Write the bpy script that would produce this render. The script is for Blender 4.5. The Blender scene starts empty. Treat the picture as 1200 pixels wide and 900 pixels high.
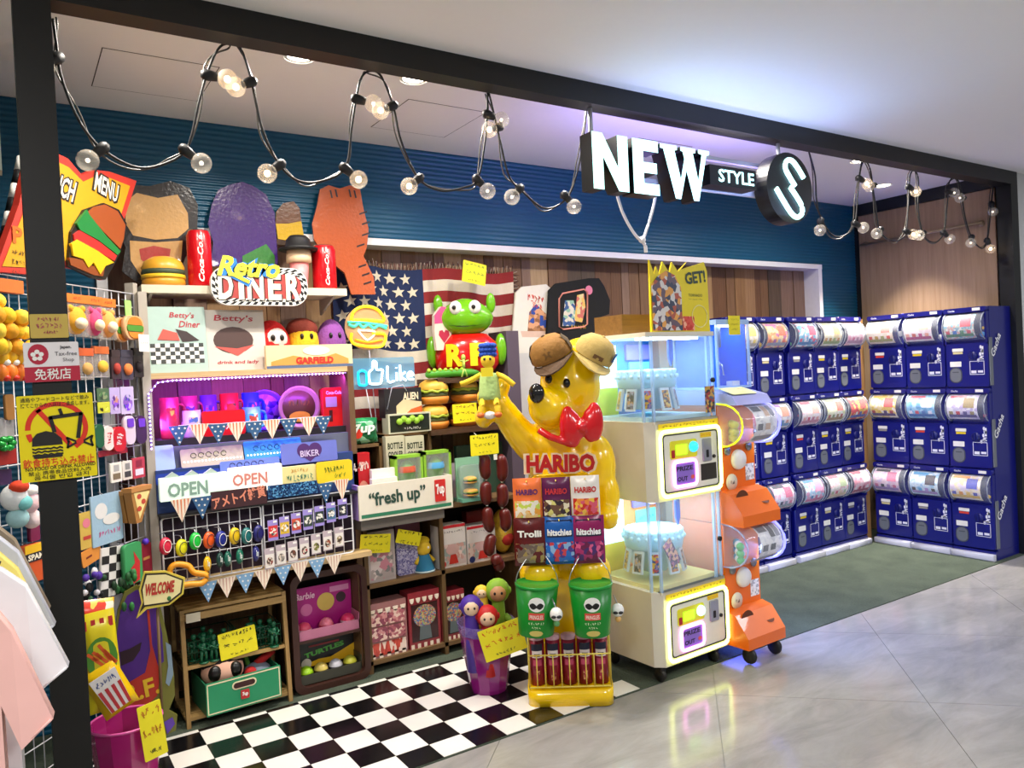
import bpy, math, random
from mathutils import Vector, Matrix
random.seed(11)
SC = bpy.context.scene
COL = SC.collection
PI = math.pi
# ------------------------------------------------------------------ camera
CAM = Vector((0.0, -2.72, 1.5))
YAW, PIT, ROL, FPX = 0.578153766, -0.0136761598, 0.0478123723, 910.4577
_f = Vector((math.sin(YAW)*math.cos(PIT), math.cos(YAW)*math.cos(PIT), math.sin(PIT)))
_r = Vector((math.cos(YAW), -math.sin(YAW), 0))
_d = _f.cross(_r)
CR = math.cos(ROL)*_r + math.sin(ROL)*_d
CD = -math.sin(ROL)*_r + math.cos(ROL)*_d
cam_data = bpy.data.cameras.new('camera')
cam_data.sensor_width = 36.0
cam_data.lens = FPX/1200*36
cam_data.clip_start = 0.05
cam = bpy.data.objects.new('camera', cam_data)
COL.objects.link(cam)
cam.matrix_world = Matrix(((CR.x, -CD.x, -_f.x, CAM.x), (CR.y, -CD.y, -_f.y, CAM.y), (CR.z, -CD.z, -_f.z, CAM.z), (0, 0, 0, 1)))
SC.camera = cam
# ------------------------------------------------------------------ world, large lights, exposure
wd = bpy.data.worlds.new('mall_ambient')
wd.use_nodes = True
wd.node_tree.nodes['Background'].inputs[0].default_value = (0.93, 0.95, 1.0, 1)
wd.node_tree.nodes['Background'].inputs[1].default_value = 0.27
SC.world = wd
SC.view_settings.view_transform = 'Standard'
SC.view_settings.look = 'None'
SC.view_settings.gamma = 1
SC.view_settings.exposure = 0.0
SC.view_settings.use_curve_mapping = False

def lamp(name, kind, loc, power, color=(1, 1, 1), size=0.2, rot=(0, 0, 0), size_y=None, spot=None, parent=None):
    l = bpy.data.lights.new(name, kind)
    l.energy = power
    l.color = color
    if kind == 'AREA':
        l.shape = 'DISK' if size_y is None else 'RECTANGLE'
        l.size = size
        if size_y: l.size_y = size_y
    elif kind == 'SPOT':
        l.spot_size = spot or 1.2
        l.spot_blend = 0.6
        l.shadow_soft_size = size
    else:
        l.shadow_soft_size = size
    o = bpy.data.objects.new(name, l)
    COL.objects.link(o)
    o.location = loc
    o.rotation_euler = rot
    if parent: o.parent = parent
    return o
# corridor ceiling lamps of the mall (behind and beside the viewer) and the shop downlights, seen and added
for lx, ly, pw in ((-0.6, -2.3, 50), (1.6, -3.2, 60), (4.2, -3.0, 58), (6.8, -2.4, 44)):
    lamp('mall_ceiling_lamp', 'AREA', (lx, ly, 2.77), pw, (1, 0.97, 0.93) if lx < 3 else (0.93, 0.94, 1.0), 0.6)
SHOP_AND_ADDED_LAMPS = ((1.052, 0.334, 17), (1.563, 0.344, 17), (0.45, 0.2, 13), (2.3, 0.2, 17), (3.3, 0.2, 12), (4.853, 0.334, 18), (5.729, 0.704, 24), (4.1, 0.2, 12))  # those closest behind the beam are added, hidden, to keep the shop lit
for lx, ly, pw in SHOP_AND_ADDED_LAMPS:
    lamp('shop_and_added_downlight', 'AREA', (lx, ly, 2.79), pw, (1, 0.93, 0.83), 0.09).data.spread = math.radians(75 if lx > 5.5 else 155)

# ------------------------------------------------------------------ measuring helpers: photo pixel + a known plane -> point
def ray(u, v):
    return CR*((u-600)/FPX) + CD*((v-450)/FPX) + _f
def at(u, v, y):
    d = ray(u, v)
    return CAM + d*((y-CAM.y)/d.y)
def atz(u, v, z):
    d = ray(u, v)
    return CAM + d*((z-CAM.z)/d.z)
def atp(u, v, p, n):
    d = ray(u, v)
    p = Vector(p); n = Vector(n)
    return CAM + d*((p-CAM).dot(n)/d.dot(n))
def rc(u0, u1, v0, v1, y):
    um, vm = (u0+u1)/2, (v0+v1)/2
    return at(u0, vm, y).x, at(u1, vm, y).x, at(um, v1, y).z, at(um, v0, y).z

# ------------------------------------------------------------------ materials
def lin(h):
    h = h.lstrip('#')
    c = [int(h[i:i+2], 16)/255 for i in (0, 2, 4)]
    return tuple(x/12.92 if x <= 0.04045 else ((x+0.055)/1.055)**2.4 for x in c) + (1,)
_mats = {}
def nodemat(name):
    m = bpy.data.materials.new(name)
    m.use_nodes = True
    nt = m.node_tree
    return m, nt, nt.nodes['Principled BSDF']
def C(h, rough=0.5, metal=0.0, var=0.05, bump=0.0, scale=30.0, coat=0.0, alpha=1.0, trans=0.0):
    """painted / plastic / cloth colour with a slight procedural mottling"""
    k = ('c', h, rough, metal, var, bump, scale, coat, alpha, trans)
    if k in _mats: return _mats[k]
    m, nt, b = nodemat('tone_'+h)
    N, L = nt.nodes, nt.links
    b.inputs['Roughness'].default_value = rough
    b.inputs['Metallic'].default_value = metal
    b.inputs['Coat Weight'].default_value = coat
    b.inputs['Alpha'].default_value = alpha
    b.inputs['Transmission Weight'].default_value = trans
    col = lin(h)
    if var or bump:
        tc = N.new('ShaderNodeTexCoord')
        nz = N.new('ShaderNodeTexNoise')
        nz.inputs['Scale'].default_value = scale
        nz.inputs['Detail'].default_value = 2
        L.new(tc.outputs['Object'], nz.inputs['Vector'])
        mx = N.new('ShaderNodeMixRGB')
        mx.inputs[1].default_value = tuple(min(1, c*(1+var)) for c in col[:3]) + (1,)
        mx.inputs[2].default_value = tuple(c*(1-var) for c in col[:3]) + (1,)
        L.new(nz.outputs['Fac'], mx.inputs[0])
        L.new(mx.outputs[0], b.inputs['Base Color'])
        if bump:
            bp = N.new('ShaderNodeBump')
            bp.inputs['Strength'].default_value = bump
            bp.inputs['Distance'].default_value = 0.01
            L.new(nz.outputs['Fac'], bp.inputs['Height'])
            L.new(bp.outputs['Normal'], b.inputs['Normal'])
    else:
        b.inputs['Base Color'].default_value = col
    _mats[k] = m
    return m
def EM(h, s, base=None):
    k = ('e', h, s)
    if k in _mats: return _mats[k]
    m, nt, b = nodemat('glow_'+h)
    b.inputs['Base Color'].default_value = lin(base or h)
    b.inputs['Emission Color'].default_value = lin(h)
    b.inputs['Emission Strength'].default_value = s
    b.inputs['Roughness'].default_value = 0.4
    _mats[k] = m
    return m
def CLEAR(h='ffffff', alpha=0.12, rough=0.05):
    k = ('g', h, alpha, rough)
    if k in _mats: return _mats[k]
    m, nt, b = nodemat('clear_plastic_'+h)
    b.inputs['Base Color'].default_value = lin(h)
    b.inputs['Alpha'].default_value = alpha
    b.inputs['Roughness'].default_value = rough
    b.inputs['Specular IOR Level'].default_value = 0.6
    _mats[k] = m
    return m
def PR(cols, scale=40.0, rough=0.35, seed=0.0, stretch=(1, 1, 1)):
    """busy printed artwork: cells of a few ink colours"""
    k = ('p', tuple(cols), scale, rough, seed, stretch)
    if k in _mats: return _mats[k]
    m, nt, b = nodemat('printed_art_'+cols[0])
    N, L = nt.nodes, nt.links
    tc = N.new('ShaderNodeTexCoord')
    mp = N.new('ShaderNodeMapping')
    mp.inputs['Location'].default_value = (seed, seed*1.7, seed*0.6)
    mp.inputs['Scale'].default_value = stretch
    L.new(tc.outputs['Object'], mp.inputs['Vector'])
    nz = N.new('ShaderNodeTexNoise')
    nz.inputs['Scale'].default_value = scale*0.8
    L.new(mp.outputs[0], nz.inputs['Vector'])
    ad = N.new('ShaderNodeVectorMath'); ad.operation = 'MULTIPLY_ADD'
    ad.inputs[1].default_value = (0.6/scale,)*3
    L.new(nz.outputs['Color'], ad.inputs[0])
    L.new(mp.outputs[0], ad.inputs[2])
    vo = N.new('ShaderNodeTexVoronoi')
    vo.inputs['Scale'].default_value = scale
    L.new(ad.outputs[0], vo.inputs['Vector'])
    sp = N.new('ShaderNodeSeparateColor')
    L.new(vo.outputs['Color'], sp.inputs[0])
    cr = N.new('ShaderNodeValToRGB')
    cr.color_ramp.interpolation = 'CONSTANT'
    el = cr.color_ramp.elements
    while len(el) < len(cols): el.new(0.5)
    for i, c in enumerate(cols):
        el[i].position = i/len(cols)
        el[i].color = lin(c)
    L.new(sp.outputs[0], cr.inputs[0])
    L.new(cr.outputs[0], b.inputs['Base Color'])
    b.inputs['Roughness'].default_value = rough
    _mats[k] = m
    return m
def WOOD(h1, h2, scale=6.0, rough=0.55, axis=2, seed=0.0):
    k = ('w', h1, h2, scale, rough, axis, seed)
    if k in _mats: return _mats[k]
    m, nt, b = nodemat('wood_'+h1)
    N, L = nt.nodes, nt.links
    tc = N.new('ShaderNodeTexCoord')
    mp = N.new('ShaderNodeMapping')
    s = [14, 14, 14]; s[axis] = 0.7
    mp.inputs['Scale'].default_value = s
    mp.inputs['Location'].default_value = (seed, seed*2.3, seed*3.1)
    L.new(tc.outputs['Object'], mp.inputs['Vector'])
    nz = N.new('ShaderNodeTexNoise')
    nz.inputs['Scale'].default_value = scale
    nz.inputs['Detail'].default_value = 6
    nz.inputs['Roughness'].default_value = 0.65
    L.new(mp.outputs[0], nz.inputs['Vector'])
    cr = N.new('ShaderNodeValToRGB')
    cr.color_ramp.elements[0].position = 0.3; cr.color_ramp.elements[0].color = lin(h1)
    cr.color_ramp.elements[1].position = 0.7; cr.color_ramp.elements[1].color = lin(h2)
    L.new(nz.outputs['Fac'], cr.inputs[0])
    L.new(cr.outputs[0], b.inputs['Base Color'])
    bp = N.new('ShaderNodeBump'); bp.inputs['Strength'].default_value = 0.15; bp.inputs['Distance'].default_value = 0.004
    L.new(nz.outputs['Fac'], bp.inputs['Height'])
    L.new(bp.outputs[0], b.inputs['Normal'])
    b.inputs['Roughness'].default_value = rough
    _mats[k] = m
    return m
WHITE = C('f2f0ea', 0.4); BLACK = C('0d0d10', 0.45); DARK = C('1c1a1a', 0.5); YEL = C('f4e81c', 0.5); CHROME = C('c8c8cc', 0.2, 1.0, 0)
RED = C('d01820', 0.35); STEEL = C('b9bbc0', 0.3, 0.8, 0); GRIDW = C('e6e6ea', 0.35)
CARDINK = C('181818', 0.6); INKGREEN = C('1c8a3a', 0.6); INKRED = C('d83020', 0.6)

# ------------------------------------------------------------------ mesh builder
_txt = {}
def text_geo(s, bold):
    k = (s, bold)
    if k not in _txt:
        cu = bpy.data.curves.new('lettering', 'FONT')
        cu.body = s
        cu.resolution_u = 2
        cu.offset = bold
        cu.align_x = 'CENTER'
        ob = bpy.data.objects.new('lettering', cu)
        me = ob.to_mesh()
        v = [tuple(p.co) for p in me.vertices]
        f = [tuple(p.vertices) for p in me.polygons]
        ob.to_mesh_clear()
        bpy.data.objects.remove(ob); bpy.data.curves.remove(cu)
        if v:
            x0, x1 = min(p[0] for p in v), max(p[0] for p in v)
            y0, y1 = min(p[1] for p in v), max(p[1] for p in v)
        else: x0 = y0 = 0; x1 = y1 = 1
        _txt[k] = (v, f, x0, x1, y0, y1)
    return _txt[k]
def arcpts(cx, cz, rx, rz, a0, a1, n):
    return [(cx+rx*math.cos(a0+(a1-a0)*i/n), cz+rz*math.sin(a0+(a1-a0)*i/n)) for i in range(n+1)]
def rrect(x0, x1, z0, z1, r, n=3):
    r = min(r, abs(x1-x0)/2.01, abs(z1-z0)/2.01)
    return (arcpts(x1-r, z0+r, r, r, -PI/2, 0, n)+arcpts(x1-r, z1-r, r, r, 0, PI/2, n)
            + arcpts(x0+r, z1-r, r, r, PI/2, PI, n)+arcpts(x0+r, z0+r, r, r, PI, 1.5*PI, n))
def spline(pts, n=6, closed=False):
    P = [Vector(p) for p in pts]
    out = []
    L = len(P)
    for i in range(L if closed else L-1):
        if closed: a, b, c, d = P[i-1], P[i], P[(i+1) % L], P[(i+2) % L]
        else: a, b, c, d = P[max(i-1, 0)], P[i], P[i+1], P[min(i+2, L-1)]
        for k in range(n):
            t = k/n
            out.append(0.5*((2*b)+(c-a)*t+(2*a-5*b+4*c-d)*t*t+(3*b-a-3*c+d)*t*t*t))
    if not closed: out.append(P[-1])
    return out
class B:
    def __init__(s):
        s.v, s.f, s.m, s.s = [], [], [], []
        s.T = None
    def add(s, vs, fs, m=0, sm=False):
        o = len(s.v)
        if s.T is not None: vs = [s.T @ Vector(p) for p in vs]
        s.v += [tuple(p) for p in vs]
        for f in fs:
            s.f.append(tuple(i+o for i in f)); s.m.append(m); s.s.append(sm)
        return s
    def box(s, x0, x1, y0, y1, z0, z1, m=0):
        v = [(x0, y0, z0), (x1, y0, z0), (x1, y1, z0), (x0, y1, z0), (x0, y0, z1), (x1, y0, z1), (x1, y1, z1), (x0, y1, z1)]
        return s.add(v, [(0, 3, 2, 1), (4, 5, 6, 7), (0, 1, 5, 4), (1, 2, 6, 5), (2, 3, 7, 6), (3, 0, 4, 7)], m)
    def prism(s, pts, a, b, m=0, ax='y', sm=False, mf=None):
        """outline pts extruded from a to b; ax y: pts are (x,z); ax z: (x,y); ax x: (y,z)"""
        n = len(pts)
        area = sum(pts[i][0]*pts[(i+1) % n][1]-pts[(i+1) % n][0]*pts[i][1] for i in range(n))
        if area < 0: pts = pts[::-1]
        if a > b: a, b = b, a
        if ax == 'y': A = [(p[0], a, p[1]) for p in pts]; Z = [(p[0], b, p[1]) for p in pts]
        elif ax == 'z': A = [(p[0], p[1], b) for p in pts]; Z = [(p[0], p[1], a) for p in pts]
        else: A = [(b, p[0], p[1]) for p in pts]; Z = [(a, p[0], p[1]) for p in pts]
        s.add(A+Z, [tuple(range(n))], m if mf is None else mf)
        s.f.append(tuple(len(s.v)-1-i for i in range(n))); s.m.append(m); s.s.append(False)
        o = len(s.v)-2*n
        for i in range(n):
            j = (i+1) % n
            s.f.append((o+i, o+n+i, o+n+j, o+j)); s.m.append(m); s.s.append(sm)
        return s
    def rbox(s, x0, x1, y0, y1, z0, z1, r=0.01, m=0, ax='y', n=3):
        if ax == 'y': return s.prism(rrect(x0, x1, z0, z1, r, n), y0, y1, m, 'y', True)
        if ax == 'z': return s.prism(rrect(x0, x1, y0, y1, r, n), z0, z1, m, 'z', True)
        return s.prism(rrect(y0, y1, z0, z1, r, n), x0, x1, m, 'x', True)
    def lathe(s, prof, c=(0, 0, 0), n=16, m=0, ax='z', sm=True, a0=0.0, a1=2*PI):
        full = abs(a1-a0-2*PI) < 1e-6
        cols = n if full else n+1
        vs = []
        for (r, h) in prof:
            for i in range(cols):
                a = a0+(a1-a0)*i/n
                x, y = r*math.cos(a), r*math.sin(a)
                if ax == 'z': p = (x, y, h)
                elif ax == 'y': p = (x, h, -y) if False else (x, h, y)
                else: p = (h, x, y)
                vs.append((p[0]+c[0], p[1]+c[1], p[2]+c[2]))
        fs = []
        for j in range(len(prof)-1):
            for i in range(n):
                k = (i+1) % cols
                q = (j*cols+i, j*cols+k, (j+1)*cols+k, (j+1)*cols+i)
                fs.append(q if ax != 'y' else q[::-1])
        return s.add(vs, fs, m, sm)
    def ball(s, c, r, n=14, m=0, k=None):
        if not hasattr(r, '__len__'): r = (r, r, r)
        k = k or max(5, n*2//3)
        vs = []
        for j in range(k+1):
            ph = -PI/2+PI*j/k
            for i in range(n):
                a = 2*PI*i/n
                vs.append((c[0]+r[0]*math.cos(ph)*math.cos(a), c[1]+r[1]*math.cos(ph)*math.sin(a), c[2]+r[2]*math.sin(ph)))
        fs = [(j*n+i, j*n+(i+1) % n, (j+1)*n+(i+1) % n, (j+1)*n+i) for j in range(k) for i in range(n)]
        return s.add(vs, fs, m, True)
    def tube(s, pts, r, n=6, m=0, closed=False):
        P = [Vector(p) for p in pts]
        L = len(P)
        vs = []
        for i, p in enumerate(P):
            if closed: t = P[(i+1) % L]-P[i-1]
            else: t = P[min(i+1, L-1)]-P[max(i-1, 0)]
            if t.length < 1e-9: t = Vector((0, 0, 1))
            t.normalize()
            up = Vector((0, 0, 1)) if abs(t.z) < 0.9 else Vector((0, 1, 0))
            a = t.cross(up).normalized(); b = t.cross(a)
            rr = r[i] if hasattr(r, '__len__') else r
            for q in range(n):
                w = 2*PI*q/n
                vs.append(p+a*(rr*math.cos(w))+b*(rr*math.sin(w)))
        fs = []
        for i in range(L if closed else L-1):
            j = (i+1) % L
            for q in range(n):
                k = (q+1) % n
                fs.append((i*n+q, i*n+k, j*n+k, j*n+q))
        if not closed:
            fs.append(tuple(range(n))[::-1]); fs.append(tuple((L-1)*n+q for q in range(n)))
        return s.add(vs, fs, m, True)
    def text(s, t, cx, cz, h, m=0, y=-0.0015, w=None, bold=0.0, rot=0.0, ext=0.0, shear=0.0, flip=1):
        if t[0] == '~':                    # writing too small to read in the photo: loose pen strokes
            n = int(t[1:]); w = w or n*h*0.85
            rnd = random.Random(n*7.3+cx*31+cz*17+h)
            ca, sa = math.cos(rot), math.sin(rot)
            for i in range(n):
                x_ = -w/2+w*(i+0.5)/n; q = w/n*0.42
                for k in range(4):
                    a = Vector((x_+rnd.uniform(-q, q), rnd.uniform(-h/2, h/2))); e = Vector((x_+rnd.uniform(-q, q), rnd.uniform(-h/2, h/2)))
                    d = e-a
                    if d.length < h*0.25: continue
                    g = Vector((-d.y, d.x)).normalized()*h*0.055
                    s.add([(cx+p.x*ca-p.y*sa, y, cz+p.x*sa+p.y*ca) for p in (a-g, e-g, e+g, a+g)], [(0, 1, 2, 3)], m)
            return s
        v, f, x0, x1, y0, y1 = text_geo(t, bold)
        if not v: return s
        k = h/max(1e-6, (y1-y0))
        kx = k if w is None else w/max(1e-6, x1-x0)
        ca, sa = math.cos(rot), math.sin(rot)
        out = []
        for p in v:
            a = (p[0]-(x0+x1)/2)*kx; b = (p[1]-(y0+y1)/2)*k
            a += shear*b
            out.append((cx+a*ca-b*sa, y, cz+a*sa+b*ca))
        s.add(out, f, m)
        return s
    def poly(s, pts, y=-0.0015, m=0):
        n = len(pts)
        area = sum(pts[i][0]*pts[(i+1) % n][1]-pts[(i+1) % n][0]*pts[i][1] for i in range(n))
        if area < 0: pts = pts[::-1]
        return s.add([(p[0], y, p[1]) for p in pts], [tuple(range(n))], m)
    def disc(s, cx, cz, rx, rz=None, y=-0.0015, m=0, n=20):
        return s.poly([(cx+rx*math.cos(2*PI*i/n), cz+(rz or rx)*math.sin(2*PI*i/n)) for i in range(n)], y, m)
    def rect(s, x0, x1, z0, z1, y=-0.0015, m=0):
        return s.poly([(x0, z0), (x1, z0), (x1, z1), (x0, z1)], y, m)
    def mesh(s, name, mats):
        me = bpy.data.meshes.new(name)
        me.from_pydata(s.v, [], s.f)
        me.polygons.foreach_set('material_index', s.m)
        me.polygons.foreach_set('use_smooth', s.s)
        for m in (mats if isinstance(mats, (list, tuple)) else [mats]): me.materials.append(m)
        me.update()
        return me
    def build(s, name, mats, parent=None, loc=None, rz=0.0):
        o = bpy.data.objects.new(name, s.mesh(name, mats))
        COL.objects.link(o)
        if loc is not None: o.location = loc
        if rz: o.rotation_euler = (0, 0, rz)
        if parent is not None: o.parent = parent
        return o
def tag(o, label, cat=None, group=None, kind=None):
    if label: o['label'] = label
    if cat: o['category'] = cat
    if group: o['group'] = group
    if kind: o['kind'] = kind
    return o
def thing(name, label, cat, loc=(0, 0, 0), rz=0.0, group=None):
    o = bpy.data.objects.new(name, None)
    o.empty_display_size = 0.05
    COL.objects.link(o)
    o.location = loc
    o.rotation_euler = (0, 0, rz)
    return tag(o, label, cat, group)
def struct(name, b, mats, parent=None, label=None, cat=None):
    o = b.build(name, mats, parent)
    if parent is None: o['kind'] = 'structure'
    if label: o['label'] = label
    if cat: o['category'] = cat
    return o
def dup(o, loc, rz=None, label=None, group=None):
    c = o.copy(); COL.objects.link(c)
    c.location = loc
    if rz is not None: c.rotation_euler = (0, 0, rz)
    if label: c['label'] = label
    if group: c['group'] = group
    for ch in list(o.children):
        k = ch.copy(); COL.objects.link(k); k.parent = c
        for g in list(ch.children):
            q = g.copy(); COL.objects.link(q); q.parent = k
    return c
# ================================================================== the setting
ZC = 2.81      # shop ceiling
YB = 1.30      # teal wall
XR = 6.27      # right wall
def clip_y(poly, ymax):
    out = []
    for i in range(len(poly)):
        a, b = poly[i], poly[(i+1) % len(poly)]
        ia, ib = a[1] <= ymax, b[1] <= ymax
        if ia: out.append(a)
        if ia != ib:
            t = (ymax-a[1])/(b[1]-a[1])
            out.append((a[0]+(b[0]-a[0])*t, ymax))
    return out
def floor_material():
    m, nt, b = nodemat('grey_stone_tile')
    N, L = nt.nodes, nt.links
    tc = N.new('ShaderNodeTexCoord')
    mp = N.new('ShaderNodeMapping'); mp.inputs['Scale'].default_value = (1.0, 3.0, 1)
    mp.inputs['Rotation'].default_value = (0, 0, 0.5)
    L.new(tc.outputs['Object'], mp.inputs[0])
    nz = N.new('ShaderNodeTexNoise'); nz.inputs['Scale'].default_value = 2.2; nz.inputs['Detail'].default_value = 9; nz.inputs['Roughness'].default_value = 0.7
    nz.inputs['Distortion'].default_value = 0.6
    L.new(mp.outputs[0], nz.inputs[0])
    cr = N.new('ShaderNodeValToRGB')
    cr.color_ramp.elements[0].position = 0.32; cr.color_ramp.elements[0].color = lin('8a8884')
    cr.color_ramp.elements[1].position = 0.68; cr.color_ramp.elements[1].color = lin('a5a29d')
    L.new(nz.outputs['Fac'], cr.inputs[0]); L.new(cr.outputs[0], b.inputs['Base Color'])
    b.inputs['Roughness'].default_value = 0.24
    rr = N.new('ShaderNodeMapRange'); rr.inputs[3].default_value = 0.06; rr.inputs[4].default_value = 0.2
    L.new(nz.outputs['Fac'], rr.inputs[0]); L.new(rr.outputs[0], b.inputs['Roughness'])
    bp = N.new('ShaderNodeBump'); bp.inputs['Strength'].default_value = 0.06; bp.inputs['Distance'].default_value = 0.01
    L.new(nz.outputs['Fac'], bp.inputs['Height']); L.new(bp.outputs[0], b.inputs['Normal'])
    return m
# corridor floor: diagonal 0.885 m stone tiles on a dark joint bed
FM = floor_material()
fl = struct('floor', B().box(-4, 10, -7, 0.0, -0.05, -0.003), C('7a7875', 0.6))
S2 = math.sqrt(0.5)
for i in range(-8, 9):
    for j in range(-9, 8):
        a0, a1 = 2.885+1.2515*i+0.0018, 2.885+1.2515*(i+1)-0.0018     # x - y
        b0, b1 = 2.38+1.2515*j+0.0018, 2.38+1.2515*(j+1)-0.0018        # x + y
        q = [((a+b)/2, (b-a)/2) for a, b in ((a0, b0), (a1, b0), (a1, b1), (a0, b1))]
        q = clip_y(q, -0.002)
        if len(q) < 3: continue
        if max(p[0] for p in q) < -2 or min(p[0] for p in q) > 8.2 or max(p[1] for p in q) < -5: continue
        B().prism(q, -0.003, 0.0, 0, 'z').build('tile', FM, fl)
# shop floor: artificial turf
def turf_material():
    m, nt, b = nodemat('artificial_turf')
    N, L = nt.nodes, nt.links
    tc = N.new('ShaderNodeTexCoord')
    nz = N.new('ShaderNodeTexNoise'); nz.inputs['Scale'].default_value = 160; nz.inputs['Detail'].default_value = 3
    n2 = N.new('ShaderNodeTexNoise'); n2.inputs['Scale'].default_value = 5; n2.inputs['Detail'].default_value = 3
    L.new(tc.outputs['Object'], nz.inputs[0]); L.new(tc.outputs['Object'], n2.inputs[0])
    cr = N.new('ShaderNodeValToRGB')
    cr.color_ramp.elements[0].position = 0.3; cr.color_ramp.elements[0].color = lin('343f33')
    cr.color_ramp.elements[1].position = 0.7; cr.color_ramp.elements[1].color = lin('566150')
    mx = N.new('ShaderNodeMixRGB'); mx.inputs[0].default_value = 0.5
    L.new(nz.outputs['Fac'], mx.inputs[1]); L.new(n2.outputs['Fac'], mx.inputs[2])
    L.new(mx.outputs[0], cr.inputs[0]); L.new(cr.outputs[0], b.inputs['Base Color'])
    b.inputs['Roughness'].default_value = 0.9
    bp = N.new('ShaderNodeBump'); bp.inputs['Strength'].default_value = 0.7; bp.inputs['Distance'].default_value = 0.01
    L.new(nz.outputs['Fac'], bp.inputs['Height']); L.new(bp.outputs[0], b.inputs['Normal'])
    return m
struct('floor_turf', B().box(-1.2, XR, 0.0, 1.6, -0.05, 0.004), turf_material(), label='worn green artificial turf on the shop floor', cat='floor')
# vinyl chequered mat, squares 0.1475
mat_root = tag(B().box(0.19, 2.29, 0.004, 0.905, 0.004, 0.0055).build('chequered_mat', C('26281f', 0.4)), 'glossy black and white chequered vinyl mat on the shop floor', 'mat')
TW = C('eeebe2', 0.22, 0, 0.04, 0.05, 8); TB = C('0f0f12', 0.2, 0, 0.2, 0.05, 8)
tw = {}
for i in range(-9, 6):
    for j in range(-1, 7):
        x0, y0 = 1.5225+0.1475*i, -0.016+0.1487*j
        x1, y1 = x0+0.1475, y0+0.1487
        if j == -1: continue
        y0 = max(y0, 0.004); y1 = min(y1, 0.905)
        if y1-y0 < 0.02: continue
        if x1 > 2.26 and j > 0: continue
        white = (i+j) % 2 == 1
        key = (white, j == 0, j == 6)
        if key not in tw: tw[key] = B().box(0.0008, 0.1467, 0.0008, y1-y0-0.0008, 0, 0.002).mesh('tile', TW if white else TB)
        o = bpy.data.objects.new('tile', tw[key]); COL.objects.link(o)
        o.location = (x0, y0, 0.0055); o.parent = mat_root
# ceilings
CEIL = C('f7f5f2', 0.7, 0, 0.01)
cs = struct('ceiling', B().box(-1.2, XR, 0.09, 1.6, ZC, ZC+0.1), CEIL)
PANJ = C('4a4640', 0.8)
def access_panel(x0, x1, y0, y1):
    b = B()
    t = 0.004
    b.box(x0, x1, y0, y0+t, ZC-0.001, ZC+0.002).box(x0, x1, y1-t, y1, ZC-0.001, ZC+0.002).box(x0, x0+t, y0, y1, ZC-0.001, ZC+0.002).box(x1-t, x1, y0, y1, ZC-0.001, ZC+0.002)
    b.build('panel_joint', PANJ, cs)
    B().box(x0+t, x1-t, y0+t, y1-t, ZC-0.0015, ZC+0.002).build('access_panel', CEIL, cs)
access_panel(0.37, 0.80, 0.58, 1.015)
access_panel(1.65, 2.08, 0.58, 1.03)
access_panel(3.1, 3.53, 0.58, 1.03)
struct('ceiling_corridor', B().box(-4, 10, -7, 0.0, 2.795, 2.9).box(-4, 10, -0.0, 0.09, 2.80, 2.9), CEIL, label='plain white ceiling of the mall corridor', cat='ceiling')
DLW = C('f4f4f0', 0.4)
for i, (lx, ly, pw) in enumerate(SHOP_AND_ADDED_LAMPS):
    t = thing('downlight', ['recessed round downlight above the shelf of cardboard cutouts', 'recessed round downlight just behind the beam, beside the second ceiling hatch', 'recessed round downlight behind the black post', 'recessed round downlight above the first sign letter', 'recessed round downlight above the round sign', 'recessed round downlight above the shorter bulb string', 'recessed round downlight nearest the wooden side wall', 'recessed round downlight between the round sign and shorter bulb string'][i], 'downlight', (lx, ly, ZC), 0, 'shop ceiling downlights')
    B().lathe([(0.062, -0.006), (0.062, 0.0), (0.05, 0.0), (0.048, 0.002)], n=24).build('trim_ring', DLW, t)
    B().lathe([(0.0, -0.002), (0.048, -0.002)], n=24).build('lens', EM('fff4e2', 12), t)
# back wall: boards inside a white frame, teal corrugated sheet around it
wb = struct('wall_back', B().box(-1.2, XR+0.1, 1.46, 1.6, 0, 2.9), C('3a2c20', 0.8))
XO0, XO1, ZO = 0.42, 5.70, 2.245
woods = [('7a5636', '967148'), ('5a3c26', '755034'), ('94714a', 'ad8a5f'), ('684830', '826042'), ('866242', '9f7b57'), ('4a3a2c', '62503f'), ('a5875f', 'bda07a'), ('765a48', '8e7260')]
x = XO0; i = 0
while x < XO1:
    w = random.choice([0.07, 0.095, 0.12, 0.14, 0.16])
    x1 = min(x+w, XO1)
    k = random.randrange(len(woods))
    B().box(x+0.0015, x1-0.0015, 1.43-random.choice([0, 0.004, 0.008]), 1.46, 0.0, ZO+0.01).build('plank', WOOD(*woods[k], seed=k*1.3), wb)
    x = x1; i += 1
def corrugated(x0, x1, z0, z1, pitch=0.026, amp=0.006):
    b = B(); n = max(2, int((z1-z0)/pitch))
    prof = []
    for k in range(n*4+1):
        z = z0+(z1-z0)*k/(n*4)
        prof.append((YB-amp*[0, 0.8, 1, 0.8][k % 4], z))
    vs = [(x0, p[0], p[1]) for p in prof]+[(x1, p[0], p[1]) for p in prof]
    m = len(prof)
    b.add(vs, [(i, m+i, m+i+1, i+1) for i in range(m-1)], 0, True)
    b.box(x0, x1, YB+0.002, 1.46, z0, z1)
    return b
TEAL = C('085474', 0.32, 0.1, 0.06)
corrugated(-1.2, XR, ZO+0.04, ZC).build('corrugated_sheet', TEAL, wb)
corrugated(XO1+0.05, XR, 0, ZO+0.04).build('corrugated_sheet', TEAL, wb)
corrugated(-1.2, XO0-0.05, 0, ZO+0.04).build('corrugated_sheet', TEAL, wb)
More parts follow.
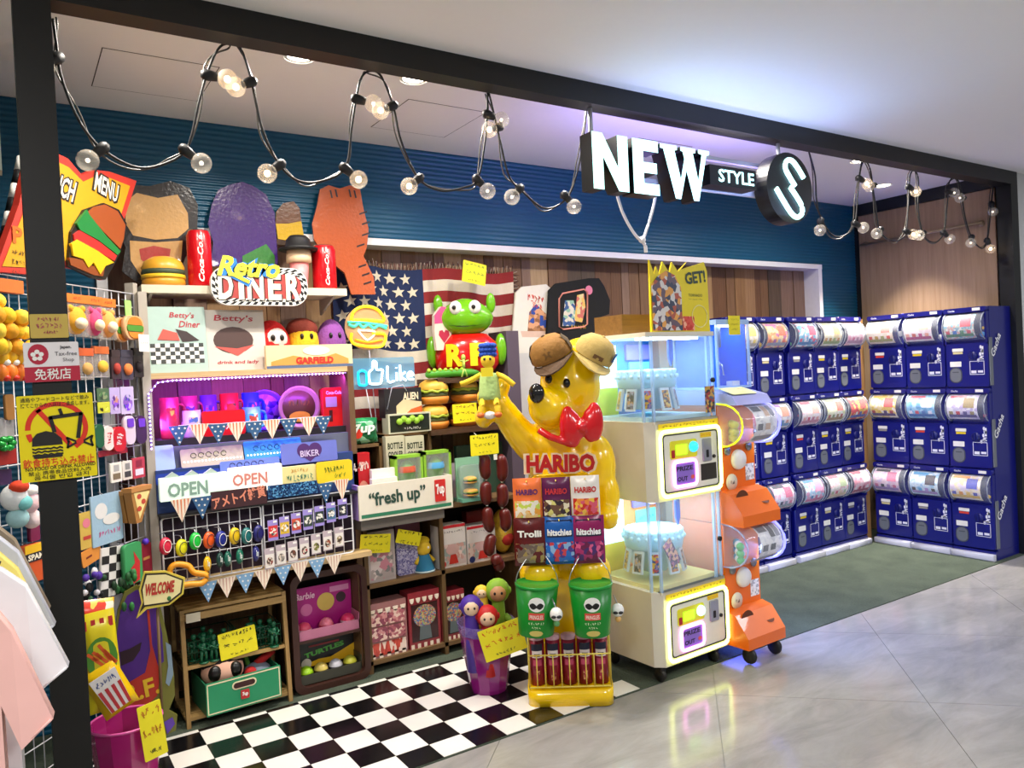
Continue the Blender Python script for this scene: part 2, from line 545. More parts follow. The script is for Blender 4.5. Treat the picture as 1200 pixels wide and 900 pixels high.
struct('trim_1', B().box(XO0-0.05, XO1+0.05, YB-0.02, 1.46, ZO, ZO+0.038).box(XO1, XO1+0.045, YB-0.02, 1.46, 0, ZO).box(XO0-0.045, XO0, YB-0.02, 1.46, 0, ZO), C('e9e8ea', 0.45), label='white frame around the boarded back wall', cat='frame')
# right wall
wr = struct('wall_right', B().box(XR, XR+0.2, 0.1, 1.6, 0, 2.9), C('0c0d10', 0.6))
B().box(XR-0.02, XR, 0.15, 1.255, 0.0, 2.712).build('wood_panel', WOOD('96785a', 'ae9070', 3.0, 0.5, 2, 4.4), wr)
B().box(XR-0.035, XR, 0.09, 1.30, 2.715, ZC).build('top_band', C('14161a', 0.4), wr)
B().box(XR-0.022, XR, 1.258, 1.30, 0, 2.715).build('corner_post', BLACK, wr)
b = B().tube([(XR-0.06, 0.22, 2.467), (XR-0.06, 1.22, 2.455)], 0.012, 10)
for yy in (0.25, 1.19): b.tube([(XR-0.06, yy, 2.465), (XR-0.015, yy, 2.465)], 0.008, 8).lathe([(0, 0), (0.025, 0), (0.025, 0.012), (0, 0.012)], (XR-0.032, yy, 2.465), 12, ax='x')
tag(b.build('hanging_rail', C('a08a6e', 0.35, 0.5)), 'bronze hanging rail on the wooden side wall', 'rail')
# left wall and corridor walls
struct('wall_left', B().box(-1.3, -1.2, 0.1, 1.6, 0, 2.9), C('2a2622', 0.7))
struct('wall_corridor_right', B().box(6.285, 9.0, 0.02, 0.2, 0, 2.8), C('cfd2d0', 0.5), label='pale wall panel of the neighbouring unit past the corner post', cat='wall')
struct('wall_corridor_left', B().box(-2.5, -0.02, 0.12, 0.2, 2.14, 2.8).box(-0.05, 0.025, 0.05, 0.12, 2.18, 2.8), C('aab4a4', 0.6), label='pale green strip of neighbouring unit beside black post', cat='wall')
# black steel portal: beam and two posts
FR = C('070806', 0.5, 0.0, 0.08)
struct('trim_2', B().box(0.072, 6.27, 0.0, 0.095, 2.70, 2.797), FR, label='black steel beam across the shop front', cat='beam')
struct('trim_3', B().box(0.072, 0.172, 0.0, 0.10, 0.0, 2.70), FR, label='black steel post beside the clothes rack', cat='post')
struct('trim_4', B().box(6.17, 6.27, 0.0, 0.10, 0.0, 2.70).box(6.166, 6.172, -0.002, 0.02, 0, 2.7), FR, label='black steel post at the corner beyond the capsule machines', cat='post')
# ================================================================== hanging shop sign
SIGNF = EM('c4fff2', 2.0); SBLK = C('060809', 0.4)
def px(u, v): return at(u, v, 0.0)
sg = thing('channel_letter_sign', 'glowing white channel letters hung under the black beam', 'sign', (2.62, -0.005, 2.70))
def letter(polys, name='letter'):
    b = B()
    for pts in polys:
        b.prism(pts, 0.0, 0.085, 0, 'y', False, 1)
    return b.build(name, [SBLK, SIGNF], sg)
def loc(pts): return [(p[0]-2.62, p[1]-2.70) for p in pts]
# N, E plain, W with serifs (front face towards the corridor)
nx0, nx1, z0, z1 = 2.262, 2.475, 2.315, 2.572
sN = 0.062
letter([loc([(nx0, z0), (nx0+sN, z0), (nx0+sN, z0+0.15), (nx1-sN, z0), (nx1, z0), (nx1, z1), (nx1-sN, z1), (nx1-sN, z1-0.15), (nx0+sN, z1), (nx0, z1)])])
ex0, ex1 = 2.505, 2.668
h = 0.052
letter([loc([(ex0, z0), (ex1, z0), (ex1, z0+h), (ex0+0.066, z0+h), (ex0+0.066, z0+0.102), (ex1-0.012, z0+0.102), (ex1-0.012, z0+0.152), (ex0+0.066, z0+0.152), (ex0+0.066, z1-h), (ex1, z1-h), (ex1, z1), (ex0, z1)])])
wx = 2.682
W = [(0.0, 0.257), (0.115, 0.257), (0.115, 0.238), (0.098, 0.234), (0.135, 0.095), (0.165, 0.2), (0.155, 0.234), (0.14, 0.238), (0.14, 0.257), (0.245, 0.257), (0.245, 0.238), (0.226, 0.234), (0.258, 0.1), (0.29, 0.234), (0.265, 0.238), (0.265, 0.257), (0.345, 0.257), (0.345, 0.238), (0.323, 0.232), (0.258, 0.0), (0.222, 0.0), (0.176, 0.145), (0.13, 0.0), (0.095, 0.0), (0.022, 0.234), (0.0, 0.238)]
letter([loc([(wx+p[0]*0.98, z0-0.004+p[1]) for p in W])])
for xx, ln in ((-0.31, 0.2), (1.02, 0.12)): B().tube([(xx, 0.06, 0.0), (xx, 0.06, -ln)], 0.011).build('hanger_rod', C('c9c9d2', 0.4), sg)
B().box(-0.3, 1.22, 0.1, 0.125, -0.135, -0.115).box(-0.3, 1.22, 0.1, 0.125, -0.30, -0.275).box(-0.3, -0.28, 0.1, 0.125, -0.3, -0.12).build('support_rail', C('d5d6e4', 0.5), sg)
# STYLE box
b = B().box(3.02-2.62, 3.372-2.62, 0.0, 0.11, 2.405-2.70, 2.505-2.70)
sb = b.build('style_box', SBLK, sg)
B().text('STYLE', 3.215-2.62, 2.455-2.70, 0.066, 0, -0.003, 0.27, 0.02).build('lettering', SIGNF, sb)
# round S sign
SR = 0.192; sx_, sz_ = 3.635-2.62, 2.438-2.70
rd = B().lathe([(0.0, 0.0), (SR, 0.0), (SR, 0.085), (0.0, 0.085)], (sx_, -0.01, sz_), 48, 0, 'y', False).build('round_box', SBLK, sg)
def sp(pts): return [((p[0]-932)/98*SR+sx_, -0.014, (335-p[1])/150*SR+sz_) for p in pts]
B().tube(spline(sp([(990, 285), (965, 245), (940, 218), (918, 225), (911, 255), (928, 290), (950, 325)]), 4), 0.0145, 8).build('glowing_stroke', SIGNF, rd)
B().tube(spline(sp([(868, 345), (900, 400), (930, 445), (955, 458), (976, 440), (975, 405), (952, 365), (928, 332)]), 4), 0.0145, 8).build('glowing_stroke', SIGNF, rd)
lamp('sign_glow_lamp', 'AREA', (0.55, -0.1, -0.42), 6.0, (0.34, 0.48, 1.0), 1.3, (PI, 0, 0), 0.1, None, sg)
lamp('sign_glow_lamp', 'AREA', (0.55, 0.2, -0.3), 7.5, (0.34, 0.26, 1.0), 1.5, (PI*0.86, 0, 0), 0.08, None, sg)
# white rope loop hanging under the letters
pts = [at(u, v, 0.108) for u, v in ((720, 213), (722, 224), (730, 250), (742, 272), (752, 281), (758, 268), (765, 245), (769, 225), (770, 214))]
b = B().tube(spline(pts, 5), 0.0075, 7).ball(at(752.5, 281, 0.108), 0.018, 10).tube(spline([at(753, 283, 0.108), at(756, 288, 0.105), at(757, 296, 0.108)], 4), 0.009, 7)
tag(b.build('rope_loop', C('e8e8f0', 0.7)), 'white rope tied in a loop below the sign letters', 'rope')

# ================================================================== string lights
BULBG = CLEAR('fff6e6', 0.22, 0.03); CORD = C('141416', 0.5); CORD2 = C('4a4640', 0.35); FIL = EM('ffd9a0', 9); FIL2 = EM('fff0d8', 2.0)
def bulb_string(label, path, bulbs, y=0.13, r=0.035, n=7):
    t = thing('string_light', label, 'string light', at(path[0][0], path[0][1], y))
    o = t.location
    P = [at(u, v, y)-o for u, v in path]
    S = spline(P, n)
    B().tube(S, 0.0048, 6).build('cord', CORD, t)
    S2_ = [p+Vector((0.011*math.sin(i*0.35+1), 0.012, 0.012*math.cos(i*0.3))) for i, p in enumerate(S)]
    B().tube(S2_, 0.0034, 5).build('cord', CORD2, t)
    for su, sv, bu, bv, lit in bulbs:
        s_ = at(su, sv, y)-o
        c_ = at(bu, bv, y-0.01)-o
        d = (c_-s_)
        if d.length < 1e-4: d = Vector((0, 0, -1))
        d.normalize()
        c_ = s_+d*0.066
        sk = B().tube([s_-d*0.022, s_-d*0.01, s_+d*0.006, s_+d*0.034], [0.011, 0.019, 0.019, 0.015], 10)
        sk.box(s_.x-0.013, s_.x+0.013, s_.y-0.01, s_.y+0.02, s_.z-0.012, s_.z+0.012)
        so = sk.build('socket', CORD, t)
        B().ball(c_, r, 16).build('bulb', BULBG, so)
        B().ball(c_, r*(0.36 if lit else 0.22), 8).build('filament', FIL if lit else FIL2, so)
bulb_string('string of globe bulbs looped along the black beam above the shelves',
    [(62, 22), (66, 50), (72, 90), (92, 140), (120, 175), (160, 196), (195, 191), (220, 172), (233, 120), (243, 85), (256, 57), (269, 51), (282, 57), (294, 92), (307, 150), (327, 192), (350, 212), (378, 212), (405, 196), (412, 150), (418, 112), (424, 90), (435, 83), (447, 90), (461, 125), (470, 165), (490, 208), (515, 223), (543, 220), (560, 209), (569, 160), (571, 125), (572, 108), (578, 130), (585, 160), (596, 205), (610, 222), (635, 243), (655, 240), (670, 222), (681, 180), (687, 130)],
    [(67, 68, 60, 72, 0), (120, 174, 104, 187, 0), (217, 176, 232, 188, 0), (243, 88, 262, 92, 1), (294, 96, 279, 101, 1), (328, 193, 315, 202, 1), (404, 197, 416, 207, 1), (418, 116, 432, 120, 0), (460, 124, 447, 129, 1), (491, 209, 481, 217, 1), (559, 210, 567, 219, 0), (571, 134, 581, 138, 0), (585, 149, 577, 151, 1), (609, 221, 598, 233, 0), (662, 229, 671, 240, 0)])
bulb_string('string of globe bulbs near the wooden side wall',
    [(948, 178), (955, 205), (957, 235), (962, 255), (975, 275), (990, 276), (1002, 261), (1005, 225), (1009, 196), (1014, 189), (1020, 200), (1025, 235), (1031, 270), (1045, 282), (1056, 280), (1062, 270), (1065, 230), (1066, 208), (1071, 199), (1076, 210), (1076, 245), (1082, 275), (1095, 284), (1106, 273), (1110, 240), (1112, 215), (1119, 208), (1126, 220), (1130, 250), (1138, 277), (1150, 291), (1157, 281), (1161, 245), (1164, 218)],
    [(962, 259, 961, 269, 0), (1002, 262, 1008, 265, 0), (1007, 209, 1014, 214, 1), (1024, 217, 1016, 219, 0), (1032, 269, 1026, 275, 0), (1062, 271, 1069, 274, 1), (1065, 219, 1071, 223, 1), (1082, 273, 1075, 277, 0), (1106, 273, 1111, 278, 0), (1111, 225, 1119, 226, 0), (1129, 232, 1124, 232, 0), (1139, 278, 1138, 283, 0), (1157, 282, 1159, 287, 1), (1162, 239, 1163, 246, 0)])

# ================================================================== notices on the black post
def plate(name, label, cat, p, w, hgt, mat, rz=0.0, d=0.004, tilt=0.0, r=0.004):
    """a thin flat plate, p = centre of its front face"""
    b = B().rbox(-w/2, w/2, 0, d, -hgt/2, hgt/2, r)
    o = b.build(name, mat, None, p, rz)
    o.rotation_euler = (0, tilt, rz)
    return tag(o, label, cat)
x0, x1, zb, zt = rc(19, 114, 462, 562, -0.012)
w, hh = x1-x0-0.012, zt-zb
nf = plate('notice_board', 'yellow no food or drink notice fixed on the black post', 'notice', ((x0+x1)/2, -0.012, (zb+zt)/2), w, hh, C('f2df12', 0.35), 0, 0.01, -0.012)
b = B()
R0, R1 = w*0.415, w*0.345
cx, cz = 0.0, hh*0.1
ring = [(cx+R0*math.cos(2*PI*i/40), cz+R0*0.98*math.sin(2*PI*i/40)) for i in range(41)]
rin = [(cx+R1*math.cos(2*PI*i/40), cz+R1*0.98*math.sin(2*PI*i/40)) for i in range(41)]
for i in range(26):                      # the ring is open at its lower side, behind the words
    k = (i-5) % 40
    b.poly([ring[k], ring[k+1], rin[k+1], rin[k]], -0.0012)
    if i > 23: break
for k in (21, 22, 34):
    b.poly([ring[k], ring[k+1], rin[k+1], rin[k]], -0.0012)
b.poly([(-w*0.27, cz+R1*0.82), (-w*0.21, cz+R1*0.92), (w*0.2, -hh*0.10), (w*0.15, -hh*0.14)], -0.0012)
b.disc(w*0.29, -hh*0.075, w*0.05, None, -0.003)
b.build('prohibition_ring', C('e0341c', 0.4), nf)
b = B()
bl = [(-0.34, -0.09), (-0.33, 0.0), (-0.27, 0.055), (-0.15, 0.08), (-0.03, 0.05), (0.05, -0.02), (0.06, -0.09)]
b.poly([(p[0]*w, p[1]*hh+0.0) for p in bl], -0.002)
for k in range(3):
    zz = -0.115-0.035*k
    b.poly([(x_*w, (zz+0.008*math.sin(x_*70+k))*hh) for x_ in [-0.34+0.04*i for i in range(11)]]+[(x_*w, (zz-0.02+0.008*math.sin(x_*70+k))*hh) for x_ in [0.06-0.04*i for i in range(11)]], -0.002)
b.rbox(-0.33*w, 0.05*w, -0.0025, -0.002, -0.235*hh, -0.2*hh, 0.006)
def stroke(b, pts, t, y=-0.0025, m=0):
    for i in range(len(pts)-1):
        a, c = Vector(pts[i]), Vector(pts[i+1])
        d = (c-a); n = Vector((-d.y, d.x)).normalized()*t/2; e = d.normalized()*t*0.3
        b.poly([tuple(a-n-e), tuple(c-n+e), tuple(c+n+e), tuple(a+n-e)], y, m)
stroke(b, [(-0.04*w, 0.07*hh), (-0.08*w, 0.23*hh), (0.33*w, 0.255*hh), (0.27*w, -0.02*hh)], 0.011)
stroke(b, [(0.07*w, 0.26*hh), (0.05*w, 0.32*hh)], 0.009)
for sx in (-1, 1):
    c0 = 0.29*w
    stroke(b, [(c0+sx*0.05*w, -0.07*hh), (c0+sx*0.17*w, -0.02*hh), (c0+sx*0.15*w, -0.07*hh), (c0+sx*0.17*w, -0.135*hh), (c0+sx*0.05*w, -0.085*hh)], 0.006)
b.text('通路やフードコートなどで飲み', 0.0, 0.45*hh, 0.0135, 0, -0.0025, w*0.9, 0.004).text('捨てこからの入店はご遠慮します。', 0.0, 0.385*hh, 0.0135, 0, -0.0025, w*0.9, 0.004)
b.text('NO FOOD OR DRINK ALLOWED', 0.02*w, -0.352*hh, 0.0105, 0, -0.0025, w*0.92, 0.012)
b.text('禁止 携帯食品饮料入内', 0.0, -0.405*hh, 0.0125, 0, -0.0025, w*0.82, 0.004).text('음식물 반입 금지', 0.02*w, -0.458*hh, 0.0125, 0, -0.0025, w*0.72, 0.004)
b.build('black_print', C('1b1714', 0.5), nf)
B().text('飲食持ち込み禁止', 0.0, -0.285*hh, 0.027, 0, -0.003, w*0.94, 0.006).build('red_lettering', C('e03a18', 0.5), nf)
x0, x1, zb, zt = rc(28, 93, 401, 447, -0.008)
w, hh = x1-x0, zt-zb
tf = plate('tax_free_sign', 'white and red tax-free sign with cherry blossom badge on post', 'sign', ((x0+x1)/2, -0.01, (zb+zt)/2), w, hh, C('ece9ea', 0.3), 0, 0.008, -0.012)
b = B().rect(-w*0.5, w*0.5, -hh*0.5, -hh*0.12, -0.0008).disc(-w*0.24, hh*0.2, w*0.185, hh*0.26, -0.0012)
b.build('red_field', C('b8203c', 0.4), tf)
B().text('免税店', 0.0, -hh*0.31, 0.034, 0, -0.003, w*0.66, 0.01).build('white_lettering', WHITE, tf)
b = B()
for k in range(5):
    a = PI/2+k*2*PI/5
    b.disc(-w*0.26+0.011*math.cos(a), hh*0.17+0.011*math.sin(a), 0.0068, None, -0.003, 0, 10)
b.build('blossom', WHITE, tf)
B().text('Japan.', w*0.26, hh*0.36, 0.0125, 0, -0.002, None, 0.03).text('Tax-free', w*0.26, hh*0.2, 0.012, 0, -0.002).text('Shop', w*0.3, hh*0.03, 0.014, 0, -0.002).build('grey_lettering', C('4a4648', 0.5), tf)
x0, x1, zb, zt = rc(35, 80, 368, 396, -0.006)
w, hh = x1-x0, zt-zb
sn = plate('hours_sign', 'small mustard notice with red lettering at top of post', 'notice', ((x0+x1)/2, -0.006, (zb+zt)/2), w, hh, C('c9ae4e', 0.5), 0, 0.005, -0.012)
B().text('~6', 0.0, hh*0.28, hh*0.2, 0, -0.002, w*0.62, 0.03).text('~6', 0.0, 0.0, hh*0.24, 0, -0.002, w*0.72, 0.03).text('~6', w*0.03, -hh*0.26, hh*0.15, 0, -0.002, w*0.4).build('lettering', C('b0405a', 0.5), sn)
# ================================================================== capsule machines
NAVY = C('0d1374', 0.32, 0, 0.05, 0, 10, 0.2); NAVY2 = C('0f1566', 0.38); GREYP = C('70757c', 0.45); CLRH = CLEAR('eef4ff', 0.16, 0.04)
CAPS = [C('e84a7a', 0.3), C('f2f2f2', 0.3), C('4aa0e8', 0.3), C('f2c83a', 0.3), C('58c06a', 0.3)]
MW, MH, MD = 0.296, 0.583, 0.36
def hopper_prof(r, y0=0.0, n=9):
    return [(y0-r*math.sin(PI*i/n)*0.92, 0.445-math.cos(PI*i/n)*r) for i in range(n+1)]
def curved_sheet(x0, x1, prof, m=0):
    b = B()
    n = len(prof)
    b.add([(x0, p[0], p[1]) for p in prof]+[(x1, p[0], p[1]) for p in prof], [(i, n+i, n+i+1, i+1) for i in range(n-1)], m, True)
    return b
_gm = {}
def g_mesh(key, fn):
    if key not in _gm: _gm[key] = fn()
    return _gm[key]
def link_part(name, me, parent):
    o = bpy.data.objects.new(name, me); COL.objects.link(o); o.parent = parent
    return o
def m_body():
    b = B().box(-MW/2, MW/2, 0.02, MD, 0.0, MH)
    b.rbox(-MW/2+0.003, MW/2-0.003, -0.012, 0.03, 0.012, 0.325, 0.014)
    b.rbox(-MW/2+0.001, MW/2-0.001, -0.028, 0.03, 0.548, MH, 0.012)
    b.box(-MW/2+0.002, -MW/2+0.014, -0.02, 0.02, 0.325, 0.548).box(MW/2-0.014, MW/2-0.002, -0.02, 0.02, 0.325, 0.548)
    return b.mesh('cabinet', NAVY)
def m_hopper():
    P = hopper_prof(0.102, 0.02)
    b = curved_sheet(-0.132, 0.132, P)
    for xx in (-0.132, 0.132): b.add([(xx, p[0], p[1]) for p in P], [tuple(range(len(P)))])
    return b.mesh('hopper', CLRH)
def m_frame():
    P = hopper_prof(0.104, 0.02)
    return B().tube([(-0.134, p[0], p[1]) for p in P], 0.004, 5).mesh('hopper_rim', C('9aa0ac', 0.25))
def m_outlet():
    b = B().prism(rrect(-0.124, -0.034, 0.04, 0.152, 0.04, 4), -0.014, -0.0125, 0)
    b.prism(rrect(-0.117, -0.041, 0.047, 0.145, 0.034, 4), -0.016, -0.014, 1)
    b.box(-0.1, -0.057, -0.0175, -0.016, 0.115, 0.122, 0)
    return b.mesh('capsule_outlet', [C('4a4e56', 0.4), GREYP])
def m_labels():
    return B().rbox(-0.118, -0.038, -0.0145, -0.0125, 0.158, 0.196, 0.004).mesh('outlet_label', C('f2efe6', 0.5))
def m_labels2(): return B().rbox(-0.098, -0.022, -0.0145, -0.0125, 0.268, 0.291, 0.004).mesh('price_label', C('f2efe6', 0.5))
def m_labels3(): return B().rect(0.058, 0.112, 0.556, 0.576, -0.0292).mesh('header_sticker', C('f2efe6', 0.5))
def m_head(): return B().text('Gacha', -0.088, 0.565, 0.014, 0, -0.0292, None, 0.01, 0, 0, 0.15).mesh('header_lettering', C('e9e9f4', 0.5))
def m_price(h): return B().rbox(-0.094, -0.026, -0.0142, -0.0125, 0.25, 0.265, 0.002).mesh('price_strip', C(h, 0.5))
def m_dial():
    b = B().lathe([(0.0, -0.026), (0.026, -0.026), (0.032, -0.018), (0.032, -0.012)], (0.046, 0, 0.235), 18, 0, 'y')
    b.box(0.040, 0.052, -0.036, -0.024, 0.208, 0.262)
    return b.mesh('turn_dial', NAVY2)
def m_graph():
    b = B()
    y = -0.0132
    for a0, a1, c0, c1 in ((0.02, 0.12, 0.098, 0.102), (0.02, 0.12, 0.192, 0.196), (0.02, 0.024, 0.1, 0.194), (0.116, 0.12, 0.1, 0.194), (0.03, 0.065, 0.108, 0.128), (0.075, 0.11, 0.112, 0.128)):
        b.rect(a0, a1, c0, c1, y)
    for i, (a, c) in enumerate(((0.08, 0.2), (0.1, 0.215), (0.095, 0.245), (0.108, 0.268), (0.1, 0.295))):
        b.disc(a, c, 0.011 if i % 2 else 0.008, 0.014, y, 0, 8)
    b.rect(0.08, 0.118, 0.205, 0.214, y).rect(0.098, 0.118, 0.225, 0.232, y).rect(0.105, 0.118, 0.24, 0.3, y)
    b.text('Gacha', 0.048, 0.118, 0.008, 0, y-0.0006)
    return b.mesh('white_graphics', C('e9e9f4', 0.5))
CAPN = random.Random(5)
def gacha(label, loc_, rz, card, cardx, price, seed):
    t = thing('capsule_machine', label, 'capsule machine', loc_, rz, 'navy capsule vending machines')
    link_part('cabinet', g_mesh('body', m_body), t)
    hp = link_part('hopper', g_mesh('hop', m_hopper), t)
    link_part('hopper_rim', g_mesh('hrim', m_frame), hp)
    link_part('hopper_rim', g_mesh('hrim', m_frame), hp).location = (0.268, 0, 0)
    for nm, fn in (('capsule_outlet', m_outlet), ('outlet_label', m_labels), ('price_label', m_labels2), ('header_sticker', m_labels3), ('header_lettering', m_head), ('turn_dial', m_dial), ('white_graphics', m_graph)):
        link_part(nm, g_mesh(nm, fn), t)
    link_part('price_strip', g_mesh('pr'+price, lambda: m_price(price)), t)
    cols, kind, top, sc_ = card
    P = hopper_prof(0.097, 0.02, 12)
    def cm():
        b = curved_sheet(cardx[0], cardx[1], P[2:12])
        return b.mesh('display_card', PR(cols, sc_, 0.3, seed*0.37))
    cd = link_part('display_card', g_mesh(('card', seed, cardx), cm), t)
    # headline blocks and pictures printed on the card
    b = B()
    def band(i0, i1, a, c, m):
        q = hopper_prof(0.0985, 0.02, 12)[i0:i1+1]
        xa = cardx[0]+(cardx[1]-cardx[0])*a; xb = cardx[0]+(cardx[1]-cardx[0])*c
        n = len(q)
        b.add([(xa, p[0], p[1]) for p in q]+[(xb, p[0], p[1]) for p in q], [(i, n+i, n+i+1, i+1) for i in range(n-1)], m, True)
    band(9, 10, 0.08, 0.62, 0); band(6, 9, 0.55, 0.9, 1); band(3, 4, 0.05, 0.95, 2)
    for k in range(4): band(4, 5, 0.07+k*0.23, 0.2+k*0.23, [1, 0, 2, 1][k])
    b.build('card_print', [C(top[0], 0.4), C(top[1], 0.4), C(top[2], 0.4)], cd)
    for k in range(5):
        m = CAPS[(seed+k) % 5]
        xx = (-0.1 if cardx[0] > -0.1 else 0.1)+CAPN.uniform(-0.008, 0.008) if k < 2 else -0.075+0.05*(k-2)
        b = B().ball((xx, 0.035+CAPN.uniform(-0.01, 0.04), 0.385+(0.045 if k % 2 else 0)), 0.024, 8, 0)
        b.build('capsule', m, t)
    return t
cards = [
 (('f4ead0', 'f6f0e0', 'f2e2b8', 'eadfc0'), '', ('e08040', 'f2d860', 'c8b8a0'), 40),
 (('f09a50', 'f8c070', 'c86a9a', 'f4d8a0'), '', ('b05090', 'e86a30', 'a0a4b0'), 40),
 (('5ab0d8', '88c8e4', 'e86a8a', 'f4f4f4'), '', ('f6f6f6', 'e85a7a', '3a88c0'), 45),
 (('f2ecc8', 'f6f4e0', 'e8d8a0', 'f0e8d0'), '', ('c09030', 'd8a050', 'a8b870'), 40),
 (('f8d4e0', 'fae6ee', 'f4c4d4', 'fbeff4'), '', ('e07aa0', 'f2a8c0', 'c8a0b8'), 40),
 (('ea7aa4', 'f090b4', 'e46898', 'f4a8c4'), '', ('f8f0f4', 'e04a88', 'f6d0e0'), 40),
 (('f2ece0', 'eadfd0', 'f6f2ea', 'd8c8d8'), '', ('9a6ab0', 'e0a080', '70a0c0'), 50),
 (('f6dce0', 'f2e6da', 'f8eef0', 'e8c0c8'), '', ('e0405a', 'f0b0a0', 'd08090'), 50),
 (('f0f0d0', 'e8ecc0', 'f6f4e6', 'd8dca0'), '', ('8aa060', 'c86a50', 'b09050'), 50),
 (('f2c030', 'e83a30', 'f6d860', 'd82828'), '', ('f6f0e0', 'e04030', '4a60b0'), 30),
 (('3a3c4a', '5a5c6e', 'c8c8d4', '888a98'), '', ('f0f0f0', 'd06a90', '2a2a34'), 45),
 (('f6c8d4', 'f4f4f4', 'f8dce4', 'eab0c0'), '', ('3a3a44', 'e06a8a', '98a0a8'), 40),
 (('a8d4ec', 'c8e4f4', 'e8a0c0', 'f4f4fa'), '', ('4a90c8', 'f0a8c8', 'e070a0'), 45),
 (('f4d0d4', 'e8e4d8', 'f0b8c0', 'f8f0ec'), '', ('e06070', 'b0c090', 'f0d0b0'), 50),
 (('f0a8b8', 'f4c0cc', 'e890a4', 'f8d8e0'), '', ('c8304a', 'f8f0f0', 'b04060'), 45),
]
prices = ['e8c81c', 'd8c890', '98948c', 'd84030']
names = ['cream card with orange biscuit picture', 'orange dessert picture card', 'light blue and pink card', 'pale cream card with small animals', 'pale pink card']
names2 = ['plain pink card', 'white card with scattered small toys', 'white card with pink flowers', 'pale green card with little boxes', 'red and yellow burger card']
names3 = ['black and silver card', 'pale pink card with dark square', 'sky blue card', 'white and pink patterned card', 'rose pink card']
LN = [names, names2, names3]; LR = ['top', 'middle', 'bottom']; LC = ['first', 'second', 'third', 'fourth', 'fifth']
GZ = 0.068
for r in range(3):
    for c in range(5):
        x = [4.315, 4.635, 4.985, 5.285, 5.583][c]
        k = r*5+c
        gacha('navy capsule machine, %s row of back bank, %s' % (LR[r], LN[r][c]), (x, 0.965, GZ+MH*(2-r)), 0, cards[k], (-0.092, 0.128), prices[k % 4 if k % 3 else 0], k)
cards2 = [
 (('f6ead0', 'f8f2e4', 'f4e0c0', 'f0e8d8'), '', ('c8a030', 'e8503a', 'b0b060'), 40),
 (('f8f0f0', 'f6e2e6', 'faf6f4', 'f2dce0'), '', ('d86a50', 'f0a890', 'c8508a'), 30),
 (('b8c8b8', '88b4c8', 'd8a8a0', 'e0e4dc'), '', ('2a70c0', 'd05060', '4a8a60'), 70),
 (('f6e8c8', 'f0d050', 'f8f0dc', 'f4e0a0'), '', ('e8c020', 'c03a30', '5a3a70'), 30),
 (('70b8e0', '98d0ec', 'a8d8f0', '58a0d4'), '', ('e04858', 'f0f0f8', '3a78c0'), 35),
 (('e8e0ee', 'd8d0ea', 'f4f0f4', 'c8b8e0'), '', ('d03848', 'a08a50', '5a4a90'), 45),
 (('f4d8dc', 'f0c8d8', 'f8e8ea', 'e0c8e8'), '', ('2a2428', 'e07a9a', 'b090c8'), 45),
 (('c8e0f0', 'd8ecf4', 'a8d0ec', 'e8f4f8'), '', ('58b0e0', '3a2a28', 'b898d0'), 40),
 (('f8e8c8', 'f4dcb0', 'f8f0e4', 'e8d8e8'), '', ('e89a30', '4a50b8', 'f0c860'), 45),
]
n2 = [['cream card with red cherry box', 'white card with a pink arm picture', 'dense blue and red speckled card'], ['yellow and white snack card', 'bright sky blue card', 'lilac card with gold playing card'], ['pink card with black hair drawing', 'pale blue card with brown mascot shape', 'cream and orange card']]
for r in range(3):
    for c in range(3):
        y = 0.79-0.302*c
        k = r*3+c
        t = gacha('navy capsule machine, %s row of side bank, %s' % (LR[r], n2[r][c].replace('mascot shape', 'blob')), (5.84, y, GZ+MH*(2-r)), -PI/2, cards2[k], (-0.128, 0.085), prices[(k+3) % 4], 20+k)
        if c == 2:
            sp_ = B().box(MW/2+0.0005, MW/2+0.0075, 0.0, 0.038, 0.02, 0.36).build('grey_side_strip', GREYP, t)
            bb = B()
            bb.T = Matrix.Translation((MW/2+0.0082, 0.085, 0.31)) @ Matrix.Rotation(PI/2, 4, 'Z')
            bb.text('Gacha', 0, 0, 0.058, 0, 0, None, 0.02, 0.95, 0, 0.1)
            bb.build('side_lettering', C('f0f0f4', 0.5), t)
PLW = C('dcdcea', 0.4)
for c, x in enumerate([4.315, 4.635, 4.985, 5.285, 5.583]):
    t = thing('machine_plinth', 'white plinth under the %s column of back wall capsule machines' % LC[c], 'plinth', (x, 0.92, 0.004), 0, 'capsule machine plinths')
    B().rbox(-0.15, 0.15, 0.0, 0.05, 0, 0.045, 0.008, 0, 'x').build('front_bar', PLW, t)
    B().box(-0.149, 0.149, 0.04, 0.40, 0.0, 0.063).build('navy_base', NAVY, t)
for c in range(3):
    t = thing('machine_plinth', 'white plinth under the %s column of side wall capsule machines' % LC[c], 'plinth', (5.79, 0.79-0.302*c, 0.004), -PI/2, 'capsule machine plinths')
    B().rbox(-0.148, 0.148, 0.0, 0.05, 0, 0.045, 0.008, 0, 'x').build('front_bar', PLW, t)
    B().box(-0.148, 0.148, 0.04, 0.41, 0.0, 0.063).build('navy_base', NAVY, t)
tag(B().box(5.735, 5.79, 0.96, 1.27, 0.004, 1.80).build('corner_board', WOOD('7a5530', '94703f')), 'narrow brown board in the corner between the machine banks', 'board')

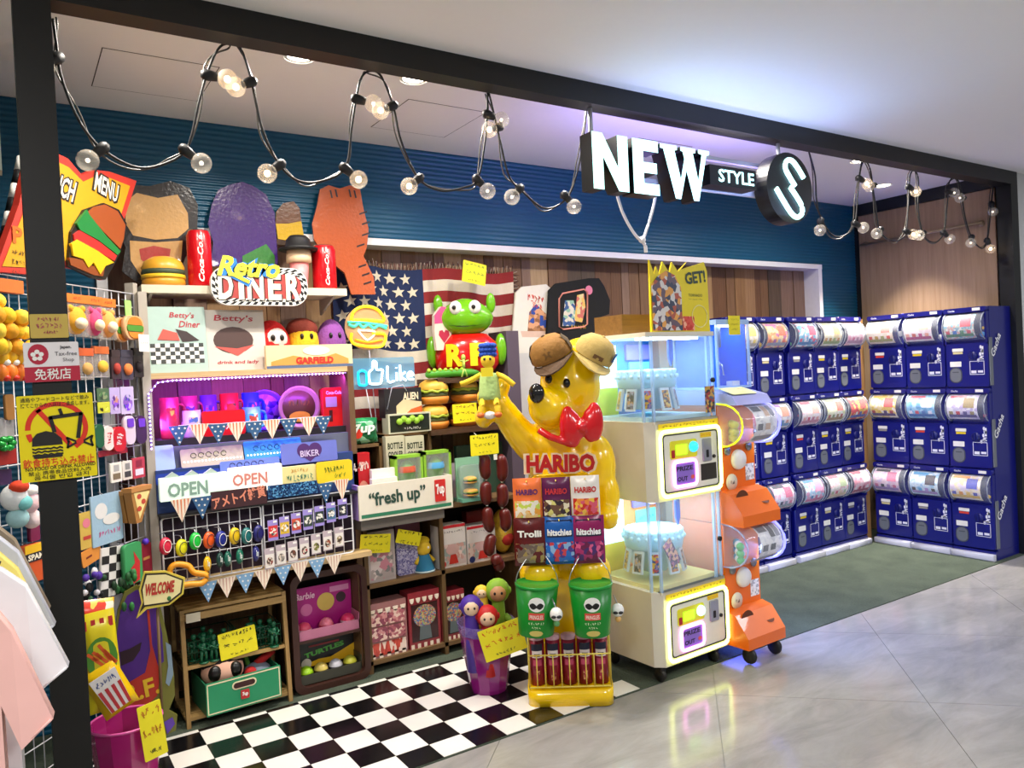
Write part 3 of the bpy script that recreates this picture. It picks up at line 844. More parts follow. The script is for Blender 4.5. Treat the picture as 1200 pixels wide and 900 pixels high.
# ================================================================== prize crane machines (two stacked tiers)
CRM = C('dcd6c6', 0.4, 0, 0.03); CW, CDp = 0.478, 0.43
LEDY = EM('eef784', 4.5); LEDP = EM('ff98ee', 4.5); GL = CLEAR('e8f6ff', 0.10, 0.02)
def crane(label, z, hcab, hglass, tier):
    t = thing('prize_crane_machine', label, 'crane machine', (2.735, -0.035, z), 0.04, 'stacked prize crane machines')
    x0, x1 = -CW/2, CW/2
    ch = 0.04
    b = B().prism([(x0+ch, 0), (x1, 0), (x1, CDp), (x0, CDp), (x0, ch)], 0.0, hcab, 0, 'z')
    b.box(x0+ch+0.03, x1-0.008, -0.004, 0.0, 0.02, hcab-0.045)
    b.box(x0+0.03, x1, 0.0, CDp, hcab-0.012, hcab)
    b.build('cabinet', CRM, t)
    # front panel with light frame
    fx0, fx1, fz0, fz1 = x0+ch+0.012, x1-0.006, 0.022, hcab-0.048
    fp = B().box(fx0+0.012, fx1-0.012, -0.012, -0.004, fz0+0.012, fz1-0.012).build('front_panel', C('e8e6d6', 0.35), t)
    pts = [(p[0], -0.014, p[1]) for p in rrect(fx0, fx1, fz0, fz1, 0.03, 5)]
    B().tube(pts, 0.0085, 8, 0, True).build('light_frame', LEDY, fp)
    pts = [(p[0], -0.013, p[1]) for p in rrect(fx0+0.018, fx1-0.018, fz0+0.018, fz1-0.018, 0.02, 4)]
    B().tube(pts, 0.004, 6, 0, True).build('black_gasket', BLACK, fp)
    w_, h_ = fx1-fx0, fz1-fz0
    X = lambda a: fx0+w_*a
    Z = lambda a: fz0+h_*a
    b = B().rbox(X(0.15), X(0.59), -0.016, -0.012, Z(0.56), Z(0.84), 0.012).build('control_plate', C('e8e02a', 0.4), fp)
    b = B().rbox(X(0.24), X(0.42), -0.018, -0.016, Z(0.62), Z(0.77), 0.003).build('score_screen', EM('8cff1c', 2.5), fp)
    B().lathe([(0, -0.034), (0.022, -0.032), (0.026, -0.024), (0.026, -0.014)], (X(0.52), 0, Z(0.72)), 16, 0, 'y').build('push_button', EM('2ab4ff', 1.6) if tier else EM('b8e8d0', 1.5), fp)
    B().rbox(X(0.165), X(0.215), -0.018, -0.016, Z(0.58), Z(0.7), 0.002).build('red_switch', C('b02020', 0.4), fp)
    pd = B().rbox(X(0.2), X(0.56), -0.015, -0.012, Z(0.14), Z(0.5), 0.018).build('prize_door', C('8a6cc8', 0.35), fp)
    pts = [(p[0], -0.017, p[1]) for p in rrect(X(0.195), X(0.565), Z(0.13), Z(0.51), 0.02, 4)]
    B().tube(pts, 0.0075, 7, 0, True).build('door_light', LEDP, pd)
    B().text('PRIZE', X(0.37), Z(0.4), 0.022, 0, -0.0162, w_*0.28, 0.03).build('lettering', C('241a38', 0.5), pd)
    B().text('OUT', X(0.33), Z(0.24), 0.022, 0, -0.0162, w_*0.17, 0.03).build('lettering', C('241a38', 0.5), pd)
    B().rbox(X(0.47), X(0.53), -0.0165, -0.015, Z(0.22), Z(0.28), 0.008).build('small_flap', C('d85a50', 0.4), pd)
    cs_ = B().rbox(X(0.69), X(0.83), -0.02, -0.012, Z(0.46), Z(0.82), 0.006).build('coin_slot', C('a8a8b4', 0.3, 0.5), fp)
    B().rbox(X(0.735), X(0.775), -0.022, -0.02, Z(0.52), Z(0.64), 0.003).build('coin_return', BLACK, cs_)
    B().rect(X(0.66), X(0.85), Z(0.84), Z(0.92), -0.0135).build('price_sticker', C('f0c81c', 0.5), fp)
    B().text('~6', X(0.755), Z(0.88), 0.009, 0, -0.0142, w_*0.17, 0.02).build('sticker_lettering', INKRED, fp)
    B().lathe([(0, -0.02), (0.009, -0.02), (0.009, -0.012)], (X(0.88), 0, Z(0.52)), 12, 0, 'y').build('lock', DARK, fp)
    if tier:
        B().rect(X(0.65), X(0.92), Z(0.16), Z(0.42), -0.013).build('instruction_plate', C('2a2420', 0.4), fp)
    st = B().rect(fx0, fx1+0.004, hcab-0.04, hcab-0.012, -0.0048).build('yellow_strip', C('e8c41e', 0.45), t)
    B().text('~16', (fx0+fx1)/2, hcab-0.026, 0.014, 0, -0.0056, w_*0.9, 0.02).build('lettering', C('3a2a10', 0.5), st)
    # glass chamber
    g0, g1 = hcab, hcab+hglass
    y1 = CDp-0.012
    B().box(x0+0.012, x1-0.012, y1, CDp, g0, g1).build('back_panel', C('3a90e0' if tier else 'f29a60', 0.4), t)  # tint of the chamber lighting put into the panel colour
    B().box(x0+0.02, x0+0.2, y1-0.003, y1-0.001, g0+0.16, g1-0.02).build('added_glow_panel', EM('c8f4ff', 1.3), t)  # cyan glow of the chamber, added as an emissive sheet
    B().box(x0+0.02, x0+0.2, y1-0.0028, y1-0.001, g0+0.01, g0+0.16).build('painted_light_panel', C('dcee3c' if tier else 'f4d84a', 0.4), t)  # yellow chamber light painted as a flat coloured patch
    B().box(x0+ch, x1-0.01, 0.003, 0.006, g0, g1).build('front_glass', GL, t)
    B().box(x0+0.002, x0+0.005, ch, CDp-0.01, g0, g1).build('side_glass', GL, t)
    B().box(x1-0.005, x1-0.002, 0.01, CDp-0.01, g0, g1).build('side_glass', GL, t)
    for a, c in ((x0+ch, 0.008), (x0+0.01, ch+0.004), (x1-0.012, 0.008), (x1-0.05, 0.008)):
        B().box(a-0.006, a+0.006, c-0.005, c+0.007, g0, g1).build('corner_post', CLEAR('bcdcff', 0.5, 0.1), t)
    B().lathe([(0, -0.012), (0.012, -0.012), (0.012, 0.0)], (x1-0.03, 0, g0+hglass*0.45), 12, 0, 'y').build('glass_lock', BLACK, t)
    # prize drum with hanging cards
    dc = (-0.045, 0.2)
    dr = B().lathe([(0.012, g0+0.05), (0.06, g0+0.05), (0.12, g0+hglass*0.38), (0.142, g0+hglass*0.40), (0.15, g0+hglass*0.5), (0.148, g0+hglass*0.58), (0.13, g0+hglass*0.62), (0, g0+hglass*0.62)], (dc[0], dc[1], 0), 24).build('prize_drum', C('a8d8f4', 0.3), t)
    hooks = B()
    for k in range(22):
        a = 2*PI*k/22
        hooks.ball((dc[0]+0.15*math.cos(a), dc[1]+0.15*math.sin(a), g0+hglass*0.53), 0.011, 6)
        hooks.ball((dc[0]+0.14*math.cos(a+0.14), dc[1]+0.14*math.sin(a+0.14), g0+hglass*0.59), 0.012, 6)
    hooks.build('drum_clips', C('c4e8fa', 0.3), dr)
    cm_ = [PR(['8a7aa8', 'd8b040', 'c05a5a', '4a5a88'], 90, 0.3, 1.1), PR(['d0903a', '7a4a30', 'e0c060', '505870'], 90, 0.3, 2.2), PR(['6a6e80', 'a8a0b0', '30343c', 'd0a070'], 90, 0.3, 3.3)]
    for k in range(10):
        a = 2*PI*k/10+0.2
        b = B()
        b.T = Matrix.Translation((dc[0]+0.135*math.cos(a), dc[1]+0.135*math.sin(a), g0+hglass*0.39)) @ Matrix.Rotation(a+PI/2, 4, 'Z') @ Matrix.Rotation(-0.2, 4, 'X')
        b.box(-0.028, 0.028, 0, 0.012, -0.11, 0.0, 0).rect(-0.02, 0.02, -0.1, -0.012, -0.001, 1)
        b.build('prize_card', [C('cfe2f4', 0.35), cm_[k % 3]], t)
    B().box(x0+0.03, x1-0.03, 0.03, y1-0.01, g0, g0+0.02).build('chamber_floor', C('bfe6f2' if tier else 'f0e8a0', 0.3), t)
    tp = B().box(0.045, 0.19, y1-0.012, y1-0.003, g0+0.06, g0+hglass*0.72).build('tornado_panel', C('7ff0e0', 0.3), t)
    b = B().text('~7', 0.118, g0+hglass*0.62, 0.022, 0, y1-0.013, 0.11, 0.0, 0, 0, 0.2)
    for k in range(9): b.disc(0.08+0.03*(k % 3), g0+0.1+0.04*(k//3), 0.009, None, y1-0.013, 0, 10)
    b.build('panel_print', C('2a9ab8', 0.5), tp)
    B().box(0.02, x1-0.03, y1-0.02, y1-0.003, g1-0.1, g1-0.02).build('marquee', C('8c80d8', 0.3), t)
    B().prism([(-0.035, g1-0.01), (-0.005, g1-0.01), (-0.005, g1-0.1), (-0.02, g1-0.14), (-0.035, g1-0.1)], 0.05, 0.06).build('pennant', [C('4a6ae0', 0.3)], t)
    if tier: B().rect(0.155, 0.225, g0+0.02, g0+0.15, 0.0015).build('window_poster', PR(['a03838', '2a2c3c', 'c8a050', '50607a'], 70, 0.3, 5), t)
    else:
        b = B(); b.T = Matrix.Rotation(0.0, 4, 'Z')
        b.prism([(-0.135, g0+0.2), (-0.085, g0+0.235), (-0.015, g0+0.12), (-0.065, g0+0.08)], 0.05, 0.053)
        b.build('hanging_card', PR(['b070a0', '705a90', 'e0b0a0', '504868'], 70, 0.3, 6), t)
    # ceiling lamp of the chamber
    lp = B().box(x0+0.05, x1-0.05, 0.06, 0.12, g1-0.012, g1-0.002).build('chamber_light', EM('dff6ff', 6), t)
    lamp('crane_lamp', 'AREA', (-0.02, 0.2, g1-0.02), 3.2, (0.62, 0.88, 1.0), 0.25, (0, 0, 0), 0.2, None, t)
    return t
c1 = crane('lower beige prize crane machine on casters beside orange capsule machine', 0.085, 0.352, 0.425, 0)
c2 = crane('upper beige prize crane machine with bright blue glass chamber', 0.862, 0.378, 0.40, 1)
B().box(-CW/2, CW/2, 0.0, CDp, 0.778, 0.7995).build('top_cap', CRM, c2)
for sx in (-0.19, 0.19):
    for sy in (0.05, 0.37):
        k = B().lathe([(0.0, -0.011), (0.03, -0.011), (0.033, -0.006), (0.033, 0.006), (0.03, 0.011), (0.0, 0.011)], (sx, sy, -0.05), 14, 0, 'x').box(sx-0.016, sx+0.016, sy-0.02, sy+0.02, -0.03, 0.0)
        k.build('caster', DARK, c1)
# box and poster on top
ztop = 0.862+0.7995
x0, x1, zb, zt = rc(697, 753, 358, 389, 0.2)
bx = tag(B().box(-0.19, 0.19, 0, 0.2, 0, 0.1, 0).build('wooden_box', WOOD('6a4a20', '86622e', 4, 0.4, 0), None, (2.72, 0.16, ztop), 0.04), 'brown wooden box on top of upper crane machine', 'box')
B().disc(0.17, 0.03, 0.008, None, -0.001).build('round_sticker', WHITE, bx)
GP = (2.86, 0.03, ztop)
gp = tag(B().prism([(-0.26, 0), (0.155, 0), (0.155, 0.31), (0.13, 0.365), (-0.05, 0.325), (-0.02, 0.345), (-0.075, 0.30), (-0.085, 0.345), (-0.12, 0.3), (-0.175, 0.345), (-0.175, 0.30), (-0.225, 0.335), (-0.215, 0.29), (-0.26, 0.33)][:2]+[(0.15, 0.31), (0.13, 0.355), (-0.04, 0.31), (0.005, 0.35), (-0.06, 0.3), (-0.1, 0.345), (-0.12, 0.29), (-0.165, 0.345), (-0.19, 0.28), (-0.21, 0.32), (-0.225, 0.28), (-0.255, 0.35)], 0, 0.01).build('prize_poster', C('e8d21e', 0.4), None, GP, 0.03), 'yellow cut-out prize poster standing on the upper crane machine', 'poster')
B().prism([(-0.25, 0.01), (-0.05, 0.01), (-0.05, 0.22), (-0.09, 0.28), (-0.15, 0.3), (-0.21, 0.27), (-0.25, 0.23)], -0.006, -0.001).build('picture_panel', PR(['b05a48', 'd8d4d0', '6a5a68', 'e0a050', '40485c'], 38, 0.35, 7), gp)
B().text('GET!', 0.06, 0.275, 0.062, 0, -0.002, 0.15, 0.04, 0.12).build('headline_lettering', C('3a4a3a', 0.5), gp)
B().text('TORNADO', 0.055, 0.185, 0.014, 0, -0.002, 0.1).text('~9', 0.055, 0.165, 0.007, 0, -0.002, 0.1).build('lettering', C('3a4a3a', 0.5), gp)
B().rect(-0.045, 0.04, 0.01, 0.08, -0.002).build('red_block', PR(['c83828', 'd85040', 'f0b090'], 60, 0.4, 8), gp)
B().tube([(0.08+0.055*math.cos(2*PI*i/24), -0.002, 0.08+0.055*math.sin(2*PI*i/24)) for i in range(24)], 0.003, 4, 0, True).build('swirl_print', C('f4ec9a', 0.5), gp)

# ================================================================== orange capsule machine tower (two tiers) with clear blue case on top
ORG = C('ea6a06', 0.35, 0, 0.04, 0, 10, 0.2)
def orange(label, z, seed):
    t = thing('orange_capsule_machine', label, 'capsule machine', (3.13, -0.07, z), 0.04, 'orange capsule machines')
    w = 0.135
    B().box(-w, w, 0.06, 0.4, 0.0, 0.60).build('body', ORG, t)
    # sloping tray front
    tr = B().prism([(-0.075, 0.0), (-0.075, 0.055), (0.0, 0.155), (0.06, 0.17), (0.06, 0.0)], -w-0.012, w+0.012, 0, 'x').build('tray', ORG, t)
    B().lathe([(0.0, 0.0), (0.052, 0.0)], (-0.068, -0.012, 0.12), 20, 0, 'y').build('tray_opening', C('5c2c08', 0.6), tr)
    b = B(); b.T = Matrix.Translation((0.075, -0.022, 0.1)) @ Matrix.Rotation(-0.95, 4, 'X')
    b.disc(0, 0, 0.034, 0.03, -0.012); b.build('tray_opening', C('6a3208', 0.6), tr)
    badge = B().lathe([(0, -0.004), (0.042, -0.004), (0.042, 0.0)], (-0.062, 0.056, 0.205), 20, 0, 'y').build('round_badge', C('e8dcc8', 0.4), t)
    B().text('~2', -0.062, 0.203, 0.022, 0, 0.05).build('lettering', DARK, badge)
    # coin and knob
    B().lathe([(0, -0.02), (0.046, -0.02), (0.052, -0.008), (0.052, 0.0)], (-0.005, 0.058, 0.315), 24, 0, 'y').build('turn_dial', C('f2f0ec', 0.3), t)
    for sx, sz in ((-0.085, 0.365), (0.085, 0.375)):
        B().lathe([(0, -0.006), (0.022, -0.006), (0.022, 0.0)], (sx, 0.058, sz), 16, 0, 'y').build('coin_button', C('8a8c90', 0.3, 0.6), t)
    B().rect(0.055, 0.125, 0.2, 0.285, 0.0585).build('rule_sticker', PR(['e8e4dc', 'f0eee8', 'b0aca8'], 90, 0.4, seed), t)
    # curved window
    P = [(0.06-0.155*math.sin(PI*i/10)**0.8, 0.50-math.cos(PI*i/10)*0.108) for i in range(11)]
    b = curved_sheet(-w-0.01, w+0.01, P)
    for xx in (-w-0.01, w+0.01): b.add([(xx, p[0], p[1]) for p in P], [tuple(range(len(P)))])
    hp = b.build('window', CLEAR('e8f0ff', 0.2, 0.04), t)
    B().tube([(w+0.012, p[0], p[1]) for p in P], 0.007, 6).build('light_edge', EM('7a7cff', 2.5), hp)
    B().tube([(-w-0.012, p[0], p[1]) for p in P], 0.0045, 6).build('edge_trim', EM('e8f820', 0.8) if seed == 1 else CLEAR('c8ccf0', 0.6), hp)
    Q = [(0.06-0.15*math.sin(PI*i/10)**0.8, 0.50-math.cos(PI*i/10)*0.104) for i in range(11)]
    cd = curved_sheet(-0.035, w, Q[1:10]).build('display_card', PR(['f0eef0', 'e4e4ea', 'f4f4f4', 'd0d0d8'], 40, 0.3, seed), t)
    b = B()
    def band(i0, i1, a, c, m=0):
        q = [(p[0]-0.0015, p[1]) for p in Q[i0:i1+1]]; n = len(q)
        b.add([(a, p[0], p[1]) for p in q]+[(c, p[0], p[1]) for p in q], [(i, n+i, n+i+1, i+1) for i in range(n-1)], m, True)
    band(7, 8, -0.025, 0.04); band(6, 8, 0.05, 0.085, 1); band(6, 8, 0.092, 0.125, 2); band(4, 5, -0.02, 0.02); band(4, 5, 0.04, 0.08, 1); band(2, 3, -0.02, 0.12, 2)
    b.build('card_print', [C('55565e', 0.5), C('c8a890' if seed == 1 else '3a3a40', 0.5), C('8a8c98', 0.5)], cd)
    for k in range(9):
        B().ball((-0.11+0.03*(k % 3), -0.02+0.035*((k*7) % 3), 0.43+0.035*(k//3)), 0.021, 8).build('capsule', [CAPS[4], CAPS[1], CAPS[2]][k % 3] if seed == 2 else C('c8c040', 0.3), t)
    return t
o1 = orange('lower orange capsule machine on casters with clear curved window', 0.085, 2)
o2 = orange('upper orange capsule machine with yellow edged curved window', 0.69, 1)
for sx in (-0.1, 0.1):
    for sy in (-0.04, 0.33):
        B().lathe([(0.0, -0.012), (0.036, -0.012), (0.04, -0.006), (0.04, 0.006), (0.036, 0.012), (0.0, 0.012)], (sx, sy, -0.042), 14, 0, 'x').box(sx-0.015, sx+0.015, sy-0.015, sy+0.015, -0.02, 0.0).build('caster', DARK, o1)
for oo in (o1, o2): lamp('window_edge_lamp', 'AREA', (0.17, 0.0, 0.5), 8.0, (0.2, 0.36, 1.0), 0.15, (0, -PI/2*0.65, 0), 0.1, None, oo)
lamp('under_glow_lamp', 'AREA', (0.03, 0.12, -0.01), 0.5, (0.1, 0.15, 1.0), 0.15, (0, 0, 0), 0.15, None, o1)
hd = B().prism([(-0.06, 0.60), (-0.03, 0.645), (0.1, 0.675), (0.4, 0.675), (0.4, 0.60)], -0.14, 0.14, 0, 'x').build('sloping_lid', CLEAR('c4c8ff', 0.75, 0.2), o2)
b = B(); b.T = Matrix.Translation((-0.02, 0.02, 0.667)) @ Matrix.Rotation(-1.25, 4, 'X')
b.rbox(-0.1, 0.085, -0.002, 0.0, -0.05, 0.05, 0.006).build('paper_notice', C('d8d88a', 0.5), hd)
b = B(); b.T = Matrix.Translation((-0.02, 0.018, 0.668)) @ Matrix.Rotation(-1.25, 4, 'X')
b.text('~8', 0, 0.018, 0.02, 0, -0.003, 0.14, 0.02).text('~5', 0, -0.02, 0.012, 0, -0.003).build('notice_lettering', C('a85a3a', 0.5), hd)
# small clear blue crane case behind
bc = thing('blue_crane_case', 'small crane case with blue inside and claw, above orange machine', 'crane machine', (3.20, 0.045, 1.366), 0.04)
for z0_, z1_ in ((0, 0.012), (0.335, 0.36)): B().box(-0.135, 0.13, 0, 0.3, z0_, z1_).build('end_plate', C('a8c8f4', 0.3), bc)
B().box(-0.13, 0.125, 0.285, 0.3, 0.012, 0.335).build('back_panel', C('0c5ce0', 0.3), bc)
B().box(-0.133, 0.128, 0.001, 0.004, 0.012, 0.335).build('front_glass', GL, bc)
for a in (-0.128, 0.118): B().box(a, a+0.004, 0.02, 0.285, 0.012, 0.335).build('side_panel', C('0c5ce0', 0.3), bc)
for a in (-0.13, 0.125):
    for c in (0.0, 0.288): B().box(a-0.006, a+0.006, c, c+0.012, 0.012, 0.335).build('corner_post', CLEAR('bcdcff', 0.5, 0.1), bc)
cl = B().box(-0.005, 0.045, 0.12, 0.17, 0.22, 0.335).tube([(0.02, 0.145, 0.22), (0.02, 0.145, 0.16)], 0.018, 10).build('claw', C('5a6478', 0.3, 0.5), bc)
b = B()
for a in range(3):
    q = a*2.1+0.4
    b.tube([(0.02, 0.145, 0.16), (0.02+0.05*math.cos(q), 0.145+0.05*math.sin(q), 0.12), (0.02+0.06*math.cos(q), 0.145+0.06*math.sin(q), 0.07)], 0.005, 6)
b.build('claw_arm', C('c8d4e4', 0.3, 0.6), cl)
for a in (-0.12, 0.05): B().box(a, a+0.06, 0.06, 0.1, 0.012, 0.037).build('foam_block', WHITE, bc)
lamp('case_lamp', 'AREA', (0, 0.12, 0.33), 1.2, (0.75, 0.9, 1.0), 0.15, (0, 0, 0), 0.12, None, bc)
B().box(-0.12, 0.12, 0.05, 0.08, 0.326, 0.333).build('case_light', EM('d8f0ff', 5), bc)
pt = tag(B().box(-0.045, 0.045, 0, 0.003, -0.1, 0.0).build('price_card', C('f0e01c', 0.5), None, (3.20, 0.035, 1.745), 0.04), 'yellow handwritten card on front of the blue crane case', 'price card')
B().text('~7', 0, -0.02, 0.012, 0, -0.001, 0.07).text('~6', 0, -0.045, 0.012, 0, -0.001, 0.07).text('~5', 0, -0.07, 0.012, 0, -0.001, 0.05).build('lettering', C('a8a020', 0.6), pt)
pk = tag(B().prism([(-0.05, 0), (0.04, 0), (0.04, 0.14), (0.0, 0.2), (-0.05, 0.22)], 0, 0.008).build('peach_board', C('f4b8a0', 0.4), None, (3.10, 0.2, 1.727), 0.04), 'peach cut-out board beside the prize poster', 'board')
# ================================================================== helpers for goods
def gbox(name, label, cat, u0, u1, v0, v1, y, d, mat, z=None, rz=0.0, group=None, r=0.0, lean=0.0):
    """a package whose front face fills the photo rectangle on plane y; local front y=0, base z=0"""
    x0, x1, zb, zt = rc(u0, u1, v0, v1, y)
    w, hg = x1-x0, zt-zb
    if z is not None: hg = max(0.02, zt-z); zb = z
    b = B().rbox(-w/2, w/2, 0, d, 0, hg, r, 0, 'y') if r else B().box(-w/2, w/2, 0, d, 0, hg)
    o = b.build(name, mat, None, ((x0+x1)/2, y, zb), rz)
    if lean: o.rotation_euler = (lean, 0, rz)
    tag(o, label, cat, group)
    return o, w, hg
def pcard(label, u, v, wpx, hpx, y, lines, tilt=0.0, rz=0.0, ink=None, rx=0.0):
    """yellow handwritten price card, centre at the photo point on plane y"""
    c = at(u, v, y)
    k = (c-CAM).dot(_f)/FPX
    w, hg = wpx*k*1.12, hpx*k
    o = B().rbox(-w/2, w/2, 0, 0.0025, -hg/2, hg/2, 0.004).build('price_card', C('efe21e', 0.45), None, c, rz)
    o.rotation_euler = (rx, tilt, rz)
    tag(o, label, 'price card', 'yellow handwritten price cards')
    n = len(lines)
    for i, ln in enumerate(lines):
        hh_ = hg*(0.62/n)
        zc = hg*0.36-hg*0.72*i/max(1, n-1) if n > 1 else 0
        if i == n-1 and n > 2: hh_ *= 0.55
        B().text(ln, 0, zc, hh_*0.8, 0, -0.001, w*(0.84 if i < 2 else 0.5), 0.012).build('handwriting', ink if (ink and i < n-1) else CARDINK, o)
    return o
def burger(b, cx, cy, z, r, m=(0, 1, 2, 3), hk=1.0, n=18):
    """bun bottom, patty, lettuce, bun top added to builder"""
    b.lathe([(0, z), (r*0.9, z), (r*1.0, z+0.12*r*hk), (r*0.98, z+0.3*r*hk), (0, z+0.3*r*hk)], (cx, cy, 0), n, m[0])
    b.lathe([(0, z+0.3*r*hk), (r*0.98, z+0.3*r*hk), (r*1.03, z+0.42*r*hk), (r*0.98, z+0.54*r*hk), (0, z+0.54*r*hk)], (cx, cy, 0), n, m[1])
    vs = []
    ring = [(0.9, 0.54), (1.07, 0.55), (1.05, 0.63), (0.9, 0.64)]
    for rr, zz in ring:
        for i in range(n*2):
            a = PI*i/n
            vs.append((cx+r*rr*math.cos(a), cy+r*rr*math.sin(a), z+r*hk*(zz+(0.05*math.sin(a*7) if rr > 1 else 0))))
    N_ = n*2
    b.add(vs, [(j*N_+i, j*N_+(i+1) % N_, (j+1)*N_+(i+1) % N_, (j+1)*N_+i) for j in range(3) for i in range(N_)], m[2], True)
    b.lathe([(r*0.98, z+0.64*r*hk), (r*1.0, z+0.74*r*hk), (r*0.93, z+0.92*r*hk), (r*0.7, z+1.1*r*hk), (r*0.35, z+1.2*r*hk), (0, z+1.22*r*hk)], (cx, cy, 0), n, m[3])
    return b
BUN = C('e0a040', 0.45); PATTY = C('4a3a2c', 0.6); LETT = C('6aa832', 0.5); BUNT = C('e2b450', 0.4); BMATS = [BUN, PATTY, LETT, BUNT]
def star(cx, cz, r, a0=PI/2):
    return [(cx+(r if i % 2 == 0 else r*0.42)*math.cos(a0+i*PI/5), cz+(r if i % 2 == 0 else r*0.42)*math.sin(a0+i*PI/5)) for i in range(10)]

# ================================================================== the purple-lit shelf unit
UX0, UX1 = 0.505, 1.475
GREYW = C('b4aca0', 0.55); SHWD = WOOD('b89868', 'd4b888', 5, 0.5, 0); BROWNW = WOOD('5a4028', '76563a', 5, 0.55, 2)
zS1 = at(300, 336, 1.03).z
zS2 = at(300, 433, 1.0).z
zS3 = at(290, 508, 1.06).z
zW = at(320, 664, 0.93).z+0.0
un = thing('shelf_unit', 'tall shelf unit lit purple from below its upper shelf', 'shelf unit', (1.0, 1.0, 0.004))
def ub(x0, x1, y0, y1, z0, z1): return B().box(x0-1.0, x1-1.0, y0-1.0, y1-1.0, z0-0.004, z1-0.004)
ub(UX0, UX0+0.035, 1.0, 1.27, 0.004, zS1-0.035).build('upright', GREYW, un)
ub(UX1-0.03, UX1, 1.0, 1.27, 0.004, zS2).build('upright', BROWNW, un)
ub(UX0+0.02, UX1+0.0, 1.03, 1.27, zS1-0.036, zS1).build('shelf', C('cfc6b0', 0.5), un)
for xx in (UX0+0.06, UX1-0.06): B().prism([(0.03, zS1-0.036), (0.26, zS1-0.036), (0.26, zS1-0.12)], xx-1.0-0.006, xx-1.0+0.006, 0, 'x').build('bracket', GREYW, un)
ub(UX0+0.035, UX1-0.03, 1.0, 1.27, zS2-0.026, zS2).build('shelf', SHWD, un)
ub(UX0+0.035, UX1-0.03, 1.06, 1.27, zS3-0.03, zS3).build('shelf', DARK, un)
# stepped display riser under the tins
zST = at(290, 541, 1.0).z
ub(UX0+0.035, UX1-0.03, 1.035, 1.27, zST-0.02, zS3-0.032).build('riser_step', C('6a7086', 0.5), un)
ub(UX0+0.03, UX1-0.03, 0.985, 1.27, zST-0.2, zST).build('riser_step', C('28407a', 0.5), un)
ub(UX0+0.035, UX1-0.03, 1.0, 1.27, zW-0.02, zST-0.2).build('back_board', C('2a1a30', 0.7), un)
ub(UX0-0.0, UX1+0.01, 0.9, 1.27, zW-0.024, zW).build('shelf', SHWD, un)
# LED tape under the upper shelf: beads on a tape
LEDV = EM('c9a8ff', 10, 'ffffff')
tp = thing('led_tape', 'purple LED tape under the shelf edge and down the upright', 'LED tape', (1.0, 0.995, zS2-0.03))
path = [(UX0+0.02-1.0, 0, -0.30), (UX0+0.02-1.0, 0, -0.06), (UX0+0.06-1.0, 0, -0.012), (UX0+0.12-1.0, 0, -0.006), (0.0, 0, -0.004), (UX1-0.04-1.0, 0, -0.004)]
B().tube(path, 0.004, 5).build('tape', C('b090e8', 0.4), tp)
bd = B()
for a, c in zip(path[:-1], path[1:]):
    a, c = Vector(a), Vector(c); n = max(1, int((c-a).length/0.017))
    for i in range(n): bd.ball(a+(c-a)*(i/n)+Vector((0, -0.003, 0)), 0.0038, 5)
bo = bd.build('led_beads', LEDV, tp); bo['kind'] = 'stuff'
lamp('led_tape_lamp', 'AREA', (0.0, 0.05, -0.02), 5.5, (0.4, 0.06, 1.0), 0.9, (0.75, 0, 0), 0.03, None, tp)
lamp('led_tape_lamp', 'AREA', (UX0+0.06-1.0, 0.1, -0.2), 1.6, (0.5, 0.1, 1.0), 0.05, (0, -PI/2, 0), 0.3, None, tp)
lamp('led_tape_lamp', 'AREA', (0.0, 0.02, zST-0.21-zS2), 3.6, (0.5, 0.08, 0.95), 0.85, (0, 0, 0), 0.03, None, tp)

# ---------- top shelf: cans, burger bank, cup bank, diner sign
def soda(u0, u1, v0, v1, y, label, group=None):
    x0, x1, zb, zt = rc(u0, u1, v0, v1, y)
    r, hg = (x1-x0)/2, zt-zS1
    t = thing('soda_can', label, 'soda can', ((x0+x1)/2, y+r, zS1), 0, 'large red soda can banks')
    B().lathe([(0, 0), (r*0.85, 0), (r, hg*0.06), (r, hg*0.9), (r*0.86, hg*0.97), (r*0.84, hg*0.985)], n=24).build('can_body', C('c8101c', 0.25, 0.1), t)
    B().lathe([(r*0.84, hg*0.985), (r*0.8, hg), (r*0.78, hg*0.99), (0, hg*0.99)], n=24).build('can_lid', CHROME, t)
    b = B()
    b.text('Coca-Cola', 0, 0, hg*0.42, 0, 0, None, 0.03, 0, 0, 0.25)
    b2 = B()
    k = hg*0.8/ (max(p[0] for p in b.v)-min(p[0] for p in b.v))
    b2.v = [((r*1.004)*math.sin(-p[2]*1.1*k*0.6/r-0.1), -(r*1.004)*math.cos(-p[2]*1.1*k*0.6/r-0.1), hg*0.5+p[0]*k) for p in b.v]
    b2.f, b2.m, b2.s = b.f, b.m, b.s
    b2.build('lettering', WHITE, t)
soda(222, 251, 268, 331, 1.08, 'large red soda can with white script beside the toy burger')
soda(371, 398, 286, 333, 1.08, 'large red soda can with white script beside the black-hatted cup')
x0, x1, zb, zt = rc(168, 223, 306, 332, 1.06)
t = thing('toy_burger', 'toy cheeseburger bank on top shelf beside a red soda can', 'toy burger', ((x0+x1)/2, 1.16, zS1))
bm = [C('d8962c', 0.35), C('e8b83c', 0.4), C('4a7a3a', 0.5), C('dca030', 0.35)]
r = (x1-x0)/2*0.96
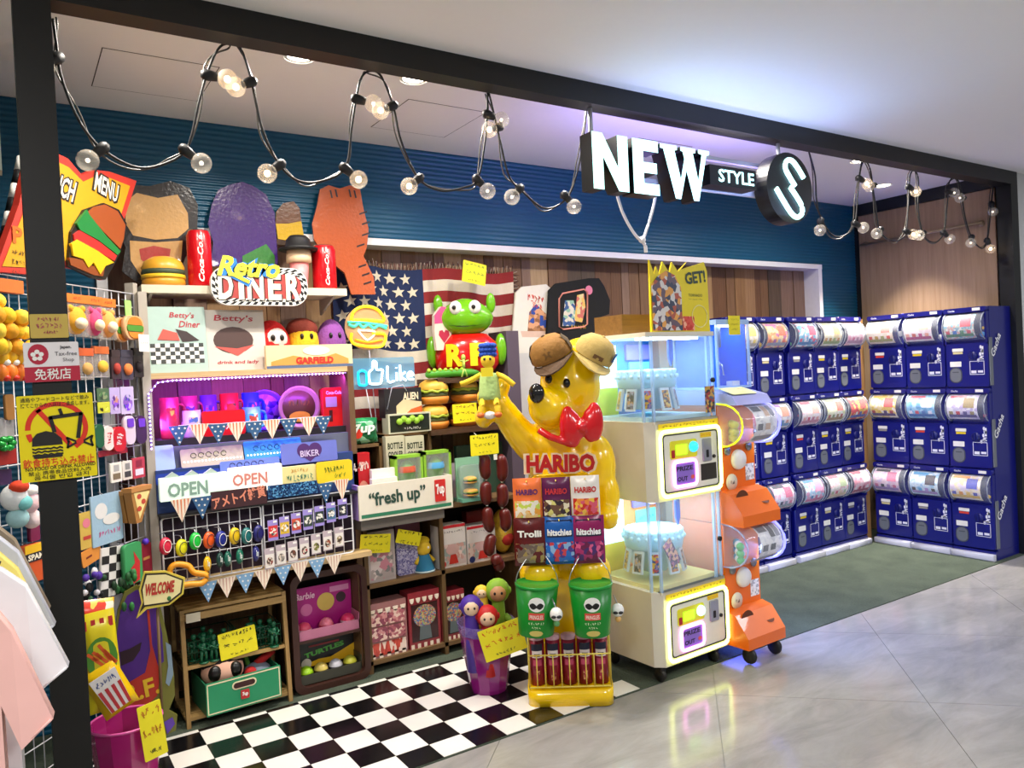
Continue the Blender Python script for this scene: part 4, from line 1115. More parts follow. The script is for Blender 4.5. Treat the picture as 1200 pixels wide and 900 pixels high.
for nm, pr, m in (('bun_bottom', [(0, 0), (r*0.9, 0), (r, 0.02), (r*0.97, 0.042), (0, 0.042)], bm[0]), ('cheese', [(0, 0.042), (r*1.02, 0.042), (r*1.0, 0.058), (0, 0.058)], C('f0c02c', 0.4)), ('patty', [(0, 0.058), (r*0.98, 0.058), (r*1.0, 0.07), (r*0.97, 0.082), (0, 0.082)], C('3c4a34', 0.6)), ('bun_top', [(r*0.97, 0.082), (r*0.98, 0.095), (r*0.85, 0.122), (r*0.5, 0.142), (0, 0.148)], bm[3])):
    B().lathe(pr, n=26).build(nm, m, t)
x0, x1, zb, zt = rc(338, 370, 276, 332, 1.05)
t = thing('cup_bank', 'pink cup bank wearing a wide black hat on the top shelf', 'cup bank', ((x0+x1)/2, 1.1, zS1))
r = (x1-x0)/2*0.85; hg = (zt-zS1)
B().lathe([(0, 0), (r*0.62, 0), (r*0.8, hg*0.5), (0, hg*0.5)], n=22).build('cup', C('e88a8a', 0.4), t)
B().lathe([(r*0.8, hg*0.5), (r*1.05, hg*0.52), (r*1.05, hg*0.6), (r*0.98, hg*0.74), (0, hg*0.78)], n=22).build('lid', C('e8c8a0', 0.45), t)
B().lathe([(0, hg*0.73), (r*1.6, hg*0.74), (r*1.65, hg*0.78), (r*1.1, hg*0.81), (r*1.0, hg*0.95), (r*0.7, hg*1.02), (0, hg*1.02)], n=24).build('hat', C('151416', 0.6), t)
# diner sign in front of the shelf
x0, x1, zb, zt = rc(247, 360, 313, 358, 1.0)
w, hg = x1-x0, zt-zb
t = thing('diner_sign', 'retro diner sign with chequered border hung on the top shelf edge', 'sign', ((x0+x1)/2, 0.995, zb), 0, None)
t.rotation_euler = (0, 0.005, 0)
pl = B().prism(rrect(-w/2, w/2, 0, hg, hg*0.42, 6), 0, 0.03).build('board', C('f2f0e8', 0.3), t)
b = B(); n = 46
OUT = rrect(-w/2+0.003, w/2-0.003, 0.003, hg-0.003, hg*0.41, 12)
INN = rrect(-w/2+0.032, w/2-0.032, 0.032, hg-0.032, hg*0.28, 12)
def resample(P, n):
    L = [0]; 
    for i in range(len(P)): L.append(L[-1]+(Vector(P[(i+1) % len(P)])-Vector(P[i])).length)
    out = []
    for k in range(n):
        s = L[-1]*k/n
        i = max(j for j in range(len(P)) if L[j] <= s+1e-9)
        d = (L[i+1]-L[i]) or 1
        out.append(tuple(Vector(P[i]).lerp(Vector(P[(i+1) % len(P)]), (s-L[i])/d)))
    return out
NN = 64
A_, I_ = resample(OUT, NN), resample(INN, NN)
for k in range(NN):
    j = (k+1) % NN
    mA, mB = tuple((Vector(A_[k])+Vector(I_[k]))/2), tuple((Vector(A_[j])+Vector(I_[j]))/2)
    b.poly([A_[k], A_[j], mB, mA] if k % 2 else [mA, mB, I_[j], I_[k]], -0.0008)
b.build('chequer_print', BLACK, pl)
B().poly(INN, -0.0006).build('inner_field', C('a8423e', 0.4), pl)
for k, ch in enumerate('DINER'):
    xx = -w*0.36+w*[0.0, 0.155, 0.3, 0.50, 0.70][k]
    B().text(ch, xx+0.006, hg*0.47, hg*0.7, 0, -0.002, w*[0.15, 0.055, 0.17, 0.14, 0.16][k], 0.05).build('letter_shadow', C('3a2422', 0.4), pl)
    B().text(ch, xx, hg*0.49, hg*0.7, 0, -0.004, w*[0.15, 0.055, 0.17, 0.14, 0.16][k], 0.04).build('letter', C('f6ead2', 0.3), pl)
for nm, m, yy, bo_ in (('script_outline', C('2a7ad0', 0.35), -0.007, 0.14), ('script_lettering', C('f2ea3a', 0.3), -0.01, 0.035)):
    B().text('Retro', -w*0.1, hg*0.98, hg*0.52, 0, yy, w*0.62, bo_, -0.02, 0, 0.3).build(nm, m, pl)
b = B(); stroke(b, [(-w*0.3, hg*0.8), (-w*0.13, hg*0.58)], 0.034, -0.006, 0); stroke(b, [(-w*0.3, hg*0.8), (-w*0.13, hg*0.6)], 0.016, -0.009, 1)
b.build('swash', [C('2a7ad0', 0.35), C('f2ea3a', 0.3)], pl)

# ---------- large cutouts leaning on the teal wall (plain stand-ins)
def cutout(name, label, px_pts, y, mat, d=0.012, cat='cutout'):
    P = [at(u, v, y) for u, v in px_pts]
    cx = sum(p.x for p in P)/len(P); zb = min(p.z for p in P)
    o = B().prism([(p.x-cx, p.z-zb) for p in P], 0, d).build(name, mat, None, (cx, y, zb))
    tag(o, label, cat)
    return o, (lambda u, v: (at(u, v, y).x-cx, at(u, v, y).z-zb))
def area(f, pts, y=-0.0015): return B().poly([f(*p) for p in pts], y)
SHEEN = lambda h: C(h, 0.25, 0, 0.12, 0.15, 60, 0.5)
o, f = cutout('mosaic_cutout', 'tan and black mosaic cutout standing beside the burger menu board', [(136, 240), (150, 216), (175, 218), (200, 212), (222, 220), (232, 240), (231, 275), (222, 290), (214, 310), (205, 333), (165, 333), (152, 325), (143, 318), (147, 290), (140, 268)], 1.22, SHEEN('1f1716'))
area(f, [(148, 236), (160, 226), (185, 232), (208, 228), (220, 250), (221, 268), (208, 279), (182, 281), (156, 276), (147, 262)]).build('tan_panel', SHEEN('c89a5c'), o)
area(f, [(152, 282), (182, 284), (214, 282), (212, 306), (196, 325), (166, 325), (153, 305)]).build('tan_panel', SHEEN('c89a5c'), o)
area(f, [(163, 292), (180, 288), (200, 292), (198, 304), (181, 318), (165, 304)], -0.003).build('red_panel', SHEEN('a8342c'), o)
o, f = cutout('mosaic_cutout', 'purple mosaic cutout with green patch behind the diner sign', [(244, 262), (248, 240), (256, 222), (270, 216), (284, 213), (297, 218), (312, 228), (322, 250), (324, 280), (326, 312), (246, 312), (250, 285)], 1.22, SHEEN('42246e'))
area(f, [(284, 300), (312, 286), (322, 300), (322, 311), (284, 311)]).build('green_patch', SHEEN('3a7a3a'), o)
o, f = cutout('ice_cream_cutout', 'brown and yellow ice cream cutout beside the purple mosaic', [(323, 262), (324, 248), (332, 238), (344, 236), (351, 244), (353, 258), (356, 276), (350, 284), (326, 280)], 1.235, SHEEN('c8a01c'))
area(f, [(323, 262), (324, 248), (332, 238), (344, 236), (351, 244), (353, 259), (338, 262)]).build('chocolate_scoop', SHEEN('6a4630'), o)
o, f = cutout('mosaic_cutout', 'orange mosaic cutout with dark stripes above the flag', [(366, 262), (372, 240), (375, 222), (385, 217), (398, 221), (410, 217), (422, 222), (426, 245), (432, 268), (430, 290), (426, 300), (438, 325), (440, 345), (412, 345), (404, 320), (380, 300), (368, 280)], 1.235, SHEEN('b8582c'))
for k, (u, v) in enumerate([(421, 250), (424, 262), (424, 275), (418, 288), (420, 312), (424, 322), (426, 332)]):
    area(f, [(u, v), (u+9, v-3), (u+9, v-1), (u, v+2)], -0.002).build('dark_stripe', C('2a1712', 0.4), o)
for k, (u, v) in enumerate([(386, 223), (392, 222), (408, 222), (414, 223)]):
    area(f, [(u, v), (u+2, v), (u+4, v+9), (u+2, v+9)], -0.002).build('dark_stripe', C('2a1712', 0.4), o)

# ---------- second shelf: diner signs, plush toys, printed box
def print_text(o, items, mat, y=-0.0015, name='lettering'):
    b = B()
    for (s, cx, cz, hg, w, rot, sh) in items: b.text(s, cx, cz, hg, 0, y, w, 0.015, rot, 0, sh)
    return b.build(name, mat, o)
o, w, hg = gbox('tin_sign', 'pale teal tin sign with red script and chequered table', 'tin sign', 170, 243, 358, 437, 1.04, 0.012, C('a8c0b8', 0.35), zS2)
o.rotation_euler = (-0.12, 0, 0)
print_text(o, [("Betty's", w*0.12, hg*0.86, hg*0.11, w*0.4, -0.03, 0.2), ("Diner", w*0.24, hg*0.73, hg*0.1, w*0.34, -0.03, 0.2)], C('b02838', 0.4))
b = B()
for i in range(11):
    for j in range(5):
        if (i+j) % 2 == 0: b.rect(-w*0.42+i*w*0.078, -w*0.42+(i+1)*w*0.078, hg*(0.14+0.06*j), hg*(0.2+0.06*j), -0.002)
b.build('chequer_print', C('3c403e', 0.4), o)
B().rect(-w*0.42, w*0.44, hg*0.14, hg*0.44, -0.001).build('white_tablecloth', WHITE, o)
B().poly([(-w*0.3, hg*0.5), (w*0.06, hg*0.48), (w*0.02, hg*0.6), (-w*0.2, hg*0.66)], -0.0025).build('red_shape', C('d0584c', 0.4), o)
B().poly([(w*0.0, hg*0.66), (w*0.18, hg*0.62), (w*0.38, hg*0.48), (w*0.1, hg*0.46)], -0.0022).build('dark_shape', C('3a2c2c', 0.4), o)
o, w, hg = gbox('tin_sign', 'cream tin sign with red script beside the plush toys', 'tin sign', 243, 312, 362, 434, 1.06, 0.012, C('c9c2ba', 0.35), zS2)
o.rotation_euler = (-0.12, 0, 0)
print_text(o, [("Betty's", -w*0.02, hg*0.85, hg*0.13, w*0.66, -0.03, 0.2), ("drink and lady", 0.0, hg*0.13, hg*0.07, w*0.7, 0, 0.2)], C('b02838', 0.4))
B().disc(-w*0.05, hg*0.5, w*0.34, hg*0.22, -0.001).build('oval_print', C('4a3430', 0.4), o)
B().poly([(-w*0.38, hg*0.4), (0.0, hg*0.24), (w*0.3, hg*0.42), (0.0, hg*0.36)], -0.002).build('red_print', C('d05048', 0.4), o)
def plush(name, label, u0, u1, v0, v1, y, z, body, parts, group='round plush toys'):
    x0, x1, zb, zt = rc(u0, u1, v0, v1, y)
    rx, rz_ = (x1-x0)/2, (zt-z)/2
    t = thing(name, label, 'plush toy', ((x0+x1)/2, y+0.06, z), 0, group)
    b = B().ball((0, 0, rz_), (rx, min(rx, 0.07), rz_), 18)
    b.build('body', C(body, 0.9, 0, 0.1, 0.4, 90), t)
    for nm, m, c, r_ in parts:
        B().ball((c[0]*rx, c[1]*0.07, c[2]*rz_+rz_), (r_[0]*rx, r_[1]*0.07, r_[2]*rz_), 14).build(nm, C(m, 0.85, 0, 0.08, 0.3, 90) if nm != 'eye' else C(m, 0.3), t)
    return t
EY = [('eye', '14100e', (-0.3, -0.9, 0.3), (0.12, 0.14, 0.12)), ('eye', '14100e', (0.3, -0.9, 0.3), (0.12, 0.14, 0.12))]
plush('plush_toy', 'white round plush toy with a curly red wool rim', 300, 344, 374, 434, 1.08, zS2, 'd01c1c', [('muzzle', 'f4e4dc', (0.1, -0.5, 0.2), (0.68, 0.55, 0.5))]+[('eye', '14100e', (-0.12, -1.02, 0.25), (0.13, 0.12, 0.13)), ('eye', '14100e', (0.36, -1.0, 0.25), (0.13, 0.12, 0.13))])
plush('plush_toy', 'yellow round plush toy with brown top behind printed box', 341, 378, 374, 434, 1.1, zS2, 'e8b820', [('cap', '7a2c1c', (0.0, 0.12, 0.6), (1.02, 1.0, 0.5))]+EY)
plush('plush_toy', 'purple round plush toy behind the end of printed box', 376, 410, 373, 434, 1.12, zS2, '8a4a9a', EY)
o, w, hg = gbox('printed_box', 'cream and orange printed stand-up box before the plush toys', 'box', 312, 413, 404, 433, 1.005, 0.03, C('f2d8a4', 0.35), zS2)
B().rect(-w/2, w/2, 0, hg*0.12, -0.001).build('blue_band', C('5a6a8a', 0.4), o)
B().poly([(-w*0.45, hg*0.3), (-w*0.2, hg*0.55), (w*0.05, hg*0.35), (w*0.3, hg*0.6), (w*0.45, hg*0.35), (w*0.45, hg*0.14), (-w*0.45, hg*0.14)], -0.0012).build('orange_hills', C('e89a4a', 0.4), o)
B().text('GARFIELD', 0.02, hg*0.32, hg*0.3, 0, -0.003, w*0.44, 0.05).build('lettering', C('d03028', 0.4), o)
B().disc(0.03, hg*0.74, w*0.16, hg*0.2, -0.002).build('speech_bubble', C('f6eed8', 0.4), o)

# ---------- third shelf: mugs, plates, tin machine
PUR = C('8a2a50', 0.4)
def mug(label, u0, u1, v0, v1, y, mat, deco, handle=1, z=None):
    z = zS3 if z is None else z
    x0, x1, zb, zt = rc(u0, u1, v0, v1, y)
    r, hg = (x1-x0)/2, max(0.05, zt-z)
    t = thing('mug', label, 'mug', ((x0+x1)/2, y+r, z), 0, 'mugs on the purple-lit shelf')
    B().lathe([(0, 0), (r*0.95, 0), (r, 0.006), (r, hg), (r*0.92, hg), (r*0.92, 0.01), (0, 0.01)], n=22).build('cup', mat, t)
    B().tube(spline([(r*0.95, 0, hg*0.82), (r*1.5, 0, hg*0.75), (r*1.55, 0, hg*0.35), (r*0.95, 0, hg*0.2)], 4), 0.007, 8).build('handle', mat, t)
    b = B()
    for k in range(5):
        a0, a1 = -PI/2-0.5+k*0.2, -PI/2-0.3+k*0.2
        b.add([(r*1.01*math.cos(a0), r*1.01*math.sin(a0), hg*0.25), (r*1.01*math.cos(a1), r*1.01*math.sin(a1), hg*0.25), (r*1.01*math.cos(a1), r*1.01*math.sin(a1), hg*0.75), (r*1.01*math.cos(a0), r*1.01*math.sin(a0), hg*0.75)], [(0, 1, 2, 3)])
    b.build('printed_band', deco, t)
mug('deep red mug with yellow print at the shelf end', 189, 212, 466, 502, 1.08, C('9a2238', 0.35), PR(['c82838', 'f0b040', '9a2238'], 60, 0.35, 1))
mug('dark red mug with purple print, second along the shelf', 213, 234, 464, 502, 1.12, C('8a2848', 0.35), PR(['5a3a8a', 'c8a0b8', '8a2848'], 60, 0.35, 2))
mug('pale grey mug with blue lettering in front of mug row', 216, 238, 481, 508, 1.065, C('a8a8a0', 0.35), PR(['a8a8a0', 'e8c050', '4a6a9a'], 60, 0.35, 3))
mug('violet mug with red print behind the red tin', 236, 256, 463, 482, 1.14, C('4a2a90', 0.35), PR(['b03a6a', '4a2a90', '7a60c0'], 60, 0.35, 4), z=zS3)
mug('bright red mug behind the long red tin', 260, 282, 461, 482, 1.13, C('b8201c', 0.35), PR(['b8201c', '5a4a28', 'd04030'], 60, 0.35, 5), z=zS3)
mug('royal blue mug behind the light blue mug', 286, 306, 460, 478, 1.14, C('1a3ac8', 0.35), PR(['1a3ac8', 'c05a40', '2a50e0'], 60, 0.35, 6), z=zS3)
mug('light blue mug with square printed badge', 287, 308, 477, 498, 1.07, C('3a9ad8', 0.35), PR(['3a9ad8', 'e8e0d0', 'b84a30'], 60, 0.35, 7))
x0, x1, zb, zt = rc(237, 287, 481, 500, 1.075)
t = tag(B().rbox(-(x1-x0)/2, (x1-x0)/2, 0, 0.05, 0, max(zt-zS3, 0.06), 0.012).build('red_tin', C('c81418', 0.3), None, ((x0+x1)/2, 1.07, zS3)), 'long red tin with white lettering on the mug shelf', 'tin')
B().text('7up 7up', 0, 0.035, 0.028, 0, -0.001, 0.12, 0.04, 0, 0, 0.2).build('lettering', C('f0d0c8', 0.4), t)
def plate_stand(label, u, v, rpx, y, m1, m2, m3):
    c = at(u, v, y); k = (c-CAM).dot(_f)/FPX; r = rpx*k
    t = thing('display_plate', label, 'plate', (c.x, y+0.02, zS3), 0, 'round plates propped on the shelf')
    for nm, pr, m in (('rim', [(r*0.78, 0.006), (r*0.9, -0.002), (r, -0.008), (r, 0.0), (r*0.8, 0.012)], m1), ('dish', [(0, 0.004), (r*0.78, 0.004), (r*0.8, 0.012), (0, 0.012)], m2)):
        B().lathe(pr, (0, 0, r), 36, 0, 'y').build(nm, m, t)
    return t, r
t, r = plate_stand('purple display plate propped behind the blue mugs', 311, 474, 24, 1.17, C('6a3ad8', 0.3), PR(['5a2ac0', '8a4ae0', '3a1a90', 'a060d0'], 40, 0.3, 4), None)
t, r = plate_stand('brown and cream display plate propped by the red tin machine', 352, 470, 25, 1.13, C('a89080', 0.3), C('5a4428', 0.35), None)
B().disc(0, r*0.55, r*0.5, r*0.25, 0.001).build('yellow_oval', C('d8b828', 0.4), t)
B().text('~6', 0, r*1.2, r*0.35, 0, 0.001, r*1.0, 0.03).build('lettering', C('8a6a30', 0.4), t)
o, w, hg = gbox('tin_machine', 'small red tin drinks machine at the end of mug shelf', 'tin machine', 379, 405, 454, 508, 1.1, 0.06, C('cc1c18', 0.3), zS3, 0, None, 0.02)
B().rect(-w*0.38, w*0.12, hg*0.5, hg*0.76, -0.001).build('window_print', C('b8b0b0', 0.3), o)
B().text('Coca-Cola', 0, hg*0.87, hg*0.09, 0, -0.001, w*0.7, 0.02).build('lettering', WHITE, o)
B().rect(-w*0.25, -w*0.1, hg*0.12, hg*0.42, -0.001).build('dark_slot', C('4a0c0a', 0.4), o)

# ---------- bunting
BST = C('2f5a86', 0.7); BCR = C('efe0cc', 0.7); BSTR = C('d8764a', 0.7)
def bunting(label, pts, y, wpx, hpx, first=0, blue='2f5a86', red='d8764a', red2=None):
    P = [at(u, v, y) for u, v in pts]
    k = (P[0]-CAM).dot(_f)/FPX
    o0 = P[0]
    t = thing('bunting', label, 'bunting', o0, 0)
    B().tube([p-o0 for p in P], 0.002, 4).build('string', C('d8d0c0', 0.7), t)
    for i, p in enumerate(P):
        c = p-o0
        w, hg = wpx*k*1.1, hpx*k
        if (i+first) % 2 == 0:
            q = B().prism([(c.x-w/2, c.z), (c.x+w/2, c.z), (c.x, c.z-hg)], c.y-0.0015, c.y).build('pennant', C(blue, 0.7), t)
            b = B()
            for a, d in ((-0.28, 0.14), (0.02, 0.12), (0.3, 0.14), (-0.14, 0.36), (0.14, 0.38), (0.0, 0.6), (0.02, 0.8)):
                b.poly(star(c.x+a*w, c.z-d*hg, w*0.075), c.y-0.0025)
            b.build('star_print', C('f0ece4', 0.7), q)
        else:
            q = B().prism([(c.x-w/2, c.z), (c.x+w/2, c.z), (c.x, c.z-hg)], c.y-0.0015, c.y).build('pennant', BCR, t)
            b = B()
            for a in (-0.34, -0.17, 0.0, 0.17, 0.34):
                d = 1-abs(a)*2
                b.poly([(c.x+a*w-w*0.035, c.z-0.0005), (c.x+a*w+w*0.035, c.z-0.0005), (c.x+a*w*0.95+(w*0.012 if d > 0.5 else w*0.01), c.z-hg*d*0.93), (c.x+a*w*0.95-w*0.01, c.z-hg*d*0.93)], c.y-0.0025)
            b.build('stripe_print', C(red, 0.7), q)
bunting('row of star and stripe pennants across the tin signs', [(209, 499), (233, 497), (255, 497), (277, 495), (298, 494), (318, 492), (338, 491), (361, 489), (378, 488)], 0.985, 21, 24)
bunting('pair of pennants hanging below the lit open sign', [(212, 585), (236, 582)], 0.89, 21, 27, 1)
bunting('pair of pennants hanging below yellow sign at the rack end', [(381, 566), (400, 562)], 0.9, 17, 25, 0)
bunting('pale blue and striped pennants along the wooden shelf edge', [(243, 682), (265, 677), (287, 672), (309, 668), (331, 663), (351, 659), (371, 655), (391, 651)], 0.893, 20, 24, 0, '7ba6cc', 'cda090')

# ---------- tin plates on the riser
def tinplate(label, u0, u1, v0, v1, y, mat, z, deco=None, dots=None, lean=-0.35):
    o, w, hg = gbox('tin_plate', label, 'tin plate', u0, u1, v0, v1, y, 0.006, mat, None, 0, 'tin plates on the riser', 0.008)
    o.location.z = z; o.rotation_euler = (lean, 0, 0)
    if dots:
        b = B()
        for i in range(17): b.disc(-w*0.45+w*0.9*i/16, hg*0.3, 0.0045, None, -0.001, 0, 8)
        b.build('glowing_white_dots', EM('e8f8ff', 1.2), o)  # row of dots with an emissive material
    if deco:
        b = B()
        for i in range(5): b.tube([(-w*0.3+w*0.12*i+0.012*math.cos(a*0.7), -0.001, hg*0.62+0.012*math.sin(a*0.7)) for a in range(9)], 0.0016, 4)
        b.build('line_print', C(deco, 0.5), o)
    return o, w, hg
tinplate('blank pale blue tin plate at the riser end', 178, 205, 516, 546, 1.0, C('98b4d8', 0.35), zST)
tinplate('cream tin plate with line drawing and white dots', 212, 286, 519, 541, 1.0, C('b8b098', 0.35), zST, '3a3a3a', 1)
tinplate('sky blue tin plate with white dots', 287, 355, 511, 535, 1.0, C('3a94e0', 0.3), zST, '1a4a90', 1)
tinplate('dark blue narrow tin plate below the blank plate', 182, 258, 543, 556, 0.965, C('1c3a9a', 0.3), zST-0.062, None, None, -0.1)
tinplate('lavender blue tin plate with a round cut-out print', 258, 328, 537, 552, 0.965, C('6a80d0', 0.3), zST-0.045, '2a2a50', None, -0.1)
o, w, hg = tinplate('periwinkle tin plate with heart and lettering', 330, 396, 526, 550, 0.965, C('6a74c8', 0.3), zST-0.03, None, None, -0.1)
B().disc(-w*0.1, hg*0.6, w*0.12, hg*0.35, -0.001).disc(w*0.1, hg*0.6, w*0.12, hg*0.35, -0.0012).poly([(-w*0.22, hg*0.5), (w*0.22, hg*0.5), (0, hg*0.05)], -0.0014).build('heart_print', C('4a2468', 0.4), o)
B().text('BIKER', 0, hg*0.45, hg*0.3, 0, -0.003, w*0.34, 0.02).build('lettering', C('c8b8e0', 0.4), o)
# ---------- lit signs row
YO = 0.92
zO = at(300, 578, YO).z
o, w, hg = gbox('lit_sign', 'pale mint lit open sign box at the row end', 'lit sign', 187, 268, 557, 584, YO, 0.035, EM('d8ecdc', 0.45), None, 0, None, 0.004)
B().text('OPEN', -w*0.1, hg*0.45, hg*0.6, 0, -0.002, w*0.58, 0.03).build('lettering', C('8aa89a', 0.4), o)
for k in range(3): B().prism([(-w*0.42+k*w*0.28, hg), (-w*0.3+k*w*0.28, hg*1.22), (-w*0.2+k*w*0.28, hg)], 0.005, 0.03).build('scalloped_crest', C('b8ccc0', 0.4), o)
o, w, hg = gbox('lit_sign', 'white lit open sign box with pale red letters', 'lit sign', 269, 331, 546, 576, YO, 0.035, EM('fff6ea', 0.6), None, 0, None, 0.004)
B().text('OPEN', -w*0.12, hg*0.52, hg*0.46, 0, -0.002, w*0.66, 0.03).build('lettering', C('d88a80', 0.4), o)
o, w, hg = gbox('lit_sign', 'pale yellow sign with green and orange lettering', 'lit sign', 331, 371, 546, 569, YO, 0.03, C('ecdf9a', 0.4), None, 0, None, 0.004)
B().text('~8', 0, hg*0.4, hg*0.36, 0, -0.002, w*0.8, 0.02).build('lettering', C('6a9a7a', 0.4), o)
B().text('~6', 0, hg*0.78, hg*0.24, 0, -0.002, w*0.5, 0.02).build('orange_lettering', C('e0a040', 0.4), o)
o, w, hg = gbox('lit_sign', 'bright yellow rounded tin sign at the crate end', 'tin sign', 371, 413, 540, 565, YO-0.01, 0.012, C('f0d028', 0.35), None, 0, None, 0.014)
B().text('~7', 0, hg*0.62, hg*0.3, 0, -0.002, w*0.6, 0.02).text('~3', w*0.15, hg*0.3, hg*0.24, 0, -0.002).build('lettering', C('7a9a30', 0.4), o)
pb = tag(ub(UX0+0.03, UX1-0.04, 0.905, 1.0, at(300, 590, 0.92).z-0.012, at(300, 590, 0.92).z).build('sign_ledge', DARK, None, (1.0, 1.0, 0.004)), 'dark narrow ledge carrying the row of open signs', 'ledge')
o, w, hg = gbox('shop_banner', 'dark banner strip with salmon brush lettering', 'banner', 247, 313, 573, 594, 0.898, 0.004, C('3a1820', 0.6))
B().text('アメトイ雑貨', 0, hg*0.55, hg*0.7, 0, -0.001, w*0.96, 0.03, 0.14).build('lettering', C('e08a70', 0.5), o)
o.rotation_euler = (0, -0.0, 0)
o, w, hg = gbox('glitter_strip', 'dark blue glitter strip beside the brush lettering', 'strip', 314, 372, 566, 581, 0.898, 0.004, PR(['1a3a6a', '2a5a8a', '5a9ac8', '14284a'], 160, 0.25, 3))
# ---------- wire racks with coin purses and badge cards
def wire_rack(label, u0, u1, va0, va1, y, nx, nz, zbase):
    x0, x1 = at(u0, (va0+va1)/2, y).x, at(u1, (va0+va1)/2, y).x
    zt = at((u0+u1)/2, va0, y).z
    t = thing('wire_rack', label, 'wire rack', ((x0+x1)/2, y, zbase))
    w, hg = x1-x0, zt-zbase
    B().tube([(p[0], 0, p[1]) for p in rrect(-w/2, w/2, 0.004, hg, 0.015, 4)], 0.0042, 6, 0, True).build('rim_frame', GRIDW, t)
    for i in range(1, nx): B().tube([(-w/2+w*i/nx, 0.003, 0.006), (-w/2+w*i/nx, 0.003, hg)], 0.0024, 5).build('wire', GRIDW, t)
    for j in range(1, nz): B().tube([(-w/2, -0.001, hg*j/nz), (w/2, -0.001, hg*j/nz)], 0.0024, 5).build('wire', GRIDW, t)
    return t, w, hg
YG = 0.925
t, w, hg = wire_rack('white wire rack with round coin purses', 190, 307, 600, 664, YG, 9, 5, zW)
t, w, hg = wire_rack('white wire rack with badge cards', 309, 413, 582, 650, YG, 9, 5, zW)
pc = [('d82848', 205, 643), ('e6e01c', 213, 642), ('1cc040', 229, 634), ('e85a1c', 245, 633), ('1c2a8a', 259, 632), ('e8c01c', 275, 628), ('1c6a6a', 289, 628), ('20206a', 303, 625)]
pn = ['crimson', 'lemon yellow', 'bright green', 'orange', 'royal blue', 'golden yellow', 'teal', 'navy']
pc[0] = ('d82848', 194, 640)
for i, (h, u, v) in enumerate(pc):
    c = at(u, v, YG-0.045)
    t = thing('coin_purse', pn[i]+' rubber coin purse hung on the wire rack', 'coin purse', c, 0.5, 'round rubber coin purses')
    b = B().lathe([(0, -0.012), (0.02, -0.011), (0.033, -0.004), (0.034, 0.004), (0.02, 0.012), (0, 0.012)], n=18, ax='y')
    b.v = [(p[0]*0.86, p[1], p[2]*1.12) for p in b.v]
    b.build('pouch', C(h, 0.35), t)
    B().tube([(0.02*math.cos(2*PI*k/14), -0.0135, 0.026*math.sin(2*PI*k/14)) for k in range(14)], 0.0018, 4, 0, True).build('printed_ring', C('2a2a3a' if i % 2 else 'f0f0e8', 0.5), t)
    B().tube(spline([(0, 0, 0.036), (0.004, 0.01, 0.05), (0, 0.04, 0.052)], 3), 0.002, 5).build('hook', STEEL, t)
k7 = [('e6b41c', 243, 661, 'yellow'), ('103a34', 258, 656, 'black-green'), ('0e5a4a', 267, 655, 'dark green'), ('0e6a52', 281, 652, 'sea green'), ('22246e', 300, 649, 'indigo')]
for h, u, v, nm in k7:
    c = at(u, v, YG-0.05)
    t = thing('key_tag', nm+' oval soda key tag on lower hooks of rack', 'key tag', c, 0.5, 'oval soda key tags')
    b = B().lathe([(0, -0.008), (0.018, -0.007), (0.027, 0), (0.018, 0.007), (0, 0.008)], n=16, ax='y')
    b.v = [(p[0]*0.8, p[1], p[2]*1.3) for p in b.v]
    b.build('tag_body', C(h, 0.3), t)
    B().text('7up', 0, 0, 0.036, 0, -0.009, 0.014, 0.03, PI/2*0).build('lettering', C('e8f0e8', 0.4), t)
    B().tube(spline([(0, 0, 0.033), (0.004, 0.01, 0.045), (0, 0.045, 0.048)], 3), 0.002, 5).build('hook', STEEL, t)
c = at(221, 661, YG-0.06)
t = thing('rubber_ring_toy', 'orange rubber ring toy at the corner of wooden shelf', 'toy ring', (c.x, c.y, zW))
B().tube(spline([(-0.07, 0, 0.01), (-0.075, 0.01, 0.07), (-0.05, 0.01, 0.095), (0.0, 0.01, 0.08), (0.02, 0, 0.05), (0.07, -0.005, 0.03), (0.05, -0.01, 0.0), (0.0, -0.01, 0.005)], 4, True), 0.013, 8, 0, True).build('ring', C('e89a1c', 0.4), t)
cc = ['d83a3a', 'e0b83a', 'c8503a', '3a4a44', '2a3a34', '4a78a0', '2a3040']
for i in range(7):
    u = 320+i*13.6; v = 622-i*4.2
    for row in range(2):
        c = at(u+(0 if row == 0 else -4), v+(0 if row == 0 else 33), YG-0.03-0.006*row)
        t = thing('badge_card', '%s badge card, %s row of the wire rack, %s along' % (['red', 'yellow', 'orange-red', 'dark green', 'black-green', 'blue', 'navy'][i] if row == 0 else ['maroon', 'grey', 'brown', 'crimson', 'olive', 'russet', 'khaki'][i], 'upper' if row == 0 else 'lower', ['first', 'second', 'third', 'fourth', 'fifth', 'sixth', 'seventh'][i]), 'badge card', c, 0.12, 'pin badge cards')
        B().box(-0.024, 0.024, 0, 0.002, -0.045, 0.05).build('clear_sleeve', C('a090d8', 0.3) if row == 0 else C('c0b0b8', 0.3), t)
        if row == 0:
            B().rect(-0.022, 0.022, -0.03, 0.024, -0.001).build('card_art', C(cc[i], 0.4), t)
            B().disc(0, -0.003, 0.018, None, -0.002).build('round_badge', PR(['e8e4dc', cc[i], 'f0ece0', '50504c'], 120, 0.3, i), t)
        else:
            B().rect(-0.021, 0.021, -0.04, 0.022, -0.001).build('card_art', C('e8e2da', 0.4), t)
            B().disc(0, -0.01, 0.015, 0.019, -0.002).build('round_badge', PR([['8a3a30', '9a948c', '7a4a38', 'b02838', '7a7a3a', 'a04a2a', '9a8a5a'][i], 'd8c8b8', '504038'], 120, 0.3, i+9), t)
        B().rect(0.002, 0.02, 0.036, 0.046, -0.001).build('price_sticker', WHITE, t)
